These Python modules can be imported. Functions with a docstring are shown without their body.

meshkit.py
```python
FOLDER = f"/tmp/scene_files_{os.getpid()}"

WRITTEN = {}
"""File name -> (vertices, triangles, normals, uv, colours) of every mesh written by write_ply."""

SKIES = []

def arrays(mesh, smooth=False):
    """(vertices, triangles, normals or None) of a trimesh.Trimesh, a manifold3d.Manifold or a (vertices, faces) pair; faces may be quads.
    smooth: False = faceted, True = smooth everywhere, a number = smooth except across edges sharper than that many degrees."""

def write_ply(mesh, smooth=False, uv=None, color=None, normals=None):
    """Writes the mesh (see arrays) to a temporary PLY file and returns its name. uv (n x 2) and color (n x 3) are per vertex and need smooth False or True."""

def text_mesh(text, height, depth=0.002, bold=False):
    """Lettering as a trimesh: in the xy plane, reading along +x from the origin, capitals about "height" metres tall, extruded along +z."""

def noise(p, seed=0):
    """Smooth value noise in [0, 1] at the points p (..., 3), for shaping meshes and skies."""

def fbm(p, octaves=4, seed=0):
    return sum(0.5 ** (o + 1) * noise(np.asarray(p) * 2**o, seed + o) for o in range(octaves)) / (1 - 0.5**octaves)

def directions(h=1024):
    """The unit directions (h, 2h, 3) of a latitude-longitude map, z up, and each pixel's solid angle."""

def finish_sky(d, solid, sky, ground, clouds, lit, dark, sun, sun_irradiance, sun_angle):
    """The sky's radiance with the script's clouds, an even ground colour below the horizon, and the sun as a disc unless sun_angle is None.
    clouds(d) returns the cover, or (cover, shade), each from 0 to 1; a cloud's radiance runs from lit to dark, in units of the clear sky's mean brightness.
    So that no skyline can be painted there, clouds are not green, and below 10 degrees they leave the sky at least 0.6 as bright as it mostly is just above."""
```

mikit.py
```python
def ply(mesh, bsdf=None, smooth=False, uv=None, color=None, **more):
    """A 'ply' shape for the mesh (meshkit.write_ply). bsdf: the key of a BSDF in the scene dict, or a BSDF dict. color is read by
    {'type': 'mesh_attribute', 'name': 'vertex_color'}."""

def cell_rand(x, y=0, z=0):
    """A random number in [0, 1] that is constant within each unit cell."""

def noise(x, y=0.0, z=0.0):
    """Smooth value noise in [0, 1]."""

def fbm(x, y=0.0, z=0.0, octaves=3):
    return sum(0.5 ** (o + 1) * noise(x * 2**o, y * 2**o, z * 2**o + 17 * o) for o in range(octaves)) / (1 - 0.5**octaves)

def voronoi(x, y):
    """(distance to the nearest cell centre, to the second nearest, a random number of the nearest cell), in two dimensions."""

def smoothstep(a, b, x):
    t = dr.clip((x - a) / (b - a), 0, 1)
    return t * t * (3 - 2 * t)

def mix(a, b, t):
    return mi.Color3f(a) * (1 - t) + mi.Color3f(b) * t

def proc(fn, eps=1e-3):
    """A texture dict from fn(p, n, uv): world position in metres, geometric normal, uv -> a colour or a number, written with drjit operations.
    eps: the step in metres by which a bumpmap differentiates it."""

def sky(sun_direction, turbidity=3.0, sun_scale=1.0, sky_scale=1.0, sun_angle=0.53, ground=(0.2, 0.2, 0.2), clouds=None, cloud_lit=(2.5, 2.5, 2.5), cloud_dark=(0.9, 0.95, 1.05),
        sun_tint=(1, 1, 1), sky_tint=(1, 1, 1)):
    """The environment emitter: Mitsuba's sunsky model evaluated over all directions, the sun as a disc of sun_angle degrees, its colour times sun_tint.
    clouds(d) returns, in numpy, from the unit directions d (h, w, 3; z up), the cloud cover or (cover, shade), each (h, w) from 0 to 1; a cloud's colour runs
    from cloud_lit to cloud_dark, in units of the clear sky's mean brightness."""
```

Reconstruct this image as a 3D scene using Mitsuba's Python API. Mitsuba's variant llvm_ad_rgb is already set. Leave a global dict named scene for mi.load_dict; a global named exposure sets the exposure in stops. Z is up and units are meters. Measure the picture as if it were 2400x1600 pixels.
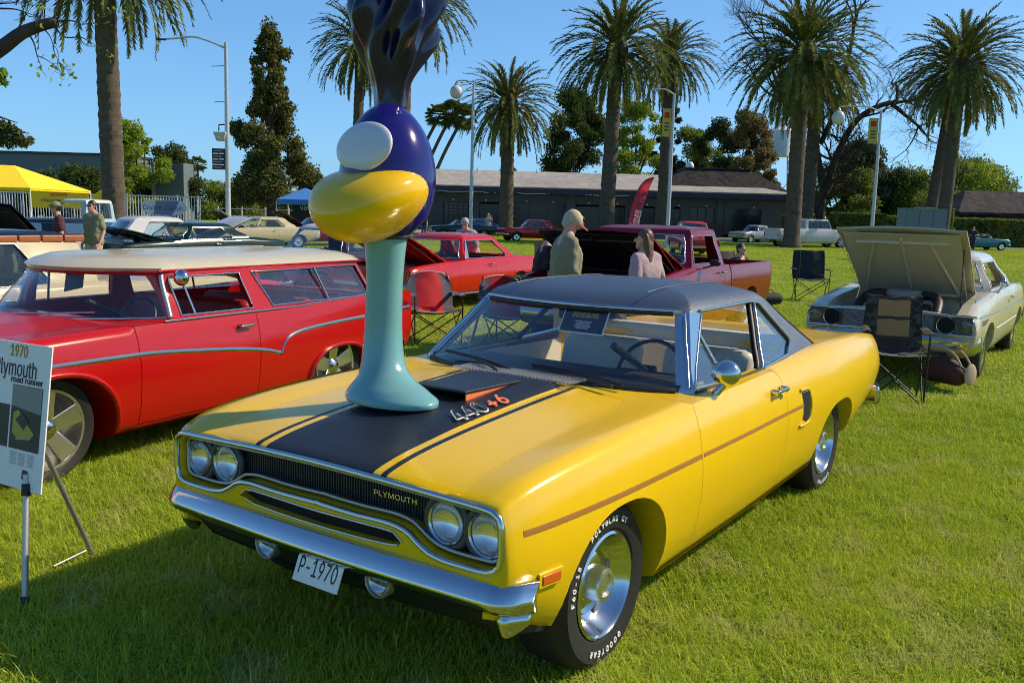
import math, numpy as np, trimesh, mitsuba as mi, mikit, drjit as dr
from mikit import proc
from meshkit import text_mesh, fbm as mfbm, noise as mnoise
from manifold3d import Manifold, Mesh, CrossSection
from scipy.interpolate import PchipInterpolator
T = mi.ScalarTransform4f
scene, labels = {}, {}
# ------------------------------------------------------------------ camera, sky, exposure
PITCH, ROLL, EYE = 0.139, 0.027, 1.749
_F = np.array([0, math.cos(PITCH), -math.sin(PITCH)]); _U = np.array([0, math.sin(PITCH), math.cos(PITCH)]); _R = np.array([1.0, 0, 0])
_UP = -_R * math.sin(ROLL) + _U * math.cos(ROLL)
scene['camera'] = {'type': 'perspective', 'fov': 59.03, 'fov_axis': 'x', 'near_clip': 0.05, 'far_clip': 3000.0,
    'to_world': T().look_at(origin=[0, 0, EYE], target=[0.0, float(_F[1]), float(EYE + _F[2])], up=_UP.tolist())}
SUN = (1.24, 0.24, 1.02)
scene['sky_light'] = mikit.sky(SUN, turbidity=2.6, sky_tint=(0.92, 1.25, 1.62), sky_scale=0.82, ground=(0.12, 0.16, 0.06))
exposure = 1.98
rng = np.random.default_rng(7)

# ------------------------------------------------------------------ materials
def mat(name, color, rough=0.6, metal=0.0, spec=0.5, **kw):
    scene[name] = {'type': 'twosided', 'bsdf': {'type': 'principled', 'base_color': {'type': 'rgb', 'value': list(color)} if not isinstance(color, dict) else color,
                   'roughness': rough, 'metallic': metal, 'specular': spec, **kw}}
def paint(name, color, alpha=0.03):
    scene[name] = {'type': 'twosided', 'bsdf': {'type': 'roughplastic', 'distribution': 'ggx', 'alpha': alpha, 'int_ior': 1.52, 'nonlinear': True,
                   'diffuse_reflectance': {'type': 'rgb', 'value': list(color)} if not isinstance(color, dict) else color}}
def metal(name, refl, alpha):
    scene[name] = {'type': 'twosided', 'bsdf': {'type': 'roughconductor', 'material': 'none', 'distribution': 'ggx', 'alpha': alpha, 'specular_reflectance': {'type': 'rgb', 'value': list(refl)}}}
metal('chrome', (0.62, 0.63, 0.64), 0.018)
metal('alloy', (0.78, 0.77, 0.74), 0.10)
metal('satin_steel', (0.55, 0.55, 0.55), 0.3)
scene['glass'] = {'type': 'thindielectric', 'int_ior': 1.5}
scene['tinted_glass'] = {'type': 'thindielectric', 'int_ior': 1.5, 'specular_transmittance': {'type': 'rgb', 'value': [0.45, 0.52, 0.52]}}
paint('yellow_paint', (0.88, 0.70, 0.016))
paint('red_paint', (0.62, 0.012, 0.012)); paint('scarlet_paint', (0.66, 0.022, 0.012)); paint('crimson_paint', (0.33, 0.006, 0.016))
paint('cream_paint', (0.66, 0.61, 0.44)); paint('ivory_paint', (0.72, 0.69, 0.56)); paint('white_paint', (0.78, 0.78, 0.76))
paint('black_paint', (0.008, 0.008, 0.010)); paint('ice_blue_paint', (0.55, 0.68, 0.74)); paint('dark_green_paint', (0.012, 0.05, 0.035)); paint('blue_paint', (0.06, 0.20, 0.48))
paint('teal_paint', (0.05, 0.28, 0.36)); paint('silver_paint', (0.42, 0.47, 0.52)); paint('purple_paint', (0.10, 0.05, 0.12)); paint('copper_paint', (0.55, 0.22, 0.07), 0.12)
paint('sculpture_blue', (0.030, 0.024, 0.30), 0.015); paint('sculpture_navy', (0.012, 0.012, 0.085), 0.02); paint('sculpture_yellow', (0.88, 0.68, 0.012), 0.02); paint('sculpture_aqua', (0.30, 0.58, 0.60), 0.05)
paint('gloss_white', (0.78, 0.79, 0.82), 0.03)
mat('rubber', (0.018, 0.018, 0.019), 0.55, spec=0.35); mat('black_trim', (0.010, 0.011, 0.013), 0.5); mat('matte_black', (0.010, 0.012, 0.018), 0.42, spec=0.45)
mat('dark_void', (0.006, 0.006, 0.007), 0.9); mat('white_letter', (0.75, 0.75, 0.72), 0.6); mat('orange_decal', (0.75, 0.16, 0.04), 0.4); mat('amber_lens', (0.55, 0.10, 0.01), 0.15); mat('red_lens', (0.35, 0.01, 0.01), 0.15)
mat('grille_grey', (0.045, 0.05, 0.055), 0.4); mat('white_vinyl', (0.62, 0.60, 0.50), 0.55); mat('red_vinyl', (0.30, 0.012, 0.014), 0.5); mat('black_vinyl', (0.014, 0.014, 0.016), 0.5)
mat('gold_stripe', (0.30, 0.13, 0.010), 0.5); mat('card_white', (0.74, 0.74, 0.74), 0.7); mat('card_black', (0.015, 0.012, 0.02), 0.5); mat('card_yellow', (0.55, 0.42, 0.05), 0.6)
mat('lamp_glass', (0.55, 0.58, 0.60), 0.12, 0.85); mat('engine_grey', (0.20, 0.20, 0.20), 0.5, 0.3)

# ------------------------------------------------------------------ mesh helpers
def frame(x, y, yaw=0.0, z=0.0, pitch=0.0, roll=0.0):
    return (T().translate([x, y, z]).rotate([0, 0, 1], math.degrees(yaw)).rotate([0, 1, 0], math.degrees(pitch)).rotate([1, 0, 0], math.degrees(roll)))
def key_for(name):
    if name not in scene and not any(k.startswith(name + '__') for k in scene): return name
    n = 1
    while True:
        k = f'{name}_{n:03d}'
        if k not in scene and not any(q.startswith(k + '__') for q in scene): return k
        n += 1
def tm(m):
    if isinstance(m, Manifold):
        q = m.to_mesh(); return trimesh.Trimesh(np.array(q.vert_properties[:, :3], float), np.array(q.tri_verts), process=False)
    if isinstance(m, (list, tuple)) and len(m) and not isinstance(m[0], np.ndarray): return trimesh.util.concatenate([tm(x) for x in m])
    if isinstance(m, tuple): return trimesh.Trimesh(m[0], m[1], process=False)
    return m
def add(name, mesh, bsdf, fr=None, smooth=32, label=None, cat=None, group=None, kind=None, uv=None, color=None):
    """ONE entry of the scene; a repeated name gets the next three-digit number."""
    if name in scene or any(k.startswith(name + '__') for k in scene):
        n = 1
        while f'{name}_{n:03d}' in scene: n += 1
        name = f'{name}_{n:03d}'
    mesh = tm(mesh)
    if len(mesh.faces) == 0: return name
    d = mikit.ply(mesh, bsdf, smooth=smooth, uv=uv, color=color)
    if fr is not None: d['to_world'] = fr
    scene[name] = d
    if label or kind: tag(name, label, cat, group, kind)
    return name
def tag(key, label=None, cat=None, group=None, kind=None):
    e = labels.setdefault(key, {})
    for k, v in (('label', label), ('category', cat), ('group', group), ('kind', kind)):
        if v: e[k] = v
def thing(name, label, cat, group=None):
    key = key_for(name); tag(key, label, cat, group); return key
def solid(V, F): return Manifold(Mesh(np.asarray(V, np.float32), np.asarray(F, np.uint32)))
def rings(R, cap=True, closed=True):
    """R (k, n, 3): k rings of n points -> vertices, triangles; caps are fans to the ring's middle"""
    R = np.asarray(R, float); k, n = R.shape[:2]; V = R.reshape(-1, 3)
    i, j = np.meshgrid(np.arange(k - 1), np.arange(n if closed else n - 1), indexing='ij'); j2 = (j + 1) % n
    a, b, c, d = i * n + j, i * n + j2, (i + 1) * n + j2, (i + 1) * n + j
    F = np.concatenate([np.stack([a, b, c], -1).reshape(-1, 3), np.stack([a, c, d], -1).reshape(-1, 3)])
    if cap:
        V = np.vstack([V, R[0].mean(0), R[-1].mean(0)]); q = np.arange(n); q2 = (q + 1) % n
        F = np.vstack([F, np.stack([q2, q, q * 0 + k * n], 1), np.stack([q + (k - 1) * n, q2 + (k - 1) * n, q * 0 + k * n + 1], 1)])
    return V, F
def fixed(V, F):
    m = trimesh.Trimesh(V, F, process=False)
    if m.volume < 0: m.invert()
    return m
def rsolid(R): 
    m = fixed(*rings(R)); return solid(m.vertices, m.faces)
def tube(P, r, n=8, closed=False, cap=True):
    P = np.asarray(P, float); r = np.broadcast_to(r, (len(P),))
    t = np.roll(P, -1, 0) - np.roll(P, 1, 0) if closed else np.gradient(P, axis=0)
    t /= np.linalg.norm(t, axis=1, keepdims=True) + 1e-12
    a = np.cross(t[0], [0, 0, 1.0] if abs(t[0][2]) < 0.9 else [1.0, 0, 0]); out = []
    ang = np.arange(n) * 2 * math.pi / n
    for p, q, rr in zip(P, t, r):
        a = a - q * (a @ q); a /= np.linalg.norm(a) + 1e-12; b = np.cross(q, a)
        out.append(p + rr * (np.cos(ang)[:, None] * a + np.sin(ang)[:, None] * b))
    if closed: out.append(out[0])
    return fixed(*rings(out, cap and not closed))
def curve(P, n=8, closed=False):
    """a smooth curve through the points"""
    P = np.asarray(P, float); s = np.r_[0, np.cumsum(np.linalg.norm(np.diff(P, axis=0), axis=1))]
    return PchipInterpolator(s, P)(np.linspace(0, s[-1], (len(P) - 1) * n + 1))
def prism(poly, axis, a, b):
    """polygon extruded along an axis; polygon in (x,z) for 'y', (y,z) for 'x', (x,y) for 'z'"""
    p = np.asarray(poly, float)
    if np.sum(p[:, 0] * np.roll(p[:, 1], -1) - np.roll(p[:, 0], -1) * p[:, 1]) < 0: p = p[::-1]
    m = CrossSection([p]).extrude(b - a)
    if axis == 'z': return m.translate([0, 0, a])
    if axis == 'x': return m.transform(np.array([[0, 0, 1, a], [1, 0, 0, 0], [0, 1, 0, 0]], float))
    return m.transform(np.array([[1, 0, 0, 0], [0, 0, -1, b], [0, 1, 0, 0]], float))
def box(cx, cy, cz, sx, sy, sz): return Manifold.cube([sx, sy, sz], True).translate([cx, cy, cz])
def rbox(cx, cy, cz, sx, sy, sz, r=0.02, n=8):
    s = Manifold.sphere(r, n)
    return Manifold.batch_hull([s.translate([cx + a * (sx / 2 - r), cy + b * (sy / 2 - r), cz + c * (sz / 2 - r)]) for a in (-1, 1) for b in (-1, 1) for c in (-1, 1)])
def hull(pts, rs, n=12): return Manifold.batch_hull([Manifold.sphere(r, n).translate(list(map(float, p))) for p, r in zip(pts, rs)])
def revolve(prof, n=40, axis='y'):
    """closed (r, h) profile turned about the axis"""
    p = np.asarray(prof, float); ang = np.arange(n + 1) * 2 * math.pi / n
    R = np.stack([np.stack([p[:, 0] * math.cos(t), p[:, 0] * math.sin(t), p[:, 1]], 1) for t in ang])
    m = trimesh.Trimesh(*rings(R, False, True), process=False); m.merge_vertices()
    if m.volume < 0: m.invert()
    if axis == 'y': m.vertices = m.vertices[:, [0, 2, 1]] * [1, 1, 1]; m.invert()
    if axis == 'x': m.vertices = m.vertices[:, [2, 0, 1]]
    return m
def sphere(c, r, n=24):
    m = trimesh.creation.uv_sphere(1.0, count=[n // 2, n]); m.vertices = m.vertices * np.broadcast_to(r, 3) + c; return m
def xf(m, M):
    m = tm(m).copy(); m.apply_transform(M); return m
def rotm(axis, deg, t=(0, 0, 0)):
    M = trimesh.transformations.rotation_matrix(math.radians(deg), axis); M[:3, 3] = t; return M
def superellipse(cx, cy, rx, ry, p=2.6, n=40):
    t = np.arange(n) * 2 * math.pi / n; c, s = np.cos(t), np.sin(t)
    return np.stack([cx + rx * np.sign(c) * abs(c) ** (2 / p), cy + ry * np.sign(s) * abs(s) ** (2 / p)], 1)
def sheet(P):
    """grid of points (a, b, 3) -> open sheet"""
    P = np.asarray(P, float); return trimesh.Trimesh(*rings(P, False, False), process=False)
def lettering(txt, h, M, depth=0.002, bold=False, width=None):
    m = text_mesh(txt, h, depth, bold)
    if width: m.vertices[:, 0] *= width / m.bounds[1][0]
    m.vertices[:, 0] -= m.bounds[:, 0].mean(); m.vertices[:, 1] -= h / 2
    return xf(m, M)
def facing(o, right, up):
    """matrix: text plane (x=right, y=up) at o"""
    r = np.array(right, float); r /= np.linalg.norm(r); u = np.array(up, float); u -= r * (u @ r); u /= np.linalg.norm(u)
    M = np.eye(4); M[:3, 0], M[:3, 1], M[:3, 2], M[:3, 3] = r, u, np.cross(r, u), o; return M

# ------------------------------------------------------------------ car making kit (car frame: x forward from the front axle, y to its left, z up)
def tab(rows):
    a = np.array(sorted(rows)); return lambda x: np.stack([PchipInterpolator(a[:, 0], a[:, i])(np.clip(x, a[0, 0], a[-1, 0])) for i in range(1, a.shape[1])], -1)
def car_body(rows, x1, x0, step=0.05, sub=3):
    """rows: (x, bottom z, rocker y, rocker z, widest y, its z, shoulder y, its z, inner y, its z, centre z)"""
    f = tab(rows); n = max(8, int((x1 - x0) / step)); u = np.linspace(0, 1, n + 1)
    xs = x1 + (x0 - x1) * u
    xs = np.unique(np.r_[xs, x1 - 0.008, x1 - 0.02, x1 - 0.04, x0 + 0.01, x0 + 0.03])[::-1]; R = []
    for x in xs:
        zb, yr, zr, W, zw, ys, zs, yi, zi, zc = f(x)
        e = min(x1 - x, x - x0); rd = 0.03; k = 0.014 * (1 - math.sqrt(max(0, 1 - (1 - min(e, rd) / rd) ** 2)))     # soft front and rear edges
        zs, zi, zc, W, ys = zs - k, zi - k, zc - k, W - k, ys - k
        P = np.array([(0, zb), (yr * 0.8, zb), (yr, zr), (W - 0.25 * (W - yr), zr * 0.55 + zw * 0.45), (W, zw), (W * 0.62 + ys * 0.38, zw * 0.36 + zs * 0.64), (ys, zs), (ys - 0.035, zs + 0.004), (yi, zi), (yi * 0.55, zc * 0.72 + zi * 0.28), (0, zc)])
        Q = [P[0], P[1], P[2]]
        seg = P[2:7]; s = np.r_[0, np.cumsum(np.linalg.norm(np.diff(seg, axis=0), axis=1))]
        Q += list(PchipInterpolator(s, seg)(np.linspace(0, s[-1], 4 * sub + 1)))[1:]
        seg = P[6:]; s = np.r_[0, np.cumsum(np.linalg.norm(np.diff(seg, axis=0), axis=1))]
        Q += list(PchipInterpolator(s, seg)(np.linspace(0, s[-1], 4 * sub + 1)))[1:]
        Q = np.array(Q); ring = np.vstack([Q, (Q * [-1, 1])[-2:0:-1]])
        R.append(np.column_stack([np.full(len(ring), x), ring]))
    return rsolid(R)
def greenhouse(levels, inset=0.0, nf=15, ns=25, barrel=0.015):
    """levels: (z, front x at the middle, rear x at the middle, half width front, half width rear, front bow, rear bow)"""
    R = []
    for i, (z, xf_, xr, wf, wr, bf, br) in enumerate(levels):
        wf, wr, xf_, xr = wf - inset, wr - inset, xf_ - inset * 1.2, xr + inset * 1.2
        y = np.linspace(-1, 1, nf); fr = np.column_stack([xf_ - bf * abs(y) ** 2.2, y * wf])
        s = np.linspace(0, 1, ns)[1:-1]; xa, xb = xf_ - bf, xr + br
        side = np.column_stack([xa + (xb - xa) * s, wf + (wr - wf) * s + barrel * 4 * s * (1 - s)])
        rr = np.column_stack([xr + br * abs(y[::-1]) ** 2.2, y[::-1] * wr])
        ring = np.vstack([fr, side, rr, (side * [1, -1])[::-1]])
        R.append(np.column_stack([ring, np.full(len(ring), z)]))
    return rsolid(R)
def pane(shell, cutter, direction, push=0.0):
    """the outer skin of a shell inside the cutter, as one sheet of glass"""
    m = tm(shell ^ cutter); d = np.array(direction, float); n = m.face_normals
    keep = n @ d > 0.35
    m.update_faces(keep); m.remove_unreferenced_vertices(); m.vertices += d * push; return m
def tyre(r, w, rim):
    h = w / 2
    return revolve([(rim, -h * 0.86), (rim + 0.02, -h), (r * 0.72 + rim * 0.28, -h * 1.06), (r - 0.022, -h * 0.95), (r - 0.006, -h * 0.8), (r, -h * 0.5), (r, h * 0.5), (r - 0.006, h * 0.8), (r - 0.022, h * 0.95), (r * 0.72 + rim * 0.28, h * 1.06), (rim + 0.02, h), (rim, h * 0.86)], 56)
def wheel(car, fr, x, y, r, w, rim, style, r_z=None, letters=None, cap_mat='chrome'):
    """a wheel whose outer face looks along +y (left side) or -y (right side)"""
    s = 1 if y > 0 else -1; z = r if r_z is None else r_z
    M = np.eye(4); M[:3, 3] = (x, y - s * w / 2, z)
    if s < 0: M = M @ rotm([0, 0, 1], 180)
    h = w / 2; w_ = add(f'{car}__wheel', xf(tyre(r, w, rim), M), 'rubber', fr, 40)
    if style == 'rally':
        dish = [(rim + 0.004, h * 0.86), (rim + 0.006, h * 0.98), (rim - 0.004, h * 1.03), (rim * 0.93, h * 0.92), (rim * 0.80, h * 0.45), (rim * 0.66, h * 0.30), (rim * 0.60, h * 0.42), (rim * 0.42, h * 0.52), (rim * 0.36, h * 0.50), (0.0, h * 0.50), (0.0, h * 0.30), (rim * 0.6, h * 0.1), (rim, h * 0.1)]
        add(w_ + '__rim', xf(revolve(dish, 64), M), 'chrome', fr, 50)
        add(w_ + '__hub_cap', xf(revolve([(0.0, h * 0.5), (rim * 0.34, h * 0.5), (rim * 0.33, h * 0.9), (rim * 0.30, h * 1.0), (rim * 0.22, h * 1.02), (rim * 0.2, h * 0.95), (0.0, h * 0.97)], 40), M), 'alloy', fr, 40)
        for i in range(5):
            a = i * 2 * math.pi / 5 + 0.5; c = np.array([math.cos(a) * rim * 0.71, h * 0.40, math.sin(a) * rim * 0.71])
            e = tm(Manifold.cylinder(0.012, rim * 0.085, rim * 0.085, 20).scale([1.5, 1, 1])); e = xf(e, facing(c, [math.sin(a), 0, -math.cos(a)], [math.cos(a), 0, math.sin(a)]))
            add(w_ + '__vent_hole', xf(e, M), 'engine_grey', fr)
    elif style == 'five_spoke':
        add(w_ + '__rim', xf(revolve([(rim + 0.004, h * 0.86), (rim + 0.004, h), (rim - 0.012, h * 0.98), (rim - 0.022, h * 0.2), (rim - 0.022, -h * 0.7), (rim, -h * 0.7)], 64), M), 'alloy', fr, 40)
        add(w_ + '__backing', xf(revolve([(0.0, -h * 0.35), (rim - 0.02, -h * 0.35), (rim - 0.02, -h * 0.45), (0.0, -h * 0.45)], 40), M), 'engine_grey', fr)
        for i in range(5):
            a = i * 2 * math.pi / 5 + 0.3; d = np.array([math.cos(a), 0, math.sin(a)]); t = np.array([-math.sin(a), 0, math.cos(a)]); o = np.array([0, h * 0.9, 0])
            sp = Manifold.batch_hull([Manifold.sphere(0.008, 8).translate(list(p)) for p in [d * rim * 0.18 + t * rim * 0.16 + o * 0.8, d * rim * 0.18 - t * rim * 0.16 + o * 0.8, d * (rim - 0.02) + t * rim * 0.24 + o, d * (rim - 0.02) - t * rim * 0.24 + o, d * (rim - 0.02) + t * rim * 0.22 + o * 0.6, d * (rim - 0.02) - t * rim * 0.22 + o * 0.6]])
            add(w_ + '__spoke', xf(sp, M), 'alloy', fr)
        add(w_ + '__hub_cap', xf(revolve([(0.0, 0.0), (rim * 0.24, 0.0), (rim * 0.24, h * 0.86), (rim * 0.16, h), (0.0, h * 1.02)], 32), M), 'chrome', fr, 40)
    else:
        add(w_ + '__hub_cap', xf(revolve([(rim + 0.004, h * 0.8), (rim + 0.004, h), (rim * 0.9, h * 0.96), (rim * 0.7, h * 0.8), (rim * 0.4, h * 0.86), (rim * 0.3, h * 1.0), (0.0, h * 1.03), (0.0, h * 0.5)], 48), M), cap_mat, fr, 45)
    if letters:
        ms = []
        for txt, mid, span in letters:
            n = len(txt)
            for i, ch in enumerate(txt):
                if ch == ' ': continue
                a = mid + (i - (n - 1) / 2) * span / n; rr = rim + (r - rim) * 0.45
                o = np.array([-math.sin(a) * rr, h * 1.045, math.cos(a) * rr]); up = np.array([-math.sin(a), 0, math.cos(a)])
                ms.append(lettering(ch, (r - rim) * 0.17, facing(o, np.cross(up, [0, 1, 0]), up), 0.004, True))
        add(w_ + '__lettering', xf(ms, M), 'white_letter', fr, False)
    return w_
def arch(cx, rx, rz, z0=-0.1, zc=0.3, p=2.3):
    q = superellipse(cx, zc, rx, rz, p, 44); return [tuple(a) for a in q if a[1] >= zc] + [(cx - rx * 0.96, z0), (cx + rx * 0.96, z0)]
def seam(body, poly, axis, a, b, gap=0.004):
    """cut a panel out of a body: (panel, the rest), with a real gap between them"""
    p = np.asarray(poly, float)
    if np.sum(p[:, 0] * np.roll(p[:, 1], -1) - np.roll(p[:, 0], -1) * p[:, 1]) < 0: p = p[::-1]
    cs = CrossSection([p])
    q = [np.array(x) for x in cs.offset(gap * 0.5, m3join).to_polygons()][0]; s = [np.array(x) for x in cs.offset(-gap * 0.5, m3join).to_polygons()][0]
    return body ^ prism(s, axis, a, b), body - prism(q, axis, a, b)
from manifold3d import JoinType, OpType
OpAdd = OpType.Add
m3join = JoinType.Round
def lamp(car, fr, x, y, z, r, d=(1, 0, 0), bezel='chrome', lens='lamp_glass', name='headlight', depth=0.03):
    up = (0, 0, 1); M = facing((x, y, z), np.cross(up, d), up)
    k = add(f'{car}__{name}', xf(revolve([(r, -depth), (r * 1.14, -depth), (r * 1.16, 0.0), (r * 1.08, 0.012), (r, 0.006)], 40, 'z'), M), bezel, fr, 40)
    add(k + '__reflector', xf(revolve([(r * 0.98, -0.002), (r * 0.90, -r * 0.16), (r * 0.70, -r * 0.36), (r * 0.40, -r * 0.50), (0.0, -r * 0.56), (0.0, -r * 0.62), (r * 0.45, -r * 0.56), (r * 0.75, -r * 0.42), (r * 0.96, -r * 0.2), (r, -0.004)], 40, 'z'), M), 'chrome' if lens == 'lamp_glass' else lens, fr, True)
    dome = np.array([(r * math.sin(t), 0.004 + r * 0.22 * (math.cos(t) - math.cos(1.25)) ) for t in np.linspace(0, 1.25, 8)]); dome[:, 0] *= 1 / math.sin(1.25)
    ang = np.linspace(0, 2 * math.pi, 41); D = np.array([[(q[0] * r * math.cos(t) * 0.98 / r, q[0] * math.sin(t) * 0.98, q[1] + 0.0012 * math.sin(q[0] * math.cos(t) / r * 26)) for t in ang] for q in dome])
    add(k + '__lens', xf(sheet(D), M), 'glass' if lens == 'lamp_glass' else lens, fr, True)
    return k
def seat(car, fr, x, y, w, m, back=0.55, z=0.30, lean=0.22, head=False):
    k = add(f'{car}__seat', rbox(x, y, z + 0.10, 0.50, w, 0.20, 0.06), m, fr)
    add(k + '__backrest', xf(rbox(0, 0, back / 2, 0.14, w, back, 0.06), rotm([0, 1, 0], -math.degrees(lean), (x - 0.24, y, z + 0.12))), m, fr)
    if head: add(k + '__headrest', xf(rbox(0, 0, 0, 0.10, w * 0.55, 0.16, 0.045), rotm([0, 1, 0], -math.degrees(lean), (x - 0.24 - math.sin(lean) * (back + 0.07), y, z + 0.12 + back + 0.06))), m, fr)
def steering(car, fr, x, y, z, m='black_trim', r=0.19, tilt=25):
    t = np.linspace(0, 2 * math.pi, 33)[:-1]; P = np.stack([0 * t, r * np.cos(t), r * np.sin(t)], 1)
    M = rotm([0, 1, 0], -tilt, (x, y, z))
    k = add(f'{car}__steering_wheel', xf(tube(P, 0.011, 8, True), M), m, fr)
    add(k + '__hub', xf([rbox(0.02, 0, 0, 0.04, 0.10, 0.08, 0.015), tube([(0.01, -r, 0), (0.03, 0, 0), (0.01, r, 0)], 0.010), tube([(0.03, 0, 0), (0.45, 0, 0)], 0.02)], M), m, fr)
# ------------------------------------------------------------------ ground
def _lawn(p, n, uv):
    a = mikit.fbm(p.x * 0.9, p.y * 0.9, 3.0, 4); b = mikit.noise(p.x * 23, p.y * 23, 1.0); c = mikit.fbm(p.x * 4.0, p.y * 4.0, 9.0, 3)
    g = mikit.mix((0.10, 0.16, 0.012), (0.18, 0.23, 0.025), mikit.smoothstep(0.3, 0.7, a))
    g = mikit.mix(g, (0.24, 0.21, 0.09), mikit.smoothstep(0.60, 0.75, c) * 0.6)
    return g * (0.7 + 0.6 * b)
mat('lawn_soil', proc(_lawn), 0.9, spec=0.1)
def _road(p, n, uv):
    b = mikit.noise(p.x * 9, p.y * 9, 1.0); a = mikit.fbm(p.x * 0.3, p.y * 0.3, 2.0, 3)
    return mikit.mix((0.17, 0.16, 0.145), (0.24, 0.23, 0.21), a) * (0.85 + 0.3 * b)
mat('road_asphalt', proc(_road), 0.9, spec=0.2)
def plane(x0, x1, y0, y1, z, nx=2, ny=2):
    X, Y = np.meshgrid(np.linspace(x0, x1, nx), np.linspace(y0, y1, ny), indexing='ij'); m = sheet(np.stack([X, Y, 0 * X + z], -1))
    if m.face_normals[0][2] < 0: m.invert()
    return m
add('ground', plane(-900, 900, -60, 1600, -0.012), 'lawn_soil', label='wide flat park ground under the lawn and road', kind='structure')
add('lawn', plane(-70, 90, -30, 79, -0.004), 'lawn_soil', label='mown green lawn the show cars stand on', kind='structure')
add('road', plane(-300, 300, 79.2, 93, 0.0), 'road_asphalt', label='pale asphalt drive between lawn and long low building', kind='structure')
# ------------------------------------------------------------------ the yellow coupe
HX, HY, HYAW = -0.316, 3.836, -2.17327
FH = frame(HX, HY, HYAW)
HCOS, HSIN = math.cos(HYAW), math.sin(HYAW)
def _hood_band(p, n, uv):
    y = dr.abs(-(p.x - HX) * HSIN + (p.y - HY) * HCOS)
    return dr.select((y < 0.283) | ((y > 0.319) & (y < 0.346)), 1.0, 0.0)
scene['hood_paint'] = {'type': 'blendbsdf', 'weight': proc(_hood_band), 'a': {'type': 'ref', 'id': 'yellow_paint'}, 'b': {'type': 'ref', 'id': 'matte_black'}}
def _vinyl(p, n, uv):
    return mikit.noise(p.x * 190, p.y * 190, p.z * 190) * 0.0010 + mikit.noise(p.x * 420, p.y * 420, p.z * 420) * 0.0004
scene['vinyl_roof'] = {'type': 'twosided', 'bsdf': {'type': 'bumpmap', 'arbitrary': proc(_vinyl, 1e-3), 'scale': 1.0, 'bsdf': {'type': 'principled', 'base_color': {'type': 'rgb', 'value': [0.030, 0.046, 0.078]}, 'roughness': 0.40, 'specular': 0.9}}}
car = thing('muscle_coupe', 'glossy yellow muscle coupe with black vinyl roof and black hood stripe, nearest the camera', 'car')
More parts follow.
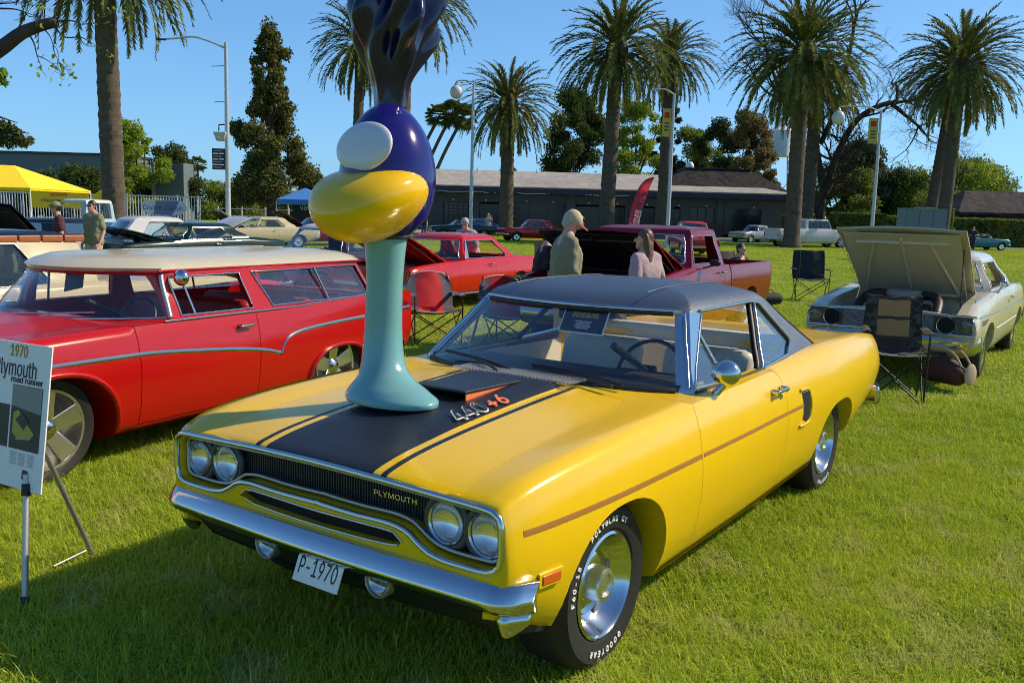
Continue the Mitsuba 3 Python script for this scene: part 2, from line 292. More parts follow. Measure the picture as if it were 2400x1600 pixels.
rows = [ # x    zb    yr   zr     W     zw    ys    zs    yi    zi    zc
    (0.705, 0.40, 0.80, 0.44, 0.868, 0.60, 0.822, 0.815, 0.655, 0.819, 0.840),
    (0.55, 0.34, 0.84, 0.38, 0.902, 0.60, 0.846, 0.868, 0.650, 0.858, 0.874),
    (0.30, 0.24, 0.86, 0.29, 0.925, 0.61, 0.862, 0.902, 0.645, 0.888, 0.905),
    (0.0, 0.20, 0.865, 0.26, 0.938, 0.62, 0.872, 0.922, 0.636, 0.908, 0.932),
    (-0.4, 0.20, 0.87, 0.25, 0.945, 0.62, 0.876, 0.936, 0.626, 0.930, 0.960),
    (-0.75, 0.20, 0.87, 0.25, 0.948, 0.62, 0.876, 0.945, 0.66, 0.952, 0.972),
    (-1.3, 0.20, 0.87, 0.25, 0.946, 0.62, 0.870, 0.948, 0.72, 0.962, 0.975),
    (-1.9, 0.20, 0.865, 0.25, 0.936, 0.63, 0.860, 0.952, 0.72, 0.972, 0.980),
    (-2.4, 0.20, 0.87, 0.26, 0.938, 0.66, 0.862, 0.968, 0.72, 0.985, 0.985),
    (-2.95, 0.22, 0.88, 0.30, 0.956, 0.69, 0.868, 0.988, 0.68, 0.985, 0.990),
    (-3.5, 0.28, 0.86, 0.36, 0.946, 0.70, 0.852, 0.978, 0.66, 0.965, 0.975),
    (-4.0, 0.36, 0.82, 0.42, 0.912, 0.69, 0.825, 0.948, 0.64, 0.935, 0.945),
    (-4.30, 0.42, 0.78, 0.48, 0.870, 0.68, 0.800, 0.905, 0.62, 0.895, 0.905)]
body = car_body(rows, 0.705, -4.30, 0.045)
for sx, rx, rz in ((0.0, 0.395, 0.385), (-2.95, 0.40, 0.335)):
    for a, b in ((0.60, 1.2), (-1.2, -0.60)): body -= prism(arch(sx, rx, rz), 'y', a, b)
body -= box(0.62, 0, 0.40, 0.5, 1.56, 0.22)
# mouth of the grille: outline in (y, z), deep recess
def mouth(k=0.0):
    half = [(0, 0.672 - k), (0.20, 0.668 - k), (0.36, 0.672 - k), (0.44, 0.662 - k), (0.50, 0.628 - k), (0.56, 0.602 - k), (0.64, 0.594 - k), (0.775 + k * 0.4, 0.596 - k), (0.825 + k, 0.612 - k * 0.5), (0.842 + k, 0.65), (0.842 + k, 0.745), (0.830 + k, 0.785 + k * 0.5), (0.80, 0.799 + k), (0.60, 0.806 + k), (0.30, 0.814 + k), (0, 0.818 + k)]
    return half + [(-a, b) for a, b in half[-2:0:-1]]
body -= prism(mouth(-0.004), 'x', 0.50, 1.0)
slot = [(-0.43, 0.612), (-0.38, 0.644), (0, 0.638), (0.38, 0.644), (0.43, 0.612), (0.36, 0.592), (0, 0.582), (-0.36, 0.592)]
body -= prism(slot, 'x', 0.60, 1.0)
cab = [(-0.66, 0.0), (-0.72, 0.45), (-0.88, 0.72), (-1.2, 0.775), (-2.2, 0.775), (-2.55, 0.70), (-2.62, 0.0)]
body -= prism(cab + [(a, -b) for a, b in cab[-2:0:-1]], 'z', 0.34, 1.3)
door = [(-0.70, 1.2), (-0.695, 0.62), (-0.705, 0.30), (-1.86, 0.30), (-1.90, 0.55), (-1.905, 0.80), (-1.86, 0.92), (-1.78, 0.965), (-1.78, 1.2)]
dl, body = seam(body, door, 'y', 0.74, 1.2); drt, body = seam(body, door, 'y', -1.2, -0.74)
hoodp = [(0.78, 0.655), (0.30, 0.645), (-0.15, 0.632), (-0.50, 0.618), (-0.575, 0.605), (-0.60, 0.40), (-0.61, 0.0)]
hoodp = hoodp + [(a, -b) for a, b in hoodp[-2::-1]]
hd, body = seam(body, hoodp, 'z', 0.825, 1.3)
bulge = []
for x in np.linspace(0.66, -0.56, 30):
    t = min(1, (0.66 - x) / 0.55); hgt = 0.030 * t * t * (3 - 2 * t); zc = float(tab(rows)(x)[9]); yi, zi = tab(rows)(x)[7:9]
    y = np.linspace(-1, 1, 25) * 0.30; top = zi * (abs(y) / 0.36) * 0.28 + zc * (1 - 0.28 * abs(y) / 0.36) + hgt * (1 - np.clip((abs(y) - 0.20) / 0.10, 0, 1) ** 2) - 0.004
    bulge.append(np.column_stack([np.full(27, x), np.r_[y, 0.30, -0.30], np.r_[top, zc - 0.05, zc - 0.05]]))
hd = hd + rsolid(np.array(bulge))
add(car + '__body', body, 'yellow_paint', FH)
add(car + '__hood', hd, 'hood_paint', FH, 24, label='yellow hood with matte black centre band and thin outer stripes')
for d in (dl, drt): add(car + '__door', d, 'yellow_paint', FH)
dk = car + '__door'
# greenhouse
gl = [(0.90, -0.60, -3.02, 0.810, 0.80, 0.29, 0.10), (0.965, -0.635, -2.98, 0.800, 0.79, 0.26, 0.10), (1.05, -0.74, -2.83, 0.748, 0.74, 0.225, 0.10), (1.18, -0.91, -2.60, 0.682, 0.672, 0.18, 0.10), (1.298, -1.06, -2.42, 0.622, 0.612, 0.14, 0.10),
      (1.335, -1.12, -2.34, 0.590, 0.58, 0.12, 0.10), (1.365, -1.21, -2.23, 0.53, 0.51, 0.10, 0.10), (1.388, -1.34, -2.08, 0.43, 0.40, 0.06, 0.06), (1.402, -1.48, -1.92, 0.28, 0.24, 0.03, 0.03), (1.407, -1.60, -1.78, 0.10, 0.10, 0.0, 0.0)]
outer = greenhouse(gl); shell = outer - greenhouse(gl[:5] + [(1.33, -1.14, -2.3, 0.57, 0.56, 0.12, 0.1), (1.365, -1.4, -2.0, 0.35, 0.32, 0.05, 0.05)], 0.04).translate([0, 0, -0.004]) - box(-1.6, 0, 0.86, 2.4, 1.48, 0.25)
side_w = [(-0.90, 0.955), (-1.315, 1.286), (-2.03, 1.291), (-2.15, 1.276), (-2.40, 1.055), (-2.37, 1.015), (-2.25, 0.985), (-1.75, 0.957)]
ws = [(-0.735, 0.955), (-0.565, 1.282), (-0.3, 1.291), (0.3, 1.291), (0.565, 1.282), (0.735, 0.955)]
rw = [(-0.56, 1.00), (-0.50, 1.25), (0.50, 1.25), (0.56, 1.00)]
c_side = prism(side_w, 'y', -1.2, 1.2); c_ws = prism(ws, 'x', -1.20, 0.3); c_rw = prism(rw, 'x', -3.4, -2.2)
thin = outer - greenhouse(gl, 0.012)
cut = shell - c_side - c_ws - c_rw
pill = prism([(-0.4, 0.5), (-0.4, 1.295), (-1.36, 1.295), (-1.62, 1.295), (-1.62, 0.5)], 'y', -2, 2)
add(car + '__roof', cut - pill, 'vinyl_roof', FH, 40, label='textured black vinyl roof')
add(car + '__windshield_frame', cut ^ pill, 'chrome', FH, 40)
add(car + '__windshield', pane(thin, c_ws, (1, 0, 0), -0.006), 'glass', FH, True)
add(car + '__rear_window', pane(thin, c_rw, (-1, 0, 0), -0.006), 'glass', FH, True)
vent = prism([(-0.905, 0.955), (-1.21, 1.20), (-1.275, 0.955)], 'y', 0.3, 1.2); qtr = prism([(-1.80, 0.9), (-2.09, 1.3), (-2.6, 1.3), (-2.6, 0.9)], 'y', 0.3, 1.2)
sp = prism(side_w, 'y', 0.3, 1.2)
add(dk + '__vent_window', pane(thin, vent ^ sp, (0, 1, 0), -0.01), 'glass', FH, True)
add(car + '__quarter_window', pane(thin, qtr ^ sp, (0, 1, 0), -0.01), 'glass', FH, True)
def on_side(x, z, push=0.0):
    zs_ = np.array([q[0] for q in gl]); 
    xa = np.interp(z, zs_, [q[1] - q[5] for q in gl]); xb = np.interp(z, zs_, [q[2] + q[6] for q in gl]); wf = np.interp(z, zs_, [q[3] for q in gl]); wr = np.interp(z, zs_, [q[4] for q in gl])
    s = np.clip((xa - x) / (xa - xb), 0, 1); return (x, wf + (wr - wf) * s + 0.06 * s * (1 - s) + push, z)
def on_ws(y, z, push=0.0):
    zs_ = np.array([q[0] for q in gl]); xm = np.interp(z, zs_, [q[1] for q in gl]); bf = np.interp(z, zs_, [q[5] for q in gl]); w = np.interp(z, zs_, [q[3] for q in gl])
    return (xm - bf * min(1, abs(y) / w) ** 2.2 + push, y, z)
def side_path(P, n=10): 
    P = np.array(P); Q = [P[0]]
    for a, b in zip(P[:-1], P[1:]): Q += [a + (b - a) * t for t in np.linspace(0, 1, n + 1)[1:]]
    return np.array(Q)
for s in (1, -1):
    dd = dk if s > 0 else dk + '_001'
    add(car + '__roof_moulding', tube([np.array(on_side(x, z, 0.004)) * [1, s, 1] for x, z in side_path([(-1.30, 1.293), (-2.03, 1.298), (-2.16, 1.282), (-2.42, 1.055)])], 0.008), 'chrome', FH, True)
    add(dd + '__belt_moulding', tube([np.array(on_side(x, z, 0.004)) * [1, s, 1] for x, z in side_path([(-0.90, 0.957), (-1.77, 0.962)])], 0.007), 'black_trim', FH, True)
    add(car + '__quarter_moulding', tube([np.array(on_side(x, z, 0.002)) * [1, s, 1] for x, z in side_path([(-1.80, 0.962), (-2.25, 0.985), (-2.40, 1.045)])], 0.008), 'chrome', FH, True)
    add(car + '__window_pillar', tube([np.array(on_side(x, z, -0.004)) * [1, s, 1] for x, z in side_path([(-1.79, 0.955), (-2.085, 1.28)])], 0.013, 6), 'chrome', FH, True)
    add(car + '__window_pillar', tube([np.array(on_side(x, z, -0.02)) * [1, s, 1] for x, z in side_path([(-1.755, 0.955), (-2.045, 1.28)])], 0.017, 6), 'black_trim', FH, True)
    add(dd + '__vent_frame', [tube([np.array(on_side(x, z, -0.004)) * [1, s, 1] for x, z in side_path(q)], 0.010, 6) for q in ([(-1.20, 1.205), (-1.275, 0.957)], [(-0.90, 0.957), (-1.315, 1.275)])], 'chrome', FH, True)
    add(car + '__drip_rail', tube([np.array(on_ws(s * y, z, 0.004)) for y, z in [(0.775, 0.975), (0.725, 1.07), (0.662, 1.18), (0.608, 1.285)]], 0.010, 6), 'chrome', FH, True)
    add(car + '__roof_seam', tube(curve([(-1.17, s * 0.40, 1.378), (-1.4, s * 0.395, 1.3925), (-1.7, s * 0.385, 1.395), (-2.0, s * 0.38, 1.392), (-2.25, s * 0.375, 1.364)]), 0.004, 6), 'vinyl_roof', FH, True)
add(car + '__header_moulding', tube([np.array(on_ws(y, 1.297, 0.006)) for y in np.linspace(-0.59, 0.59, 25)], 0.011), 'chrome', FH, True)
add(car + '__windshield_seal', [tube([np.array(on_ws(y, 1.282, 0.004)) for y in np.linspace(-0.56, 0.56, 25)], 0.011), tube([np.array(on_ws(y, 0.962, 0.006)) for y in np.linspace(-0.73, 0.73, 25)], 0.014)], 'black_trim', FH, True)
# front end
add(car + '__grille_panel', box(0.555, 0, 0.70, 0.02, 1.70, 0.26) ^ prism(mouth(-0.006), 'x', 0.3, 1), 'black_trim', FH)
fins = [box(0.60, y, 0.72, 0.05, 0.004, 0.24) for y in np.arange(-0.825, 0.83, 0.0135)]
lampx = [(0.755, 0.698, 0.070), (0.582, 0.705, 0.070)]
fm = Manifold.batch_boolean(fins, OpAdd) ^ prism(mouth(-0.012), 'x', 0.3, 1)
for y, z, r in lampx:
    for s in (1, -1): fm -= prism(superellipse(s * y, z, r * 1.2, r * 1.2, 2), 'x', 0.3, 1)
add(car + '__grille', fm, 'grille_grey', FH, False, kind='stuff')
fr_out = np.array([(0.702, a, b) for a, b in mouth(0.004)])
add(car + '__grille_frame', tube(curve(np.vstack([fr_out, fr_out[:1]]), 4)[:-1], 0.0125, 8, True), 'chrome', FH, True)
fr_in = np.array([(0.665, a, b) for a, b in mouth(-0.022)])
add(car + '__grille_frame', tube(curve(np.vstack([fr_in, fr_in[:1]]), 4)[:-1], 0.007, 8, True), 'satin_steel', FH, True)
for s in (1, -1):
    for y, z, r in lampx:
        k = lamp(car, FH, 0.648, s * y, z, r, depth=0.05)
        add(k + '__surround', tube(np.array([(0.645, s * y + 1.28 * r * math.cos(t), z + 1.28 * r * math.sin(t)) for t in np.linspace(0, 2 * math.pi, 41)[:-1]]), 0.014, 8, True), 'grille_grey', FH, True)
add(car + '__nameplate', lettering('PLYMOUTH', 0.020, facing((0.634, 0.335, 0.742), (0, 1, 0.012), (0, 0, 1)), 0.006, False, 0.205), 'alloy', FH, False)
add(car + '__air_slot', prism(slot, 'x', 0.64, 0.672), 'dark_void', FH)
sl = np.array([(0.706, a, b) for a, b in slot]); add(car + '__slot_moulding', tube(curve(np.vstack([sl, sl[:1]]), 5)[:-1], 0.005, 6, True), 'chrome', FH, True)
# bumper: chrome blade following the nose
bp = []
for t in np.linspace(-1, 1, 61):
    a = abs(t); y = 0.935 * math.copysign(min(1, a * 1.03) if a < 0.93 else 0.958 + (a - 0.93) * 0.6, t); x = 0.775 - 0.035 * a ** 2 - max(0, a - 0.86) ** 1.6 * 2.2; zt = 0.563; h = 0.064
    d = 0.05
    bp.append([(x - 0.085, y * 0.97, zt - 0.004), (x - 0.055, y * 0.99, zt + 0.004), (x - 0.040, y * 0.997, zt), (x - 0.018, y, zt - 0.022), (x - 0.003, y, zt - 0.046), (x, y, zt - 0.056), (x - 0.003, y, zt - 0.066), (x - 0.020, y * 0.995, zt - 0.085), (x - 0.045, y * 0.985, zt - 0.105), (x - 0.075, y * 0.97, zt - 0.118), (x - 0.085, y * 0.96, zt - 0.05)])
add(car + '__bumper', fixed(*rings(np.array(bp))), 'chrome', FH, 40)
val = []
for y in np.linspace(-0.80, 0.80, 21):
    x = 0.70 - 0.06 * abs(y) ** 2; val.append([(x, y, 0.50), (x - 0.02, y, 0.42), (x - 0.10, y, 0.33), (x - 0.30, y, 0.27), (x - 0.34, y, 0.29), (x - 0.3, y, 0.5)])
add(car + '__valance', fixed(*rings(np.array(val))), 'black_trim', FH)
for s in (1, -1):
    k = lamp(car, FH, 0.685, s * 0.30, 0.430, 0.052, (1, 0, -0.15), 'satin_steel', 'lamp_glass', 'parking_lamp')
    add(car + '__bumper_guard', hull([(0.655, s * 0.835, 0.425), (0.60, s * 0.872, 0.425), (0.635, s * 0.83, 0.385), (0.60, s * 0.85, 0.395)], [0.032, 0.03, 0.028, 0.026], 20), 'chrome', FH, 50)
Mp = facing((0.745, 0.055, 0.425), (0, 1, 0), (-0.42, 0, 1))
pl = add(car + '__licence_plate', xf(rbox(0, 0, 0, 0.235, 0.112, 0.006, 0.0025, 8), Mp), 'card_white', FH, label='white plate reading P-1970')
add(pl + '__lettering', xf(lettering('P-1970', 0.062, facing((0, 0.006, 0.0032), (1, 0, 0), (0, 1, 0)), 0.0015, False, 0.200), Mp), 'black_trim', FH, False)
# sides: gold dust stripe, marker lamps, handles, scoops, mirror
Wf = tab(rows)
def skin(x, z, push=0.002, R=rows):
    zb, yr, zr, W, zw, ys, zs, yi, zi, zc = tab(R)(x); P = np.array([(yr, zr), (W - 0.25 * (W - yr), zr * 0.55 + zw * 0.45), (W, zw), (W * 0.62 + ys * 0.38, zw * 0.36 + zs * 0.64), (ys, zs)])
    s = np.r_[0, np.cumsum(np.linalg.norm(np.diff(P, axis=0), axis=1))]; q = PchipInterpolator(s, P)(np.linspace(0, s[-1], 60)); return float(np.interp(z, q[:, 1], q[:, 0])) + push
def strip(path, w, R=rows, push=0.001, s=1, th=0.001):
    """a thin raised strip that follows the side of a body"""
    out = []
    for x, z in path: out.append([(x, s * skin(x, z - w / 2, push, R), z - w / 2), (x, s * skin(x, z, push + th, R), z), (x, s * skin(x, z + w / 2, push, R), z + w / 2), (x, s * (skin(x, z, push, R) - 0.02), z)])
    return fixed(*rings(np.array(out)))
for s in (1, -1):
    st = [(x, 0.722) for x in np.linspace(0.62, -0.690, 44)]; sd = [(x, 0.722 - 0.012 * (x + 0.7) / -1.2) for x in np.linspace(-0.710, -1.895, 30)]; sq = [(x, 0.710) for x in np.linspace(-1.915, -2.20, 12)]
    dd = dk if s > 0 else dk + '_001'
    add(car + '__dust_stripe', strip(st, 0.022, s=s), 'gold_stripe', FH); add(dd + '__dust_stripe', strip(sd, 0.020, s=s), 'gold_stripe', FH); add(car + '__dust_stripe', strip(sq, 0.020, s=s), 'gold_stripe', FH)
    y = skin(0.50, 0.56, 0.004); k = add(car + '__marker_lamp', xf(rbox(0, 0, 0, 0.125, 0.012, 0.055, 0.004), rotm([0, 0, 1], -s * 9, (0.50, s * y, 0.545))), 'yellow_paint', FH)
    add(k + '__lens', xf(rbox(0, 0, 0, 0.095, 0.012, 0.034, 0.004), rotm([0, 0, 1], -s * 9, (0.50, s * (y + 0.004), 0.545))), 'amber_lens', FH)
    # quarter scoop: a dark upright slot behind a raised lip
    y = skin(-2.24, 0.70, 0)
    add(car + '__side_scoop', hull([(-2.235, s * (y + 0.004), 0.79), (-2.25, s * (y + 0.008), 0.70), (-2.235, s * (y + 0.006), 0.62), (-2.16, s * (skin(-2.16, .78, -0.006)), 0.78), (-2.16, s * (skin(-2.16, .63, -0.006)), 0.63)], [0.006] * 5, 10), 'black_trim', FH)
    lip = curve([(-2.13, s * skin(-2.13, 0.798, 0.003), 0.800), (-2.225, s * skin(-2.225, 0.798, 0.010), 0.803), (-2.262, s * skin(-2.26, 0.77, 0.010), 0.775), (-2.275, s * skin(-2.27, 0.70, 0.012), 0.70), (-2.262, s * skin(-2.26, 0.63, 0.010), 0.635), (-2.225, s * skin(-2.225, 0.61, 0.010), 0.606), (-2.10, s * skin(-2.10, 0.60, 0.003), 0.600)], 6)
    add(car + '__scoop_lip', tube(lip, 0.010, 8), 'yellow_paint', FH, True)
    y = skin(-1.76, 0.85, 0.004)
    k = add(dd + '__handle', [rbox(-1.76, s * (y + 0.035), 0.862, 0.155, 0.018, 0.022, 0.008), rbox(-1.69, s * (y + 0.015), 0.855, 0.03, 0.05, 0.03, 0.008), rbox(-1.825, s * (y + 0.015), 0.858, 0.035, 0.05, 0.03, 0.01)], 'chrome', FH)
    add(dd + '__lock', xf(tm(Manifold.cylinder(0.012, 0.013, 0.013, 20)), rotm([1, 0, 0], -s * 90, (-1.81, s * y, 0.815))), 'chrome', FH)
    if s < 0: continue
    P = np.array([-1.02, s * 0.90, 1.045])
    k = add(dd + '__mirror', xf(tm(hull([(0, 0, 0), (0.035, 0, 0)], [0.062, 0.045], 24).scale([1, 1.15, 1])), rotm([0, 0, 1], -s * 12, P)), 'chrome', FH, 50)
    add(k + '__stalk', hull([P + [0.0, 0, -0.05], (-1.00, s * 0.865, 0.95)], [0.013, 0.02], 12), 'chrome', FH)
add(car + '__rear_bumper', hull([(-4.33, 0.84, 0.52), (-4.33, -0.84, 0.52), (-4.1, 0.90, 0.52), (-4.1, -0.90, 0.52), (-4.33, 0.84, 0.44), (-4.33, -0.84, 0.44), (-4.1, 0.9, 0.44), (-4.1, -0.9, 0.44)], [0.03] * 8, 10), 'chrome', FH)
for s in (1, -1): add(car + '__tail_lamp', rbox(-4.302, s * 0.55, 0.70, 0.02, 0.42, 0.11, 0.01), 'red_lens', FH)
GT = [('POLYGLAS GT', -0.02, 1.15), ('F60-15', -1.28, 0.62), ('GOODYEAR', math.pi, 1.0)]
for x, r in ((0.0, 0.335), (-2.95, 0.335)):
    for s in (1, -1): wheel(car, FH, x, s * 0.858, r, 0.235, 0.207, 'rally', letters=GT if s > 0 else None)
# hood furniture: open air scoop with a bright graphic on its side, displacement decal, cowl grille, wipers
add(car + '__air_scoop', Manifold.batch_hull([Manifold.sphere(0.006, 10).translate(p) for p in ([-0.02, 0.135, 0.997], [-0.02, -0.135, 0.997], [-0.44, 0.13, 0.988], [-0.44, -0.13, 0.988], [-0.03, 0.13, 0.990], [-0.03, -0.13, 0.990])]), 'matte_black', FH)
sc = [hull([(-0.035, s * 0.128, 0.990), (-0.36, s * 0.125, 0.987), (-0.035, s * 0.128, 0.950), (-0.36, s * 0.125, 0.975)], [0.004] * 4, 8) for s in (1, -1)]
for q in sc: add(car + '__scoop_graphic', q, 'orange_decal', FH)
def hood_z(x, y): 
    zc = float(tab(rows)(x)[9]); zi = float(tab(rows)(x)[8]); t = min(1, (0.66 - x) / 0.55); return zi * (abs(y) / 0.36) * 0.28 + zc * (1 - 0.28 * abs(y) / 0.36) + 0.030 * t * t * (3 - 2 * t) * (1 - np.clip((abs(y) - 0.20) / 0.10, 0, 1) ** 2)
dz = [(hood_z(-0.02, 0.24) + 0.002), (hood_z(-0.40, 0.24) + 0.002)]
nrm_r = (-1, 0, (dz[1] - dz[0]) / 0.38)
for txt, w, h, x, m in (('440', 0.215, 0.078, 0.095, 'white_letter'), ('+6', 0.135, 0.072, -0.095, 'orange_decal')):
    z = hood_z(x, 0.243) + 0.004; u = (0, -1, 0.30)
    L = lettering(txt, h, facing((x, 0.243, z), nrm_r, u), 0.003, True, w); add(car + '__hood_decal', L, m, FH, False)
    if txt == '440': add(car + '__hood_decal__infill', lettering(txt, h * 0.93, facing((x, 0.243, z + 0.003), nrm_r, u), 0.002, False, w * 0.96), 'black_trim', FH, False)
cow = [box(x, y, 0.990 - 0.014 * abs(y) + (0.004 if x > -0.57 else 0), 0.011, 0.011, 0.008) for x in np.arange(-0.545, -0.70, -0.018) for y in np.arange(-0.34, 0.345, 0.021)]
add(car + '__cowl_grille', Manifold.batch_boolean(cow, OpAdd), 'satin_steel', FH, False, kind='stuff')
for y0, y1 in ((0.52, -0.02), (-0.06, -0.62)):
    P0 = np.array([-0.545 - 0.25 * abs(y0) ** 2, y0, 0.985]); Pm = np.array(on_ws((y0 + y1) / 2 + 0.02, 1.010, 0.02)); Pa = Pm + [0.012, 0.27, -0.030]; Pb = Pm + [0.0, -0.24, 0.012]
    if y0 < 0: Pa[0] += 0.03; Pb[0] -= 0.05
    k = add(car + '__wiper', tube(curve([P0, P0 * 0.5 + Pm * 0.5 + [0, 0, 0.012], Pm]), 0.0075, 6), 'black_trim', FH, True)
    add(k + '__blade', tube(curve([Pa, Pm + [0, 0, 0.006], Pb]), 0.008, 6), 'black_trim', FH, True)
# cabin
add(car + '__dashboard', hull([(-0.86, s * 0.68, 0.945) for s in (1, -1)] + [(-1.14, s * 0.72, 0.945) for s in (1, -1)] + [(-1.10, s * 0.72, 0.70) for s in (1, -1)] + [(-0.72, 0, 0.945)], [0.03] * 7, 12), 'black_vinyl', FH)
add(car + '__dashboard__gauge', rbox(-1.0, 0.34, 0.982, 0.10, 0.14, 0.025, 0.008), 'card_black', FH)
steering(car, FH, -1.36, 0.34, 0.93, r=0.185)
for s in (1, -1): seat(car, FH, -1.74, s * 0.36, 0.56, 'white_vinyl', 0.56, 0.34, 0.30)
seat(car, FH, -2.28, 0.0, 1.34, 'white_vinyl', 0.52, 0.42, 0.30)
add(car + '__parcel_shelf', box(-2.66, 0, 0.93, 0.30, 1.3, 0.03), 'white_vinyl', FH)
add(car + '__floor', box(-1.65, 0, 0.352, 1.9, 1.4, 0.02), 'black_vinyl', FH)
for s in (1, -1): add(car + '__door_trim', box(-1.7, s * 0.768, 0.68, 1.7, 0.012, 0.5), 'white_vinyl', FH)
add(car + '__rear_mirror', rbox(-1.16, 0, 1.235, 0.025, 0.22, 0.06, 0.012), 'black_trim', FH)
sg = thing('display_card', 'small black show card with white border behind the yellow coupe\'s windshield', 'card')
Mc = facing((-1.045, 0.115, 1.222), (0.05, 1, 0), (-0.50, 0, 0.86))
add(sg + '__board', xf(box(0, 0, 0, 0.27, 0.155, 0.004), Mc), 'card_white', FH); add(sg + '__face', xf(box(0, 0, 0.003, 0.256, 0.141, 0.004), Mc), 'card_black', FH)
add(sg + '__lettering', xf([lettering('GOODGUYS', 0.026, facing((0, 0.025, 0.005), (1, 0, 0), (0, 1, 0)), 0.001, True, 0.16)], Mc), 'card_yellow', FH, False)
add(sg + '__lettering', xf([box(0, -0.012 - 0.012 * i, 0.0056, 0.10 - 0.02 * (i % 2), 0.004, 0.001) for i in range(4)], Mc), 'card_white', FH, False)
# ------------------------------------------------------------------ plain abstract sculpture on the hood
sc_ = thing('hood_sculpture', 'glossy sculpture of aqua stem, blue egg, yellow bowl and navy plume on yellow hood', 'sculpture')
SX, SY = 0.10, -0.22
st = []
for z, r, dx, dy, kx, ky in [(0.945, 0.118, 0.05, 0.09, 1.20, 1.95), (0.965, 0.122, 0.05, 0.09, 1.18, 1.92), (1.00, 0.112, 0.045, 0.07, 1.12, 1.75), (1.04, 0.100, 0.03, 0.035, 1.05, 1.35), (1.09, 0.094, 0.015, 0.01, 1.0, 1.08), (1.16, 0.088, 0.005, -0.002, 1, 1), (1.28, 0.080, 0, -0.004, 1, 1), (1.42, 0.078, 0, 0, 1, 1), (1.55, 0.083, 0, 0.004, 1, 1), (1.63, 0.090, 0, 0.004, 1, 1), (1.68, 0.085, 0, 0.004, 1, 1)]:
    t = np.linspace(0, 2 * math.pi, 41)[:-1]; st.append(np.column_stack([SX + dx + r * kx * np.cos(t), SY + dy + r * ky * np.sin(t), np.full(40, z)]))
st = np.array(st); q = np.linspace(0, len(st) - 1, 50); st = PchipInterpolator(np.arange(len(st)), st, axis=0)(q)
add(sc_ + '__stem', fixed(*rings(st)), 'sculpture_aqua', FH, True)
hx, hy = SX + 0.0, SY + 0.015
egg = sphere((0, 0, 0), (0.205, 0.200, 0.285), 56); egg.vertices[:, :2] *= (1 - 0.10 * (egg.vertices[:, 2:] / 0.285)); egg.vertices += [hx, hy, 1.91]
add(sc_ + '__egg', egg, 'sculpture_blue', FH, True)
wm = sphere((0, 0, 0), (0.265, 0.235, 0.150), 56); wm.vertices[:, 2] += 0.06 * (wm.vertices[:, 1] / 0.235) ** 2 - 0.02 * (wm.vertices[:, 0] / 0.265); wm = xf(wm, rotm([0, 1, 0], 8, (hx + 0.105, hy, 1.775)))
add(sc_ + '__bowl', wm, 'sculpture_yellow', FH, True)
add(sc_ + '__disc', xf(sphere((0, 0, 0), (0.035, 0.150, 0.105), 40), rotm([0, 1, 0], -16, (hx + 0.165, hy + 0.02, 2.005))), 'gloss_white', FH, True)
pr = []
zz = np.linspace(2.17, 3.02, 60); tt = np.linspace(0, 2 * math.pi, 97)[:-1]
for z in zz:
    u = (z - 2.17) / 0.85; r = float(PchipInterpolator([0, 0.10, 0.25, 0.42, 0.62, 0.85, 1.0], [0.066, 0.075, 0.125, 0.172, 0.182, 0.135, 0.02])(u))
    fold = 1 + (0.05 + 0.15 * min(1, u * 3)) * np.sin(5 * tt + 2.2 * u + 1.0) + 0.09 * min(1, u * 3) * np.sin(9 * tt - 7 * u + 2 * np.sin(9 * u)) + 0.22 * min(1, u * 2.5) * (mfbm(np.column_stack([np.cos(tt) * 1.6 + 5, np.sin(tt) * 1.6 + 3, np.full(96, u * 7)]), 2, 3) - 0.5)
    pr.append(np.column_stack([hx - 0.02 - 0.05 * u + r * fold * np.cos(tt), hy - 0.01 + r * fold * np.sin(tt) * 0.98, np.full(96, z)]))
add(sc_ + '__plume', fixed(*rings(np.array(pr))), 'sculpture_navy', FH, True)
add(sc_ + '__collar', tube(np.array([(hx + 0.088 * math.cos(t), hy + 0.088 * math.sin(t), 1.645) for t in np.linspace(0, 2 * math.pi, 41)[:-1]]), 0.012, 8, True), 'black_trim', FH, True)
# ------------------------------------------------------------------ the other cars
def std_rows(xf_, xr, W, zf, zcowl, zbelt, zdeck, ztail, zb=0.22, ws_x=-0.7, rise=0.0, tuck=0.06, fin=0.0, nose=0.07):
    L = lambda a, b, t: a + (b - a) * t
    r = []
    for x, w, z, b in ((xf_, W - nose, zf, zb + 0.16), (xf_ - 0.15, W - nose * 0.45, zf + 0.03, zb + 0.12), (xf_ - 0.45, W - 0.02, L(zf, zcowl, 0.55), zb + 0.04), (0.0, W - 0.005, L(zf, zcowl, 0.75), zb), (ws_x, W, zcowl, zb), (-1.3, W, zbelt, zb), (-2.0, W, zbelt + rise * 0.4, zb), (-2.7, W + 0.005, zbelt + rise, zb), (-3.3, W, L(zbelt + rise, zdeck, 0.7), zb + 0.03), (xr + 0.3, W - 0.03, zdeck, zb + 0.12), (xr, W - 0.075, ztail, zb + 0.18)):
        k = fin * min(1, max(0, (-1.8 - x) / 1.6))
        r.append((x, b, w - tuck - 0.02, b + 0.05, w, 0.60, w - 0.075, z + k, w - 0.24, z - 0.012 - k * 0.5, z + 0.02 - k * 0.5))
    return r
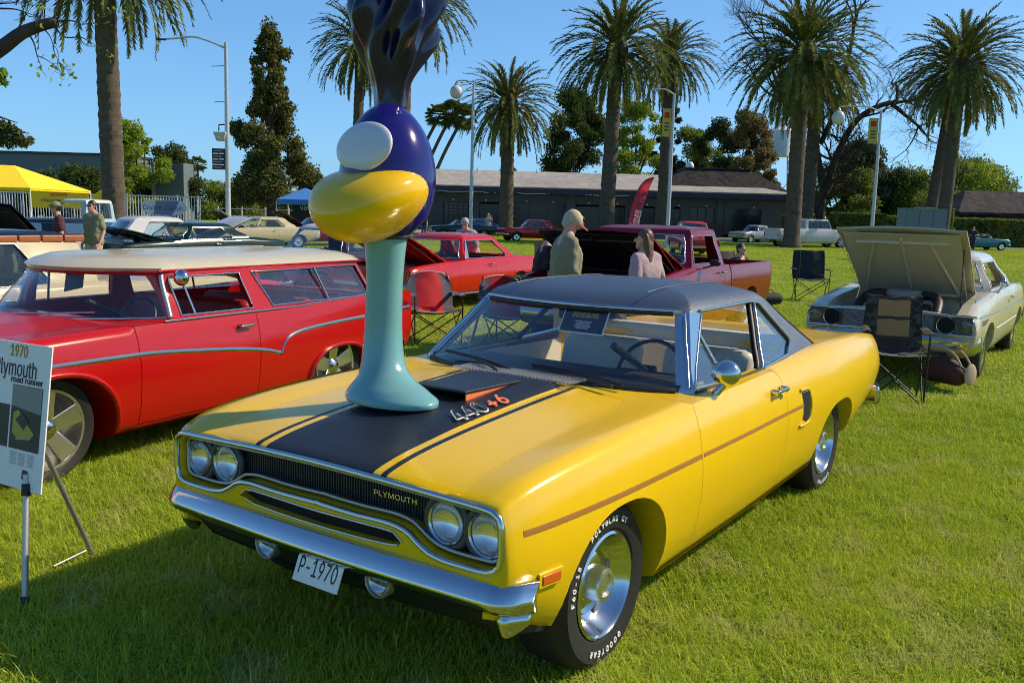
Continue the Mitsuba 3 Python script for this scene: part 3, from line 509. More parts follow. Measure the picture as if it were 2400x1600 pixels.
def classic_car(name, label, cat, fr, P, group=None):
    c = thing(name, label, cat, group); g = P.get
    R, xa, xb = P['rows'], P['rows'][0][0], P['rows'][-1][0]
    b = car_body(R, xa, xb, g('step', 0.07)); pt = P['paint']
    for sx, rx, rz, zc in P['arches']:
        for u, v in ((P['track'] - 0.27, 1.3), (-1.3, -(P['track'] - 0.27))): b -= prism(arch(sx, rx, rz, zc=zc), 'y', u, v)
    cab = P['cabin']; b -= prism([(cab[0], -cab[2]), (cab[0] + 0.12, 0), (cab[0], cab[2]), (cab[1], cab[2]), (cab[1], -cab[2])], 'z', 0.36, 1.6)
    for q in g('cuts', []): b -= q
    for d in P['doors']:
        for u, v in ((0.72, 1.3), (-1.3, -0.72)):
            dp, b = seam(b, d, 'y', u, v, 0.006)
            if u > 0: kd = add(c + '__door', dp, pt, fr)
            else: add(c + '__door', dp, pt, fr)
    if 'hood' in P:
        h = P['hood']; hp, b = seam(b, h['poly'], 'z', h.get('z0', 0.78), 1.5, 0.006)
        if h.get('open'):
            hp = hp - hp.translate([0, 0, -0.022]); b -= prism(h['bay'], 'z', 0.40, 1.5)
            hinge = np.eye(4); hx_, hz_ = h['hinge']; A = np.eye(4); A[:3, 3] = (-hx_, 0, -hz_); M = rotm([0, 1, 0], -h['open'], (hx_, 0, hz_)) @ A
            kh = add(c + '__hood', xf(hp, M), h.get('paint', pt), fr)
            if 'under' in h:
                pl = np.asarray(h['poly'], float); ctr = pl.mean(0); ins = ctr + (pl - ctr) * 0.90
                ztop = h['ztop']; rib = []
                up_ = prism([tuple(q) for q in ins], 'z', 0, 0.012).translate([0, 0, ztop])
                add(kh + '__inner_panel', xf(up_, M), h['under'], fr)
                xs0, xs1 = ins[:, 0].min(), ins[:, 0].max(); w = np.abs(ins[:, 1]).max() * 0.86
                for q in ([(xs0 + 0.08, -w), (xs1 - 0.15, -w * 0.55)], [(xs0 + 0.08, w), (xs1 - 0.15, w * 0.55)], [(xs0 + 0.1, 0), (xs1 - 0.1, 0)], [(xs1 - 0.16, -w * 0.9), (xs1 - 0.16, w * 0.9)], [(xs0 + 0.10, -w), (xs0 + 0.10, w)]):
                    rib.append(hull([(q[0][0], q[0][1], ztop - 0.004), (q[1][0], q[1][1], ztop - 0.004)], [0.020, 0.020], 10).scale([1, 1, 1]))
                for q in rib: add(kh + '__rib', xf(q, M), h['under'], fr)
            ex, ew = h['engine']
            add(c + '__engine', [rbox(ex, 0, 0.62, 0.62, 0.46, 0.30, 0.05), rbox(ex, 0.20, 0.76, 0.52, 0.14, 0.10, 0.03), rbox(ex, -0.20, 0.76, 0.52, 0.14, 0.10, 0.03), rbox(ex + 0.40, 0, 0.62, 0.10, 0.62, 0.34, 0.03)], h.get('engine_mat', 'engine_grey'), fr)
            add(c + '__air_cleaner', xf(revolve([(0, 0), (ew, 0), (ew + 0.01, 0.02), (ew, 0.08), (ew * 0.5, 0.095), (0, 0.095)], 32, 'z'), rotm([0, 0, 1], 0, (ex, 0, h.get('cleaner_z', 0.83)))), h.get('cleaner', 'chrome'), fr)
            for y in (-0.5, 0.5): add(c + '__hood_hinge', hull([(hx_ + 0.02, y, hz_ - 0.12), (hx_ + 0.10, y, hz_ + 0.08)], [0.018, 0.018], 10), 'black_trim', fr)
            for s in h.get('hoses', ()): add(c + '__hose', tube(curve(s), 0.055, 10), 'black_trim', fr, True)
        else: add(c + '__hood', hp, pt, fr)
    add(c + '__body', b, pt, fr)
    gl = P['green']; outer = greenhouse(gl); inner = greenhouse([(l[0] - (0.03 if i > 3 else 0.0),) + tuple(l[1:]) for i, l in enumerate(gl[:-1])], 0.035)
    sh = outer - inner - box(-1.8, 0, gl[0][0] - 0.1, 6, 4, 0.205)
    ztop = P['roof_z']; cw = [prism(q, 'y', -1.5, 1.5) for q in P['windows']]; cws = prism(P['ws'], 'x', P['ws_x0'], 1.0); crw = prism(P['rw'], 'x', -6, P['rw_x1'])
    cut = sh - cws - crw
    for q in cw: cut -= q
    roof = cut ^ box(-2, 0, ztop + 0.5, 9, 4, 1.0); pil = cut - box(-2, 0, ztop + 0.5, 9, 4, 1.0)
    kr = add(c + '__roof', roof, g('roof_paint', pt), fr, 40); add(c + '__pillars', pil, g('pillar_paint', pt), fr, 40)
    thin = outer - greenhouse(gl, 0.012); gm = g('glass', 'glass')
    add(c + '__windshield', pane(thin, cws, (1, 0, 0), -0.006), gm, fr, True); add(c + '__rear_window', pane(thin, crw, (-1, 0, 0), -0.006), gm, fr, True)
    for q, nm in zip(P['windows'], P['glazed']):
        if nm:
            for d in (1, -1):
                add(c + '__side_window', pane(thin, prism(q, 'y', 0.2, 1.5) if d > 0 else prism(q, 'y', -1.5, -0.2), (0, d, 0), -0.01), gm, fr, True)
    if g('trim', True):
        zs_ = np.array([l[0] for l in gl])
        def os_(x, z, push=0.004):
            xa_ = np.interp(z, zs_, [l[1] - l[5] for l in gl]); xb_ = np.interp(z, zs_, [l[2] + l[6] for l in gl]); wf = np.interp(z, zs_, [l[3] for l in gl]); wr = np.interp(z, zs_, [l[4] for l in gl])
            s = np.clip((xa_ - x) / (xa_ - xb_), 0, 1); return np.array((x, wf + (wr - wf) * s + 0.06 * s * (1 - s) + push, z))
        for q in P['windows']:
            for d in (1, -1):
                pts = []
                for (x0, z0), (x1, z1) in zip(q, q[1:] + q[:1]): pts += [os_(x0 + (x1 - x0) * t, z0 + (z1 - z0) * t) * [1, d, 1] for t in np.linspace(0, 1, 7)[:-1]]
                add(c + '__window_moulding', tube(pts, 0.007, 6, True), 'chrome', fr, True)
        def ow(y, z): 
            xm = np.interp(z, zs_, [l[1] for l in gl]); bf = np.interp(z, zs_, [l[5] for l in gl]); w = np.interp(z, zs_, [l[3] for l in gl]); return (xm - bf * min(1, abs(y) / w) ** 2.2 + 0.004, y, z)
        if not g('trim_ws', True): P = {**P, 'ws': [(-0.82, 0.962), (0.82, 0.962)]}
        pts = []
        for (y0, z0), (y1, z1) in zip(P['ws'], P['ws'][1:] + P['ws'][:1]): pts += [ow(y0 + (y1 - y0) * t, z0 + (z1 - z0) * t) for t in np.linspace(0, 1, 11)[:-1]]
        add(c + '__windshield_moulding', tube(pts, 0.010, 6, True), 'chrome', fr, True)
    for bx, by, bz, bh, bd, nm in P['bumpers']:
        out = []; sg = 1 if bx > 0 else -1
        for t in np.linspace(-1, 1, 31):
            a = abs(t); x = bx - sg * (0.05 * a ** 2 + max(0, a - 0.86) * 1.4); y = by * math.copysign(a if a < 0.9 else 0.9 + (a - 0.9) * 0.7, t)
            out.append([(x - sg * bd, y, bz + bh * 0.42), (x - sg * bd * 0.4, y, bz + bh * 0.5), (x, y, bz + bh * 0.22), (x - sg * 0.004, y, bz - bh * 0.1), (x - sg * 0.02, y, bz - bh * 0.35), (x - sg * bd * 0.6, y, bz - bh * 0.5), (x - sg * bd, y, bz - bh * 0.45)])
        add(c + '__' + nm, fixed(*rings(np.array(out))), 'chrome', fr, 40)
    for wx, wy, r, w, rim, sty in P['wheels']: 
        for s in (1, -1): wheel(c, fr, wx, s * wy, r, w, rim, sty, cap_mat=g('cap', 'chrome'))
    im = g('interior', 'black_vinyl'); zf = g('floor', 0.37)
    add(c + '__floor', box((cab[0] + cab[1]) / 2, 0, zf - 0.005, cab[0] - cab[1] - 0.02, cab[2] * 1.9, 0.015), g('floor_mat', 'black_vinyl'), fr)
    add(c + '__dashboard', rbox(cab[0] - 0.12, 0, P['zbelt'] - 0.12, 0.26, cab[2] * 1.9, 0.22, 0.05), g('dash_mat', im), fr)
    steering(c, fr, cab[0] - 0.42, 0.36, P['zbelt'] - 0.06)
    for x, w, hgt in g('seats', ()): seat(c, fr, x, 0.0, w, im, hgt, zf + 0.02, 0.22)
    for x, y, z, r in g('lamps', ()):
        for s in (1, -1): lamp(c, fr, x, s * y, z, r)
    for x, y, z, sx, sy, sz in g('tail', ()):
        for s in (1, -1): add(c + '__tail_lamp', rbox(x, s * y, z, sx, sy, sz, 0.01), 'red_lens', fr)
    for y, z, dx in g('handles', ()):
        for s in (1, -1): add(c + '__door_handle', [rbox(dx, s * (y + 0.03), z, 0.14, 0.018, 0.022, 0.007), rbox(dx + 0.05, s * (y + 0.012), z, 0.03, 0.05, 0.028, 0.008)], 'chrome', fr)
    return c

# --- red and white wagon beside the yellow coupe
WF = frame(-3.680, 5.796, -2.040)
wr_rows = [(1.05, 0.34, 0.80, 0.40, 0.86, 0.55, 0.76, 0.80, 0.55, 0.80, 0.84), (0.85, 0.24, 0.86, 0.30, 0.92, 0.58, 0.84, 0.86, 0.60, 0.86, 0.90), (0.4, 0.18, 0.88, 0.23, 0.945, 0.62, 0.875, 0.90, 0.62, 0.90, 0.95), (0, 0.17, 0.885, 0.22, 0.95, 0.63, 0.885, 0.915, 0.62, 0.915, 0.965), (-0.6, 0.17, 0.885, 0.22, 0.95, 0.63, 0.888, 0.93, 0.66, 0.94, 0.985),
    (-1.3, 0.17, 0.885, 0.22, 0.95, 0.62, 0.885, 0.935, 0.74, 0.945, 0.95), (-2.0, 0.17, 0.885, 0.22, 0.948, 0.62, 0.885, 0.94, 0.74, 0.95, 0.955), (-2.8, 0.18, 0.885, 0.24, 0.95, 0.62, 0.90, 0.955, 0.76, 0.945, 0.95), (-3.4, 0.22, 0.88, 0.28, 0.95, 0.62, 0.915, 0.985, 0.78, 0.94, 0.945), (-3.8, 0.28, 0.86, 0.34, 0.935, 0.62, 0.92, 0.995, 0.78, 0.93, 0.935), (-4.12, 0.34, 0.82, 0.40, 0.90, 0.62, 0.89, 0.965, 0.74, 0.90, 0.905)]
wgl = [(0.90, -0.42, -3.80, 0.84, 0.80, 0.62, 0.14), (0.96, -0.45, -3.76, 0.825, 0.79, 0.64, 0.14), (1.06, -0.54, -3.70, 0.79, 0.765, 0.56, 0.14), (1.18, -0.68, -3.62, 0.74, 0.725, 0.46, 0.12), (1.265, -0.78, -3.58, 0.715, 0.70, 0.38, 0.12), (1.30, -0.74, -3.62, 0.705, 0.69, 0.40, 0.12), (1.33, -0.80, -3.58, 0.66, 0.64, 0.34, 0.10), (1.365, -0.94, -3.48, 0.55, 0.53, 0.24, 0.08), (1.385, -1.15, -3.3, 0.38, 0.36, 0.12, 0.05), (1.395, -1.5, -3.0, 0.15, 0.15, 0.02, 0.02)]
wg = classic_car('station_wagon', 'bright red two door wagon with cream roof and chrome side spear beside yellow coupe', 'car', WF, dict(
    rows=wr_rows, paint='red_paint', roof_paint='ivory_paint', arches=[(-0.09, 0.47, 0.42, 0.27), (-2.93, 0.42, 0.30, 0.27)], track=0.84, cabin=(-0.78, -3.6, 0.78),
    doors=[[(-0.735, 1.2), (-0.74, 0.26), (-1.885, 0.26), (-1.90, 0.9), (-1.93, 1.2)]], green=wgl, roof_z=1.272,
    windows=[[(-1.21, 0.965), (-1.18, 1.235), (-1.88, 1.24), (-1.94, 0.965)], [(-2.17, 0.965), (-2.02, 1.24), (-3.42, 1.245), (-3.56, 0.965)]], glazed=[False, True],
    trim_ws=False, ws=[(-0.86, 0.955), (-0.84, 1.05), (-0.78, 1.20), (-0.72, 1.24), (-0.5, 1.252), (0.5, 1.252), (0.72, 1.24), (0.78, 1.20), (0.84, 1.05), (0.86, 0.955)], ws_x0=-1.105, rw=[(-0.66, 0.97), (-0.60, 1.24), (0.60, 1.24), (0.66, 0.97)], rw_x1=-3.5,
    bumpers=[(-4.22, 0.93, 0.48, 0.14, 0.10, 'rear_bumper'), (1.12, 0.92, 0.48, 0.14, 0.10, 'bumper')], wheels=[(-0.09, 0.87, 0.345, 0.22, 0.25, 'five_spoke'), (-2.93, 0.87, 0.36, 0.26, 0.26, 'five_spoke')], interior='red_vinyl', zbelt=0.94, seats=[(-1.75, 1.3, 0.50), (-2.55, 1.3, 0.46)],
    tail=[(-4.12, 0.80, 0.74, 0.06, 0.14, 0.14)], handles=[(0.93, 0.85, -1.74)], floor_mat='black_vinyl', step=0.06))
spear = lambda P, w=0.030, s=1: strip([tuple(q) for q in P], w, wr_rows, 0.002, s, 0.010)
for s in (1, -1):
    add(wg + '__side_spear', spear(curve([(0.85, 0.745), (0.0, 0.752), (-0.72, 0.748), (-1.27, 0.712), (-1.9, 0.642), (-2.12, 0.590)], 10), s=s), 'chrome', WF)
    add(wg + '__side_spear', spear(curve([(-2.13, 0.585), (-2.17, 0.66), (-2.24, 0.712), (-2.45, 0.750), (-3.3, 0.790), (-4.05, 0.815)], 10), s=s), 'chrome', WF)
    lipp = [(x, s * (skin(x, z, 0.0, wr_rows) + 0.004), z) for x, z in arch(-0.09, 0.475, 0.425, 0.24, 0.27)[:-2]]; add(wg + '__wheel_lip', tube(lipp, 0.022, 8), 'red_paint', WF, True)
    lipp = [(x, s * (skin(x, z, 0.0, wr_rows) + 0.004), z) for x, z in arch(-2.93, 0.425, 0.305, 0.24, 0.27)[:-2]]; add(wg + '__wheel_lip', tube(lipp, 0.020, 8), 'red_paint', WF, True)
    add(wg + '__belt_moulding', tube([(x, s * 0.892, 0.945 + max(0, -2.4 - x) * 0.04) for x in np.linspace(-1.0, -3.9, 30)], 0.008, 6), 'chrome', WF, True)
    add(wg + '__window_divider', tube([(-1.345, s * 0.822, 0.965), (-1.295, s * 0.725, 1.24)], 0.010, 6), 'chrome', WF, True)
    add(wg + '__windshield_post', tube(curve([(-1.10, s * 0.835, 0.955), (-1.112, s * 0.790, 1.06), (-1.118, s * 0.742, 1.18), (-1.13, s * 0.716, 1.255)], 6), 0.017, 8), 'satin_steel', WF, True)
    add(wg + '__window_divider', tube([(-2.90, s * 0.815, 0.965), (-2.78, s * 0.745, 1.245)], 0.010, 6), 'chrome', WF, True)
    add(wg + '__drip_rail', tube([(x, s * (0.722 - 0.010 * (x + 0.9) / -2.6), 1.282) for x in np.linspace(-1.10, -3.5, 24)], 0.010, 6), 'red_paint', WF, True)
    for i in range(3): add(wg + '__roof_rib', tube([(x, s * (0.12 + 0.17 * i), 1.394 - 0.008 * i - 0.02 * (i == 2)) for x in np.linspace(-1.5, -3.1, 12)], 0.004, 5), 'ivory_paint', WF, True)
add(wg + '__header_rail', tube([np.array((-0.785 - 0.36 * abs(t) ** 2.2, t * 0.70, 1.272)) for t in np.linspace(-1, 1, 31)], 0.014, 8), 'red_paint', WF, True)
add(wg + '__script', lettering('del Rio', 0.045, facing((-3.93, skin(-3.93, 0.86, 0.004, wr_rows), 0.86), (-1, 0, 0), (0, 0, 1)), 0.003, False, 0.20), 'chrome', WF, False)
add(wg + '__spot_mirror', sphere((-1.24, 0.80, 1.235), (0.05, 0.06, 0.06), 24), 'chrome', WF, True)
add(wg + '__wiper', tube([(-0.44, 0.05, 0.985), (-0.70, 0.55, 1.01)], 0.006, 6), 'chrome', WF, True)
for s in (1, -1): lamp(wg, WF, 1.06, s * 0.66, 0.66, 0.085)
add(wg + '__grille', rbox(1.055, 0, 0.62, 0.03, 1.05, 0.16, 0.012), 'chrome', WF)
ck = thing('windshield_placard', 'dark show placard hanging inside the red wagon\'s windshield', 'card')
add(ck + '__board', xf(box(0, 0, 0, 0.22, 0.15, 0.004), facing((-0.88, 0.12, 1.20), (0.05, 1, 0.2), (-0.3, 0, 1))), 'card_black', WF)
def lift(R, k): return [tuple(r) for r in R]
def coupe(roof_z=1.33, wsb=-0.62, rear=-2.95, zb=0.94, w=0.80, top=0.60, head=-1.05, back=-2.45, bow=0.26):
    h = roof_z
    return [(zb - 0.05, wsb, rear, w + 0.01, w, bow + 0.03, 0.10), (zb + 0.02, wsb - 0.05, rear + 0.05, w - 0.01, w - 0.01, bow, 0.10), (zb + 0.12, wsb * 0.72 + head * 0.28, rear * 0.72 + back * 0.28, w * 0.72 + top * 0.28, w * 0.72 + top * 0.28, bow * 0.85, 0.10), (zb * 0.35 + h * 0.65 - 0.03, wsb * 0.3 + head * 0.7, rear * 0.3 + back * 0.7, w * 0.25 + top * 0.75, w * 0.25 + top * 0.75, bow * 0.6, 0.10), (h - 0.05, head, back, top, top - 0.01, bow * 0.5, 0.10),
            (h - 0.01, head - 0.05, back + 0.06, top - 0.04, top - 0.05, bow * 0.45, 0.08), (h + 0.02, head - 0.14, back + 0.15, top - 0.12, top - 0.12, 0.08, 0.06), (h + 0.04, head - 0.3, back + 0.32, top - 0.24, top - 0.24, 0.04, 0.04), (h + 0.047, head - 0.5, back + 0.5, 0.15, 0.15, 0.02, 0.02)]
# --- red hardtop coupe with its hood up, behind the wagon
CF = frame(-2.067, 16.272, -2.070)
cr = std_rows(0.82, -4.10, 0.93, 0.79, 0.89, 0.91, 0.90, 0.86, rise=0.03)
cg = coupe(1.33, -0.66, -2.98, 0.90, 0.80, 0.585, -1.08, -2.52)
ch = classic_car('hardtop_coupe', 'shiny red hardtop coupe with raised hood behind the red camp chairs', 'car', CF, dict(rows=cr, paint='scarlet_paint', arches=[(0.0, 0.38, 0.36, 0.30), (-2.92, 0.40, 0.33, 0.30)], track=0.84, cabin=(-0.82, -2.75, 0.76), doors=[[(-0.62, 1.2), (-0.62, 0.28), (-1.92, 0.28), (-1.93, 0.80), (-1.90, 1.2)]], green=cg, roof_z=1.272,
    windows=[[(-0.98, 0.925), (-1.24, 1.245), (-2.26, 1.245), (-2.52, 0.99), (-2.46, 0.93)]], glazed=[False], ws=[(-0.70, 0.925), (-0.54, 1.25), (0.54, 1.25), (0.70, 0.925)], ws_x0=-1.22, rw=[(-0.6, 0.95), (-0.5, 1.23), (0.5, 1.23), (0.6, 0.95)], rw_x1=-2.4,
    hood=dict(poly=[(0.78, 0.68), (-0.55, 0.66), (-0.60, 0), (-0.55, -0.66), (0.78, -0.68)], open=24, hinge=(-0.56, 0.90), bay=[(0.66, 0.60), (-0.50, 0.60), (-0.50, -0.60), (0.66, -0.60)], engine=(0.1, 0.22), under='scarlet_paint', ztop=0.745),
    bumpers=[(0.92, 0.93, 0.47, 0.13, 0.10, 'bumper'), (-4.18, 0.92, 0.50, 0.13, 0.10, 'rear_bumper')], wheels=[(0, 0.86, 0.32, 0.2, 0.20, 'five_spoke'), (-2.92, 0.86, 0.32, 0.24, 0.20, 'five_spoke')], zbelt=0.90, seats=[(-1.6, 1.3, 0.44), (-2.3, 1.25, 0.40)], lamps=[(0.80, 0.76, 0.69, 0.075), (0.80, 0.58, 0.69, 0.075)], tail=[(-4.10, 0.68, 0.70, 0.03, 0.2, 0.12)], handles=[(0.93, 0.82, -1.76)], step=0.08))
add(ch + '__grille', rbox(0.80, 0, 0.69, 0.03, 0.90, 0.15, 0.01), 'satin_steel', CF)
add(ch + '__sill_moulding', tube([(0.38, 0.90, 0.30), (-2.5, 0.90, 0.30)], 0.016, 6), 'chrome', CF, True)
add(ch + '__vent_frame', hull([(-0.98, 0.79, 0.93), (-1.24, 0.62, 1.24), (-1.10, 0.79, 0.93)], [0.012] * 3, 8), 'chrome', CF)
for i in range(5):
    y = -0.5 + i * 0.22; P = curve([(0.55, y, 1.325), (0.25, y + 0.06, 1.19), (0.0, y - 0.04, 1.08), (-0.25, y + 0.02, 0.975)], 6)
    add(ch + '__hood__flame', tube(P, np.linspace(0.008, 0.035, len(P)), 6), 'gloss_white', CF, True)

# --- cream sedan with its hood wide open, right
GF = frame(4.777, 10.980, -2.170)
gr_ = std_rows(0.93, -4.25, 0.95, 0.80, 0.96, 0.97, 0.93, 0.88, rise=0.01, nose=0.035)
gg = coupe(1.385, -0.62, -3.02, 0.965, 0.81, 0.62, -1.10, -2.60)
gx = classic_car('open_hood_sedan', 'pale cream hardtop sedan with its hood wide open beside the brown camp chair', 'car', GF, dict(rows=gr_, paint='ivory_paint', roof_paint='white_paint', arches=[(-0.02, 0.40, 0.36, 0.30), (-3.04, 0.42, 0.34, 0.30)], track=0.86, cabin=(-0.85, -2.8, 0.77), doors=[[(-0.66, 1.2), (-0.66, 0.30), (-1.92, 0.30), (-1.93, 1.2)]], green=gg, roof_z=1.325,
    windows=[[(-0.97, 0.99), (-1.27, 1.295), (-2.20, 1.295), (-2.46, 1.06), (-2.40, 0.99)]], glazed=[False], ws=[(-0.72, 0.99), (-0.56, 1.30), (0.56, 1.30), (0.72, 0.99)], ws_x0=-1.22, rw=[(-0.62, 1.0), (-0.52, 1.28), (0.52, 1.28), (0.62, 1.0)], rw_x1=-2.5,
    hood=dict(poly=[(0.90, 0.70), (-0.58, 0.68), (-0.58, -0.68), (0.90, -0.70)], open=36, hinge=(-0.60, 0.975), bay=[(0.80, 0.63), (-0.52, 0.63), (-0.52, -0.63), (0.80, -0.63)], engine=(0.12, 0.20), under='ivory_paint', ztop=0.768, engine_mat='black_trim', cleaner='engine_grey', cleaner_z=0.90,
              hoses=[[(0.1, 0.10, 0.90), (0.15, 0.30, 0.93), (0.35, 0.42, 0.85), (0.62, 0.44, 0.72)], [(0.1, -0.10, 0.90), (0.15, -0.30, 0.93), (0.35, -0.44, 0.85), (0.62, -0.46, 0.72)]]),
    bumpers=[(0.99, 0.97, 0.47, 0.17, 0.10, 'bumper'), (-4.33, 0.94, 0.50, 0.15, 0.10, 'rear_bumper')], wheels=[(-0.02, 0.88, 0.32, 0.19, 0.19, 'cap'), (-3.04, 0.88, 0.32, 0.19, 0.19, 'cap')], zbelt=0.96, interior='white_vinyl', seats=[(-1.6, 1.35, 0.46), (-2.4, 1.3, 0.44)],
    lamps=[(0.93, 0.805, 0.675, 0.088)], tail=[(-4.26, 0.70, 0.70, 0.03, 0.2, 0.16)], handles=[(0.95, 0.86, -1.78)], step=0.08))
for s in (1, -1): lamp(gx, GF, 0.96, s * 0.61, 0.675, 0.088, (1, 0, 0), 'chrome', 'dark_void')
add(gx + '__grille_panel', box(0.935, 0, 0.675, 0.012, 1.74, 0.20), 'grille_grey', GF)
for i in range(9): add(gx + '__grille_bar', hull([(0.952, -0.48, 0.595 + i * 0.0205), (0.952, 0.48, 0.595 + i * 0.0205)], [0.0055, 0.0055], 8), 'satin_steel', GF)
for z in (0.575, 0.785): add(gx + '__grille_moulding', hull([(0.945, -0.90, z), (0.945, 0.90, z)], [0.013, 0.013], 10), 'chrome', GF)
for s in (1, -1): add(gx + '__side_moulding', strip([(x, 0.76 - 0.03 * (0.7 - x) / 4) for x in np.linspace(0.72, -4.0, 50)], 0.016, gr_, 0.002, s, 0.006), 'chrome', GF); add(gx + '__side_moulding', strip([(x, 0.55) for x in np.linspace(-0.52, -2.55, 24)], 0.014, gr_, 0.002, s, 0.005), 'satin_steel', GF)
add(gx + '__script', lettering('GALAXIE 500', 0.055, facing((0.38, skin(0.38, 0.70, 0.006, gr_), 0.69), (-1, 0, 0), (0, 0, 1)), 0.004, False, 0.50), 'chrome', GF, False)
add(gx + '__hood_ornament', [hull([(0.40, 0.80, 0.885), (0.26, 0.80, 0.905)], [0.012, 0.006], 10), hull([(0.33, 0.80, 0.893), (0.30, 0.80, 0.94)], [0.008, 0.005], 10)], 'chrome', GF)
add(gx + '__hood__prop_rod', hull([(0.42, 0.66, 0.84), (0.30, 0.63, 1.50)], [0.006, 0.006], 8), 'black_trim', GF)
add(gx + '__fog_lamp', rbox(0.945, 0.55, 0.37, 0.02, 0.20, 0.05, 0.008), 'grille_grey', GF)
add(gx + '__mirror', [hull([(-0.98, 0.93, 1.06), (-0.95, 0.96, 1.06)], [0.045, 0.03], 14), hull([(-0.96, 0.92, 1.05), (-0.93, 0.885, 0.96)], [0.010, 0.012], 8)], 'chrome', GF)

def pickup(name, label, fr, paint, roof=1.62, hood=None, W=0.94, bed_end=-4.28, cab_rear=-2.12, belt=1.13, rail=1.11, wheels=None, roof_paint=None, cat='pickup truck', length_scale=1.0, extra=None, rim='cap'):
    k = length_scale
    R = [(0.80, 0.40, 0.84, 0.46, 0.89, 0.70, 0.84, 0.95, 0.62, 0.97, 0.99), (0.70, 0.36, 0.88, 0.40, 0.93, 0.70, 0.87, 1.00, 0.62, 1.01, 1.03), (0.2, 0.30, 0.88, 0.35, W, 0.72, 0.89, 1.04, 0.62, 1.05, 1.08), (-0.5, 0.28, 0.88, 0.33, W, 0.74, 0.89, belt - 0.03, 0.66, belt - 0.01, belt), (-0.9, 0.28, 0.88, 0.33, W, 0.76, 0.885, belt, 0.74, belt, belt + 0.005), (cab_rear, 0.28, 0.88, 0.33, W, 0.80, 0.885, belt - 0.005, 0.74, belt - 0.005, belt - 0.005),
        (cab_rear - 0.12, 0.30, 0.88, 0.36, W, 0.84, 0.90, rail, 0.80, rail, rail), (bed_end + 0.1, 0.42, 0.88, 0.48, W, 0.84, 0.90, rail, 0.80, rail, rail), (bed_end, 0.46, 0.86, 0.52, W - 0.03, 0.84, 0.885, rail, 0.80, rail, rail)]
    h = roof
    G = [(belt - 0.05, -0.58, cab_rear + 0.02, 0.84, 0.84, 0.18, 0.03), (belt + 0.02, -0.62, cab_rear + 0.03, 0.83, 0.83, 0.17, 0.03), (belt + 0.15, -0.72, cab_rear + 0.04, 0.785, 0.785, 0.15, 0.03), (h - 0.18, -0.86, cab_rear + 0.06, 0.725, 0.725, 0.12, 0.03), (h - 0.05, -0.95, cab_rear + 0.08, 0.695, 0.695, 0.10, 0.03), (h - 0.01, -0.96, cab_rear + 0.10, 0.675, 0.675, 0.10, 0.03), (h + 0.02, -1.04, cab_rear + 0.16, 0.60, 0.60, 0.06, 0.02), (h + 0.035, -1.2, cab_rear + 0.3, 0.40, 0.40, 0.03, 0.02), (h + 0.04, -1.35, cab_rear + 0.5, 0.15, 0.15, 0.01, 0.01)]
    wb = bed_end + 1.13
    P = dict(rows=R, paint=paint, roof_paint=roof_paint or paint, arches=[(0, 0.43, 0.40, 0.36), (wb, 0.43, 0.40, 0.36)], track=0.84, cabin=(-0.80, cab_rear + 0.10, 0.77), doors=[[(-0.80, 1.3), (-0.80, 0.42), (cab_rear + 0.22, 0.42), (cab_rear + 0.22, 1.3)]], green=G, roof_z=h - 0.075,
        windows=[[(-0.87, belt + 0.035), (-1.05, h - 0.09), (cab_rear + 0.28, h - 0.09), (cab_rear + 0.22, belt + 0.035)]], glazed=[rim == 'alloy'], ws=[(-0.74, belt + 0.04), (-0.62, h - 0.08), (0.62, h - 0.08), (0.74, belt + 0.04)], ws_x0=-1.05, rw=[(-0.6, belt + 0.08), (-0.55, h - 0.10), (0.55, h - 0.10), (0.6, belt + 0.08)], rw_x1=cab_rear + 0.2,
        cuts=[box((cab_rear - 0.14 + bed_end + 0.06) / 2, 0, 1.0, (cab_rear - 0.14) - (bed_end + 0.06), 1.62, 0.9), box(cab_rear - 0.04, 0, 1.0, 0.03, 3, 1.0)], bumpers=[(0.90, 0.95, 0.52, 0.16, 0.10, 'bumper'), (bed_end - 0.06, 0.94, 0.50, 0.14, 0.08, 'rear_bumper')],
        wheels=wheels or [(0, 0.87, 0.36, 0.22, 0.20, rim if rim != 'alloy' else 'five_spoke'), (wb, 0.87, 0.36, 0.22, 0.20, rim if rim != 'alloy' else 'five_spoke')], zbelt=belt, seats=[(cab_rear + 0.55, 1.35, 0.42)], floor=0.55, lamps=[(0.82, 0.70, 0.80, 0.09)], tail=[(bed_end - 0.005, 0.86, 0.86, 0.03, 0.09, 0.22)], handles=[(W, 1.03, cab_rear + 0.36)], step=0.1)
    if hood: P['hood'] = hood
    if extra: P.update(extra)
    c = classic_car(name, label, cat, fr, P)
    add(c + '__grille', rbox(0.81, 0, 0.80, 0.04, 1.15, 0.20, 0.02), 'satin_steel', fr)
    add(c + '__side_crease', [tube([(x, s * (W + 0.004), 0.90) for x in np.linspace(cab_rear - 0.14, bed_end + 0.06, 8)], 0.007, 5) for s in (1, -1)][0], 'chrome' if rim == 'alloy' else paint, fr, True)
    for s in (1, -1): add(c + '__mirror', [hull([(-1.0, s * (W + 0.10), belt + 0.06), (-1.0, s * (W + 0.17), belt + 0.06)], [0.045, 0.045], 12), hull([(-1.0, s * (W + 0.10), belt + 0.02), (-1.0, s * (W - 0.03), belt - 0.02)], [0.012, 0.012], 8)], 'black_trim', fr)
    return c
PF = frame(1.227, 11.737, -2.120)
pk = pickup('crimson_pickup', 'deep red pickup truck with its big hood propped open behind the man and woman', PF, 'crimson_paint', hood=dict(poly=[(0.76, 0.78), (-0.60, 0.80), (-0.60, -0.80), (0.76, -0.78)], z0=0.95, open=25.5, hinge=(-0.62, 1.08), bay=[(0.62, 0.66), (-0.55, 0.66), (-0.55, -0.66), (0.62, -0.66)], engine=(0.05, 0.2), under='matte_black', ztop=0.958, engine_mat='crimson_paint'))
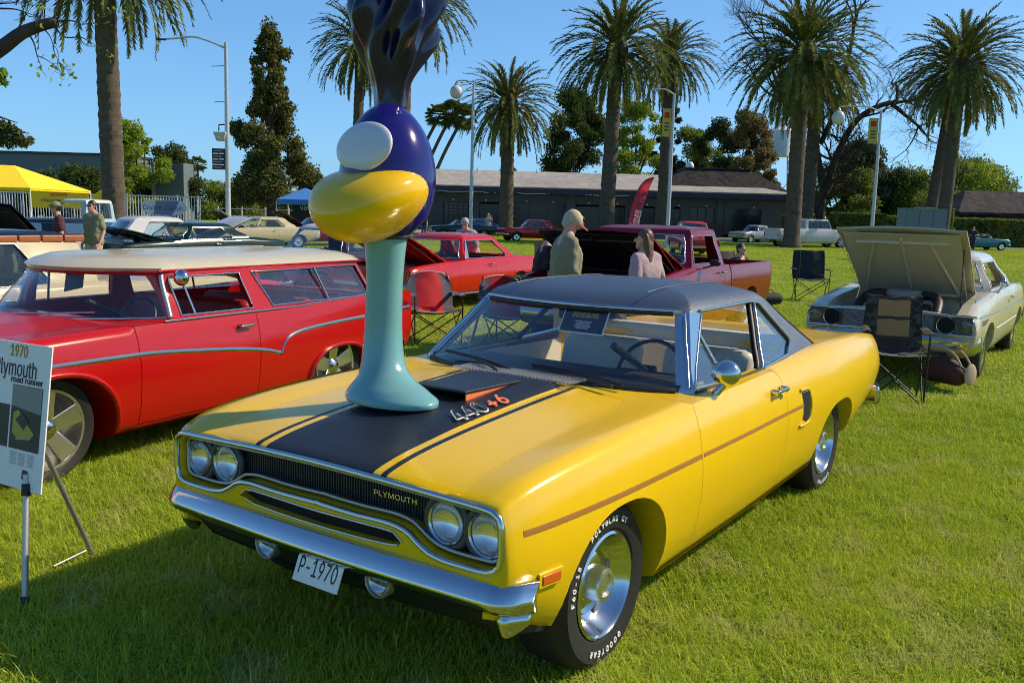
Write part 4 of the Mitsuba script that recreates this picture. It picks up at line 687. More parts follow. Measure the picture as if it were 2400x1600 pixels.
# ------------------------------------------------------------------ chairs, bag, easel
mat('red_cloth', (0.50, 0.012, 0.02), 0.75, sheen=0.3); mat('grey_cloth', (0.10, 0.10, 0.12), 0.8, sheen=0.3); mat('black_cloth', (0.012, 0.013, 0.016), 0.8, sheen=0.2); mat('tan_cloth', (0.36, 0.19, 0.07), 0.8, sheen=0.2); mat('brown_cloth', (0.045, 0.028, 0.020), 0.8, sheen=0.2)
mat('dark_frame', (0.02, 0.02, 0.022), 0.4, 0.4); mat('red_frame', (0.14, 0.014, 0.012), 0.4, 0.3); mat('tote_brown', (0.075, 0.022, 0.014), 0.7); mat('strap_tan', (0.50, 0.36, 0.22), 0.7)
def _camo(p, n, uv):
    a = mikit.noise(p.x * 28, p.y * 28, p.z * 22); b = mikit.noise(p.x * 60, p.y * 60, p.z * 50)
    return mikit.mix((0.018, 0.016, 0.012), (0.075, 0.062, 0.040), mikit.smoothstep(0.45, 0.6, a * 0.7 + b * 0.3))
mat('camo_cloth', proc(_camo), 0.85)
def cloth(P, th=0.008):
    """grid (rows, across, 3) -> a closed cloth of real thickness"""
    P = np.asarray(P, float); du = np.gradient(P, axis=0); dv = np.gradient(P, axis=1); n = np.cross(du, dv); n /= np.linalg.norm(n, axis=2, keepdims=True) + 1e-9
    return fixed(*rings(np.concatenate([P, (P - n * th)[:, ::-1]], 1)))
def camp_chair(label, x, y, yaw, mid, side, frm, style='quad', back_h=0.90, w=0.30, cat='camp chair', group=None, bands=None):
    c = thing('camp_chair', label, cat, group); fr = frame(x, y, yaw); S = (1, -1)
    path = np.array([(0.27, 0.44), (0.20, 0.435), (0.05, 0.395), (-0.12, 0.375), (-0.20, 0.42), (-0.25, 0.55), (-0.30, 0.70), (-0.345, 0.84), (-0.36, back_h)]) if style != 'tall' else np.array([(0.27, 0.50), (0.20, 0.50), (0.0, 0.47), (-0.16, 0.46), (-0.22, 0.50), (-0.27, 0.65), (-0.32, 0.85), (-0.37, 1.02), (-0.40, back_h)])
    s = np.r_[0, np.cumsum(np.linalg.norm(np.diff(path, axis=0), axis=1))]; q = np.linspace(0, s[-1], 40); pa = PchipInterpolator(s, path)(q)
    def strip_(v0, v1, u0=0.0, u1=1.0):
        rows_ = []
        for u in np.linspace(u0, u1, max(4, int((u1 - u0) * 40))):
            px, pz = np.interp(u * 39, np.arange(40), pa[:, 0]), np.interp(u * 39, np.arange(40), pa[:, 1])
            ww = w * (1.0 - (0.35 * max(0, (u - 0.80) / 0.20) ** 2 if style == 'quad' else 0.05 * u)); sag = 0.05 * (1 if u < 0.45 else 0.6)
            v = np.linspace(v0, v1, 8); rows_.append(np.column_stack([px + (0.02 * np.cos(v * 3) if u > .5 else 0 * v), v * ww, pz + sag * (v ** 2 - 0.5) * (1 if u < 0.5 else 0.2) - (0.06 * max(0, (u - 0.85) / 0.15) * v ** 2 if style == 'quad' else 0) + 0.004 * np.sin(9 * v + 13 * u)]))
        return cloth(np.array(rows_))
    if bands:
        for u0, u1, m in bands: add(c + '__sling_panel', strip_(-0.56, 0.56, u0, u1), m, fr, 50)
    else: add(c + '__seat_and_back', strip_(-0.56, 0.56), mid, fr, 50)
    for d in S: add(c + '__side_panel', strip_(0.565, 1.0) if d > 0 else strip_(-1.0, -0.565), side, fr, 50)
    h0 = 0.44 if style != 'tall' else 0.50; W = w - 0.015
    for d in S:
        add(c + '__back_post', tube(curve([(-0.22, d * W, h0 - 0.02), (-0.31, d * (W + 0.01), 0.66), (-0.365, d * (W * (0.8 if style == 'quad' else 0.97)), back_h - 0.01)]), 0.010, 7), frm, fr, True)
        add(c + '__leg', tube([(0.25, d * W, 0.0), (-0.21, d * W, h0)], 0.009, 6), frm, fr, True); add(c + '__leg', tube([(-0.25, d * W, 0.0), (0.23, d * W, h0)], 0.009, 6), frm, fr, True)
        add(c + '__leg', tube([(0.25, d * W, 0.0), (0.25, -d * W, h0 - 0.03)], 0.009, 6), frm, fr, True); add(c + '__leg', tube([(-0.25, d * W, 0.0), (-0.22, -d * W, h0 - 0.05)], 0.009, 6), frm, fr, True)
        add(c + '__front_post', tube([(0.255, d * (W + 0.01), 0.0), (0.26, d * (W + 0.02), h0 + 0.19)], 0.010, 7), frm, fr, True)
        add(c + '__arm_rest', cloth(np.array([[(xx, d * (W + 0.02) + yy, h0 + 0.20 + (0.012 if abs(yy) < 0.02 else 0)) for yy in np.linspace(-0.04, 0.04, 5)] for xx in np.linspace(0.29, -0.29, 10)])), side, fr, 50)
    if style == 'quad': add(c + '__top_rail', tube(curve([(-0.345, W * 0.98, back_h - 0.16), (-0.362, W * 0.8, back_h - 0.035), (-0.368, 0, back_h + 0.004), (-0.362, -W * 0.8, back_h - 0.035), (-0.345, -W * 0.98, back_h - 0.16)]), 0.009, 7), 'satin_steel', fr, True)
    add(c + '__seat_rail', tube(curve([(0.27, W, h0 + 0.005), (0.275, 0, h0 - 0.02), (0.27, -W, h0 + 0.005)]), 0.009, 7), 'satin_steel', fr, True)
    return c
toward = lambda x, y, off=0: math.atan2(-y, -x) + off
camp_chair('red and grey folding camp chair on the grass left of the yellow coupe\'s windshield pillar', -1.08, 12.35, toward(-1.08, 12.35, 0.25), 'red_cloth', 'grey_cloth', 'red_frame', back_h=0.93, w=0.33)
camp_chair('red and grey folding camp chair seen through the yellow coupe\'s windshield', -0.02, 11.95, toward(-0.02, 11.95, 0.45), 'red_cloth', 'grey_cloth', 'red_frame', back_h=0.93, w=0.33)
camp_chair('brown camp chair with tan mesh panel and camouflage sides behind the yellow coupe\'s tail', 3.86, 9.05, toward(3.86, 9.05, 0.10), 'tan_cloth', 'camo_cloth', 'dark_frame', 'tall', 0.93, 0.285, bands=[(0.0, 0.55, 'brown_cloth'), (0.552, 0.70, 'tan_cloth'), (0.705, 0.725, 'brown_cloth'), (0.73, 0.86, 'tan_cloth'), (0.862, 1.0, 'brown_cloth')])
camp_chair('tall black padded camp chair standing alone on the sunny lawn', 6.72, 20.5, toward(6.72, 20.5, 0.2), 'black_cloth', 'black_cloth', 'dark_frame', 'tall', 1.12, 0.36)
camp_chair('black camp chair behind the tail of the red hardtop coupe', 0.95, 21.5, toward(0.95, 21.5, 0.6), 'black_cloth', 'black_cloth', 'dark_frame', 'tall', 1.15, 0.34)
camp_chair('black camp chair holding the seated person beyond the red pickup bed', 4.42, 17.6, toward(4.42, 17.6, 0.9), 'black_cloth', 'black_cloth', 'dark_frame', 'tall', 1.15, 0.30)
tb = thing('tote_bag', 'round brown tote bag with tan straps on the grass beside the brown camp chair', 'bag'); ft = frame(4.72, 9.75, 0.4)
add(tb + '__body', tm(hull([(0.0, -0.17, 0.17), (0.0, 0.17, 0.17), (0, 0, 0.26)], [0.115, 0.115, 0.11], 20)), 'tote_brown', ft, 50)
add(tb + '__end_panel', sphere((0.02, -0.325, 0.20), (0.085, 0.02, 0.12), 20), 'strap_tan', ft, True)
for d in (0.07, -0.07): add(tb + '__strap', tube(curve([(d, -0.28, 0.28), (d, -0.10, 0.43), (d, 0.10, 0.43), (d, 0.28, 0.28)]), 0.012, 7), 'strap_tan', ft, True)
add(tb + '__rolled_cloth', hull([(0.05, 0.05, 0.42), (-0.05, 0.22, 0.42), (0.02, 0.14, 0.46)], [0.035, 0.035, 0.03], 12), 'strap_tan', ft)
bk = thing('duffel_bag', 'small black duffel bag on the grass behind the red pickup', 'bag'); add(bk + '__body', hull([(-0.18, 0, 0.13), (0.18, 0, 0.13)], [0.13, 0.13], 16), 'black_cloth', frame(5.45, 19.2, 0.3)); add(bk + '__handle', tube(curve([(-0.12, 0, 0.25), (0, 0, 0.33), (0.12, 0, 0.25)]), 0.012, 6), 'grey_cloth', frame(5.45, 19.2, 0.3), True)
# easel with a printed board
ea = thing('easel', 'light metal easel standing in the grass at the left edge', 'easel')
add(ea + '__pole', tube([(-2.078, 3.71, 0.0), (-2.125, 3.86, 0.56)], 0.0135, 12), 'satin_steel', None, True); add(ea + '__foot_cap', tube([(-2.078, 3.71, 0.0), (-2.083, 3.725, 0.055)], 0.018, 12), 'black_trim', None, True)
add(ea + '__collar', tube([(-2.117, 3.836, 0.47), (-2.121, 3.850, 0.52)], 0.020, 12), 'black_trim', None, True)
add(ea + '__rear_leg', tube([(-2.065, 4.33, 0.0), (-2.11, 3.97, 0.66)], 0.0125, 12), 'satin_steel', None, True); add(ea + '__left_leg', tube([(-2.60, 4.05, 0.0), (-2.50, 4.06, 0.60)], 0.0125, 12), 'satin_steel', None, True)
add(ea + '__brace', tube([(-2.078, 4.29, 0.05), (-2.16, 4.12, 0.03)], 0.006, 8), 'satin_steel', None, True)
sb = thing('poster_board', 'white poster board about a 1970 car, resting on the easel', 'sign')
rr = np.array([0.87, -0.49, 0.0]); upv = np.array([0.03, 0.08, 0.63]); MB = facing(np.array([-2.035, 3.80, 0.49]), rr, upv)   # origin: lower right corner
mat('print_gold', (0.45, 0.24, 0.03), 0.6); mat('print_plum', (0.045, 0.02, 0.055), 0.6); mat('print_grey', (0.30, 0.30, 0.31), 0.7); mat('print_dark', (0.035, 0.035, 0.033), 0.6); mat('print_sky', (0.22, 0.23, 0.22), 0.6); mat('print_car', (0.36, 0.30, 0.05), 0.6)
Lb = lambda name, m, mt: add(sb + '__' + name, xf(m, MB), mt, None, False)
Lb('board', box(-0.27, 0.32, -0.004, 0.54, 0.645, 0.006), 'card_white')
pt_ = lambda t, h, w, x, y, bold=False: lettering(t, h, facing((x - w / 2, y, 0.0), (1, 0, 0), (0, 1, 0)), 0.0015, bold, w)
Lb('heading_year', pt_('1970', 0.050, 0.130, -0.165, 0.605, True), 'print_gold'); Lb('heading_make', pt_('Plymouth', 0.072, 0.31, -0.092, 0.528), 'print_plum'); Lb('heading_model', pt_('road runner', 0.026, 0.235, -0.040, 0.478, True), 'print_plum')
pic = lambda P, z: xf(CrossSection([np.array(P, float)]).extrude(0.0008), rotm([0, 0, 1], 0, (0, 0, z)))
Lb('photo_panel', tm(pic([(-0.255, 0.17), (-0.038, 0.17), (-0.038, 0.455), (-0.255, 0.455)], 0.0)), 'print_dark'); Lb('photo_panel__sky', tm(pic([(-0.253, 0.36), (-0.040, 0.34), (-0.040, 0.453), (-0.253, 0.453)], 0.001)), 'print_sky')
Lb('photo_panel__car', tm(pic([(-0.235, 0.24), (-0.19, 0.215), (-0.10, 0.225), (-0.075, 0.25), (-0.13, 0.29), (-0.20, 0.345), (-0.232, 0.33)], 0.002)), 'print_car'); Lb('photo_panel__car_top', tm(pic([(-0.215, 0.30), (-0.15, 0.26), (-0.12, 0.30), (-0.17, 0.335)], 0.003)), 'print_dark'); Lb('photo_panel__bumper', tm(pic([(-0.205, 0.212), (-0.10, 0.222), (-0.10, 0.228), (-0.205, 0.219)], 0.003)), 'print_grey')
Lb('photo_panel_edge', tm(pic([(-0.50, 0.17), (-0.268, 0.17), (-0.268, 0.36), (-0.50, 0.36)], 0.0)), 'print_dark')
for j in range(3):
    for i in range(7): Lb('text_line', box(-0.215 + j * 0.062, 0.155 - i * 0.0085, 0.0004, 0.050 - 0.012 * ((i * 7 + j * 3) % 3 == 2), 0.0032, 0.0008), 'print_grey')
Lb('engine_print', tm(pic([(-0.145, 0.045), (-0.105, 0.04), (-0.095, 0.065), (-0.105, 0.085), (-0.14, 0.085)], 0.0)), 'print_plum')

# ------------------------------------------------------------------ people
mat('skin', (0.50, 0.29, 0.20), 0.55); mat('skin_pink', (0.56, 0.28, 0.22), 0.55); mat('hair_brown', (0.10, 0.050, 0.022), 0.5); mat('hair_dark', (0.02, 0.014, 0.010), 0.5); mat('hair_grey', (0.35, 0.34, 0.33), 0.6)
mat('olive_shirt', (0.19, 0.19, 0.12), 0.85, sheen=0.3); mat('lilac_shirt', (0.36, 0.26, 0.29), 0.85); mat('khaki_cloth', (0.44, 0.37, 0.25), 0.85); mat('denim', (0.06, 0.09, 0.20), 0.85); mat('black_shirt', (0.02, 0.014, 0.016), 0.85); mat('maroon_shirt', (0.07, 0.02, 0.03), 0.85); mat('sage_cloth', (0.20, 0.21, 0.11), 0.85); mat('red_shirt', (0.45, 0.03, 0.03), 0.85); mat('grey_shirt', (0.28, 0.29, 0.30), 0.85); mat('navy_cloth', (0.02, 0.025, 0.05), 0.85); mat('eye_dark', (0.01, 0.008, 0.008), 0.2)
def chain(J): return Manifold.batch_boolean([hull([a[0], b[0]], [a[1], b[1]], 12) for a, b in zip(J[:-1], J[1:])], OpAdd)
def smooth_body(parts, it=8, e=0.028):
    m = tm(Manifold.batch_boolean(parts, OpAdd).refine_to_length(e)); m.merge_vertices(); trimesh.smoothing.filter_taubin(m, iterations=it); return m
def hand(p, d, side, s):
    """palm and five bent fingers at wrist p, pointing along d; side: where the thumb lies"""
    d = np.array(d, float) / np.linalg.norm(d); side = np.array(side, float); side -= d * (side @ d); side /= np.linalg.norm(side); n = np.cross(d, side); p = np.array(p, float); out = [hull([p, p + d * 0.045 * s + side * 0.025 * s, p + d * 0.095 * s + side * 0.03 * s, p + d * 0.095 * s - side * 0.03 * s], [0.026 * s, 0.022 * s, 0.014 * s, 0.014 * s], 10)]
    for i, L in enumerate((0.070, 0.080, 0.075, 0.058)):
        b = p + d * 0.095 * s + side * (0.028 - 0.019 * i) * s; k = b + d * L * 0.5 * s - n * 0.012 * s; out.append(chain([(b, 0.0095 * s), (k, 0.009 * s), (k + d * L * 0.42 * s - n * 0.028 * s, 0.0078 * s)]))
    b = p + d * 0.03 * s + side * 0.03 * s; out.append(chain([(b, 0.012 * s), (b + d * 0.03 * s + side * 0.028 * s, 0.011 * s), (b + d * 0.062 * s + side * 0.034 * s - n * 0.01 * s, 0.009 * s)])); return out
def person(label, x, y, yaw, h, shirt, legs, hair=None, cap=None, skinm='skin', lean=0.0, arms=None, long_sleeve=False, hair_len=0, head_turn=0.0, nod=0.0, sit=False, beard=None, lwide=1.0, group=None, short_legs=False, shades=False, hat_brim=False):
    c = thing('person', label, 'person', group); fr = frame(x, y, yaw); H = h
    hipz = 0.52 * H if not sit else 0.50; ch = np.array([0.0, 0, hipz])
    sp = lambda t: ch + np.array([math.sin(lean) * t, 0, math.cos(lean) * t]) * H
    k = lwide; hips, waist, chest, sh, nk = sp(0.0), sp(0.09), sp(0.205), sp(0.295), sp(0.345)
    torso = [Manifold.batch_hull([Manifold.sphere(0.068 * H * k, 14).translate(list(p + np.array([0, d * 0.052 * H, 0]))) for d in (1, -1) for p in (hips,)] + [Manifold.sphere(0.064 * H * k, 14).translate(list(waist + np.array([0.005, d * 0.042 * H, 0]))) for d in (1, -1)]),
             Manifold.batch_hull([Manifold.sphere(0.064 * H * k, 14).translate(list(waist + np.array([0.005, d * 0.042 * H, 0]))) for d in (1, -1)] + [Manifold.sphere(0.066 * H * k, 14).translate(list(chest + np.array([0, d * 0.055 * H, 0]))) for d in (1, -1)]),
             Manifold.batch_hull([Manifold.sphere(0.066 * H * k, 14).translate(list(chest + np.array([0, d * 0.055 * H, 0]))) for d in (1, -1)] + [Manifold.sphere(0.038 * H, 14).translate(list(sh + np.array([-0.005, d * 0.090 * H, -0.012 * H]))) for d in (1, -1)] + [Manifold.sphere(0.035 * H, 12).translate(list(nk))])]
    lg = []
    for d in (1, -1):
        a = hips + np.array([0, d * 0.052 * H, -0.02 * H])
        kn = np.array([0.012 * H + (0.44 if sit else 0.0), d * 0.058 * H, 0.285 * H if not sit else 0.50]); an = np.array([-0.01 * H + (0.42 if sit else 0.0), d * 0.060 * H, 0.045 * H]); lg.append((a, kn, an))
    A = arms or [((-0.02, 0.03, -0.175), (0.05, 0.03, -0.32))] * 2; ar = []
    for d, (e, w) in zip((1, -1), A):
        s0 = sh + np.array([-0.005, d * 0.100 * H, -0.012 * H]); ar.append((s0, s0 + np.array([e[0], d * e[1], e[2]]) * H, s0 + np.array([w[0], d * w[1], w[2]]) * H))
    body = list(torso) + [chain([(a, 0.060 * H), (kn, 0.036 * H), (an, 0.024 * H)]) for a, kn, an in lg] + [chain([(s0, 0.034 * H), (e, 0.026 * H), (w, 0.018 * H)]) for s0, e, w in ar]
    fw = np.array([math.cos(head_turn) * math.cos(nod), math.sin(head_turn) * math.cos(nod), -math.sin(nod)]); hc = nk + np.array([0.012 * H, 0, 0.072 * H]) + fw * 0.01 * H; lf = np.array([-math.sin(head_turn), math.cos(head_turn), 0]); upn = np.cross(fw, lf)
    R = 0.0475 * H
    skull = [Manifold.batch_hull([Manifold.sphere(R, 18).translate(list(hc + upn * 0.018 * H - fw * 0.008 * H)), Manifold.sphere(R * 0.80, 16).translate(list(hc - upn * 0.022 * H + fw * 0.012 * H)), Manifold.sphere(R * 0.42, 14).translate(list(hc - upn * 0.052 * H + fw * 0.034 * H))]), chain([(nk - np.array([0, 0, 0.02 * H]), 0.034 * H), (hc - upn * 0.02 * H - fw * 0.01 * H, 0.030 * H)]),
             hull([hc + fw * 0.050 * H + upn * 0.010 * H, hc + fw * 0.064 * H - upn * 0.012 * H, hc + fw * 0.050 * H - upn * 0.016 * H + lf * 0.008 * H, hc + fw * 0.050 * H - upn * 0.016 * H - lf * 0.008 * H], [0.005 * H, 0.007 * H, 0.006 * H, 0.006 * H], 8), hull([hc + fw * 0.046 * H - upn * 0.034 * H + lf * 0.012 * H, hc + fw * 0.046 * H - upn * 0.034 * H - lf * 0.012 * H], [0.005 * H] * 2, 8)]
    for d in (1, -1): skull.append(hull([hc + lf * d * 0.046 * H + upn * 0.006 * H - fw * 0.004 * H, hc + lf * d * 0.046 * H - upn * 0.012 * H], [0.010 * H, 0.007 * H], 8))
    hs = []
    for (s0, e, w), d in zip(ar, (1, -1)): hs += hand(w, w - e + np.array([0.02, 0, -0.05]), np.array([1.0, -d * 0.4, 0.3]), H / 1.75)
    m = tm(Manifold.batch_boolean(body + skull, OpAdd).refine_to_length(0.026)); m.merge_vertices(); trimesh.smoothing.filter_taubin(m, iterations=5); m = trimesh.util.concatenate([m, tm(Manifold.batch_boolean(hs, OpAdd))])
    add(c + '__body', m, skinm, fr, True)
    for d in (1, -1): add(c + '__eye', sphere(tuple(hc + fw * 0.0465 * H + lf * d * 0.018 * H + upn * 0.012 * H), 0.0062 * H, 10), 'eye_dark', fr, True)
    if shades: add(c + '__sunglasses', hull([hc + fw * 0.050 * H + lf * 0.03 * H + upn * 0.012 * H, hc + fw * 0.050 * H - lf * 0.03 * H + upn * 0.012 * H, hc + fw * 0.05 * H + lf * 0.03 * H, hc + fw * 0.05 * H - lf * 0.03 * H], [0.006 * H] * 4, 8), 'eye_dark', fr)
    # clothing
    g = 0.010 * H
    st = [t for t in torso]; grow = [Manifold.batch_hull([Manifold.sphere(0.068 * H * k + g, 14).translate(list(hips + np.array([0, d * 0.054 * H, -0.01 * H]))) for d in (1, -1)] + [Manifold.sphere(0.064 * H * k + g * 1.3, 14).translate(list(waist + np.array([0.005, d * 0.044 * H, 0]))) for d in (1, -1)]),
        Manifold.batch_hull([Manifold.sphere(0.064 * H * k + g * 1.3, 14).translate(list(waist + np.array([0.005, d * 0.044 * H, 0]))) for d in (1, -1)] + [Manifold.sphere(0.066 * H * k + g, 14).translate(list(chest + np.array([0, d * 0.055 * H, 0]))) for d in (1, -1)]),
        Manifold.batch_hull([Manifold.sphere(0.066 * H * k + g, 14).translate(list(chest + np.array([0, d * 0.055 * H, 0]))) for d in (1, -1)] + [Manifold.sphere(0.038 * H + g, 14).translate(list(sh + np.array([-0.005, d * 0.092 * H, -0.012 * H]))) for d in (1, -1)] + [Manifold.sphere(0.034 * H, 12).translate(list(nk - np.array([0, 0, 0.022 * H])))])]
    for s0, e, w in ar:
        if long_sleeve: grow.append(chain([(s0, 0.036 * H + g), (e, 0.030 * H + g), (e + (w - e) * 0.93, 0.021 * H + g)]))
        else: grow.append(chain([(s0, 0.036 * H + g), (s0 + (e - s0) * 0.72, 0.033 * H + g)]))
    sm = smooth_body(grow, 6); nz = mfbm(sm.vertices * 14, 2, 5) - 0.5; sm.vertices += sm.vertex_normals * (nz * 0.035 * H / 1.75)[:, None]
    add(c + '__shirt', sm, shirt, fr, True)
    tr = [Manifold.batch_hull([Manifold.sphere(0.066 * H * k + g * 0.7, 14).translate(list(hips + np.array([0, d * 0.052 * H, -0.01 * H]))) for d in (1, -1)])]
    for a, kn, an in lg: tr.append(chain([(a, 0.062 * H + g * 0.6), (kn, 0.040 * H + g), (an if not short_legs else kn + (an - kn) * 0.1, 0.034 * H + g)]))
    add(c + '__trousers', smooth_body(tr, 5, 0.035), legs, fr, True)
    for a, kn, an in lg: add(c + '__shoe', hull([an + [-0.03, 0, -0.03 * H], an + [0.15, 0, -0.035 * H], an + [0.0, 0, 0.0]], [0.036, 0.032, 0.036], 12), 'black_trim', fr)
    if hair:
        hp = [Manifold.batch_hull([Manifold.sphere(R * 1.10, 18).translate(list(hc + upn * 0.022 * H - fw * 0.014 * H)), Manifold.sphere(R * 0.85, 14).translate(list(hc - upn * 0.012 * H - fw * 0.022 * H))])]
        if hair_len:
            for i in range(-3, 4):
                o = hc - fw * (0.030 - 0.004 * abs(i)) * H + lf * i * 0.0135 * H; hp.append(chain([(o + upn * 0.02 * H, 0.026 * H), (o - upn * 0.05 * H - fw * 0.014 * H, 0.027 * H), (o * [1, 1, 0] + [0, 0, hc[2] - hair_len * 0.7] - fw * 0.022 * H + lf * i * 0.002 * H, 0.025 * H), (o * [1, 1, 0] + [0, 0, hc[2] - hair_len - 0.02 * (i % 2)] - fw * 0.018 * H, 0.014 * H)]))
        hm = Manifold.batch_boolean(hp, OpAdd)
        if not hair_len or True: hm -= Manifold.batch_hull([Manifold.sphere(R * 0.9, 14).translate(list(hc + fw * 0.052 * H - upn * 0.012 * H)), Manifold.sphere(R * 0.75, 14).translate(list(hc + fw * 0.058 * H - upn * 0.08 * H))])
        hm = tm(hm.refine_to_length(0.014)); hm.vertices += hm.vertex_normals * ((mfbm(hm.vertices * [60, 60, 14], 2, 8) - 0.5) * 0.016)[:, None]; add(c + '__hair', hm, hair, fr, True)
    if beard: add(c + '__beard', hull([hc - upn * 0.052 * H + fw * 0.036 * H, hc - upn * 0.03 * H + fw * 0.034 * H + lf * 0.022 * H, hc - upn * 0.03 * H + fw * 0.034 * H - lf * 0.022 * H], [R * 0.42, R * 0.3, R * 0.3], 12), beard, fr)
    if cap:
        dome = hull([hc + upn * 0.030 * H - fw * 0.006 * H, hc + upn * 0.022 * H + fw * 0.012 * H], [R * 1.20, R * 1.08], 20) - xf_box(hc + upn * 0.0 * H, upn, 0.2, -0.2)
        k_ = add(c + '__hat', dome, cap, fr, 50)
        if hat_brim: add(k_ + '__brim', xf(revolve([(R * 0.95, 0.0), (R * 1.9, -0.035), (R * 1.92, -0.028), (R * 1.0, 0.012)], 28, 'z'), facing(hc + upn * 0.014 * H, np.cross(upn, fw), -np.cross(upn, np.cross(upn, fw)))), cap, fr, 50)
        else: add(k_ + '__peak', hull([hc + upn * 0.016 * H + fw * 0.045 * H + lf * 0.030 * H, hc + upn * 0.016 * H + fw * 0.045 * H - lf * 0.030 * H, hc + upn * 0.006 * H + fw * 0.112 * H + lf * 0.022 * H, hc + upn * 0.000 * H + fw * 0.112 * H - lf * 0.022 * H], [0.007] * 4, 10), cap, fr)
    return c
def xf_box(o, n, up, down):
    """a big block below the plane through o with normal n"""
    n = np.array(n, float) / np.linalg.norm(n); a = np.cross(n, [0.3, 0.9, 0.1]); a /= np.linalg.norm(a); b = np.cross(n, a); M = np.column_stack([a, b, n, np.array(o) - n * 0.25])
    return Manifold.cube([1, 1, 0.5], True).transform(M)
down = ((-0.02, 0.02, -0.175), (0.03, 0.02, -0.32))
person('man in khaki cap and olive shirt looking down beside the red pickup\'s open hood', 0.585, 10.6, 0.25, 1.80, 'olive_shirt', 'khaki_cloth', cap='khaki_cloth', hair='hair_grey', skinm='skin_pink', long_sleeve=True, nod=0.45, head_turn=-0.15, lean=0.06, lwide=1.22, arms=[((0.0, 0.03, -0.175), (0.10, 0.0, -0.29))] * 2)
person('woman with long brown hair in lilac shirt facing the red pickup\'s engine', 1.47, 10.15, 2.35, 1.62, 'lilac_shirt', 'denim', hair='hair_brown', hair_len=0.52, arms=[((-0.03, 0.05, -0.165), (0.02, 0.03, -0.30))] * 2, head_turn=0.55, lwide=1.0)
person('person in dark shirt and jeans half hidden behind the man in khaki cap', 0.36, 12.2, 0.2, 1.60, 'black_shirt', 'denim', hair='hair_dark', lean=0.15, lwide=1.1)
person('seated person with dark hair in chair beyond the red pickup bed', 4.42, 17.6, toward(4.42, 17.6, 0.9), 1.70, 'black_shirt', 'denim', hair='hair_dark', sit=True, lean=-0.12)
person('man in sage bucket hat and maroon shirt beside the black open hood', -9.95, 19.9, -2.6, 1.74, 'maroon_shirt', 'denim', hair='hair_dark', cap='sage_cloth', hat_brim=True, lean=0.06)
person('man in dark sunglasses and sage shirt next to the bucket hat man', -9.40, 20.3, -1.9, 1.80, 'sage_cloth', 'khaki_cloth', hair='hair_dark', skinm='skin_pink', shades=True)
person('grey haired person bending over beyond the red hardtop roof', -0.95, 19.6, -1.9, 1.74, 'grey_shirt', 'denim', hair='hair_grey', lean=0.55, nod=0.6)
person('person in hat lifting both hands by the light blue coupe', -2.15, 73.0, -1.2, 1.78, 'grey_shirt', 'denim', hair='hair_dark', cap='khaki_cloth', hat_brim=True, arms=[((0.08, 0.06, -0.10), (0.12, 0.0, 0.06))] * 2)
person('man in red shirt and grey cap beyond the pickup\'s open hood', 3.35, 48.0, -0.8, 1.78, 'red_shirt', 'denim', hair='hair_dark', cap='hair_grey', lean=0.2)
person('person in black standing in front of the teal convertible', 34.9, 69.5, -2.0, 1.80, 'navy_cloth', 'navy_cloth', hair='hair_dark', arms=[((0.02, 0.10, -0.15), (0.10, 0.02, -0.16))] * 2)
person('shorter person in dark clothes beside the teal convertible', 33.7, 70.2, -1.2, 1.66, 'black_shirt', 'navy_cloth', hair='hair_dark')
person('person in purple shirt standing behind the dark green convertible', -6.6, 66.0, -1.5, 1.75, 'navy_cloth', 'denim', hair='hair_grey')
# ------------------------------------------------------------------ buildings, fences, lamps, tents
def _shingle(p, n, uv):
    a = mikit.noise(p.x * 1.3, p.y * 3, p.z * 9); b = mikit.fbm(p.x * 0.25, p.y * 0.3, 1.0, 3); r = mikit.cell_rand(p.x * 1.6 + dr.floor(p.z * 5) * 0.5, dr.floor(p.z * 5))
    return mikit.mix((0.235, 0.225, 0.205), (0.36, 0.345, 0.315), b * 0.6 + r * 0.4) * (0.85 + 0.3 * a)
mat('grey_shingle', proc(_shingle), 0.9, spec=0.2)
def _dshingle(p, n, uv):
    r = mikit.cell_rand(p.x * 2.2 + dr.floor(p.z * 4) * 0.5, dr.floor(p.z * 4)); return mikit.mix((0.020, 0.019, 0.022), (0.055, 0.048, 0.045), r)
mat('dark_shingle', proc(_dshingle), 0.9, spec=0.2)
def _stucco(p, n, uv): return mikit.mix((0.075, 0.085, 0.085), (0.10, 0.11, 0.108), mikit.fbm(p.x * 0.8, p.y * 0.8, p.z * 0.8, 3))
mat('grey_stucco', proc(_stucco), 0.9, spec=0.1); mat('navy_fascia', (0.022, 0.028, 0.042), 0.6); mat('dark_window', (0.010, 0.012, 0.016), 0.15, spec=0.6); mat('window_bar', (0.16, 0.14, 0.11), 0.6); mat('brown_wall', (0.075, 0.055, 0.045), 0.9); mat('beige_wall', (0.30, 0.25, 0.19), 0.9); mat('teal_wall', (0.10, 0.14, 0.15), 0.8)
mat('white_metal', (0.72, 0.74, 0.72), 0.45); mat('galvanised', (0.45, 0.48, 0.50), 0.4, 0.3); mat('cabinet_grey', (0.11, 0.15, 0.17), 0.5); mat('tent_yellow', (0.80, 0.60, 0.01), 0.7, sheen=0.2); mat('tent_blue', (0.05, 0.20, 0.55), 0.7); mat('flag_red', (0.62, 0.04, 0.07), 0.7); mat('banner_slate', (0.20, 0.23, 0.31), 0.7); mat('banner_black', (0.03, 0.03, 0.04), 0.8); mat('flag_ink', (0.10, 0.04, 0.10), 0.7); mat('banner_gold', (0.48, 0.36, 0.04), 0.7); mat('print_red', (0.40, 0.03, 0.02), 0.7)
scene['lamp_globe'] = {'type': 'twosided', 'bsdf': {'type': 'roughplastic', 'alpha': 0.05, 'diffuse_reflectance': {'type': 'rgb', 'value': [0.62, 0.64, 0.64]}}}
B = thing('pavilion_building', 'long low dark building with pale shingle roof across the drive', 'building')
BY = 96.0; x0, x1 = -15.0, 28.3
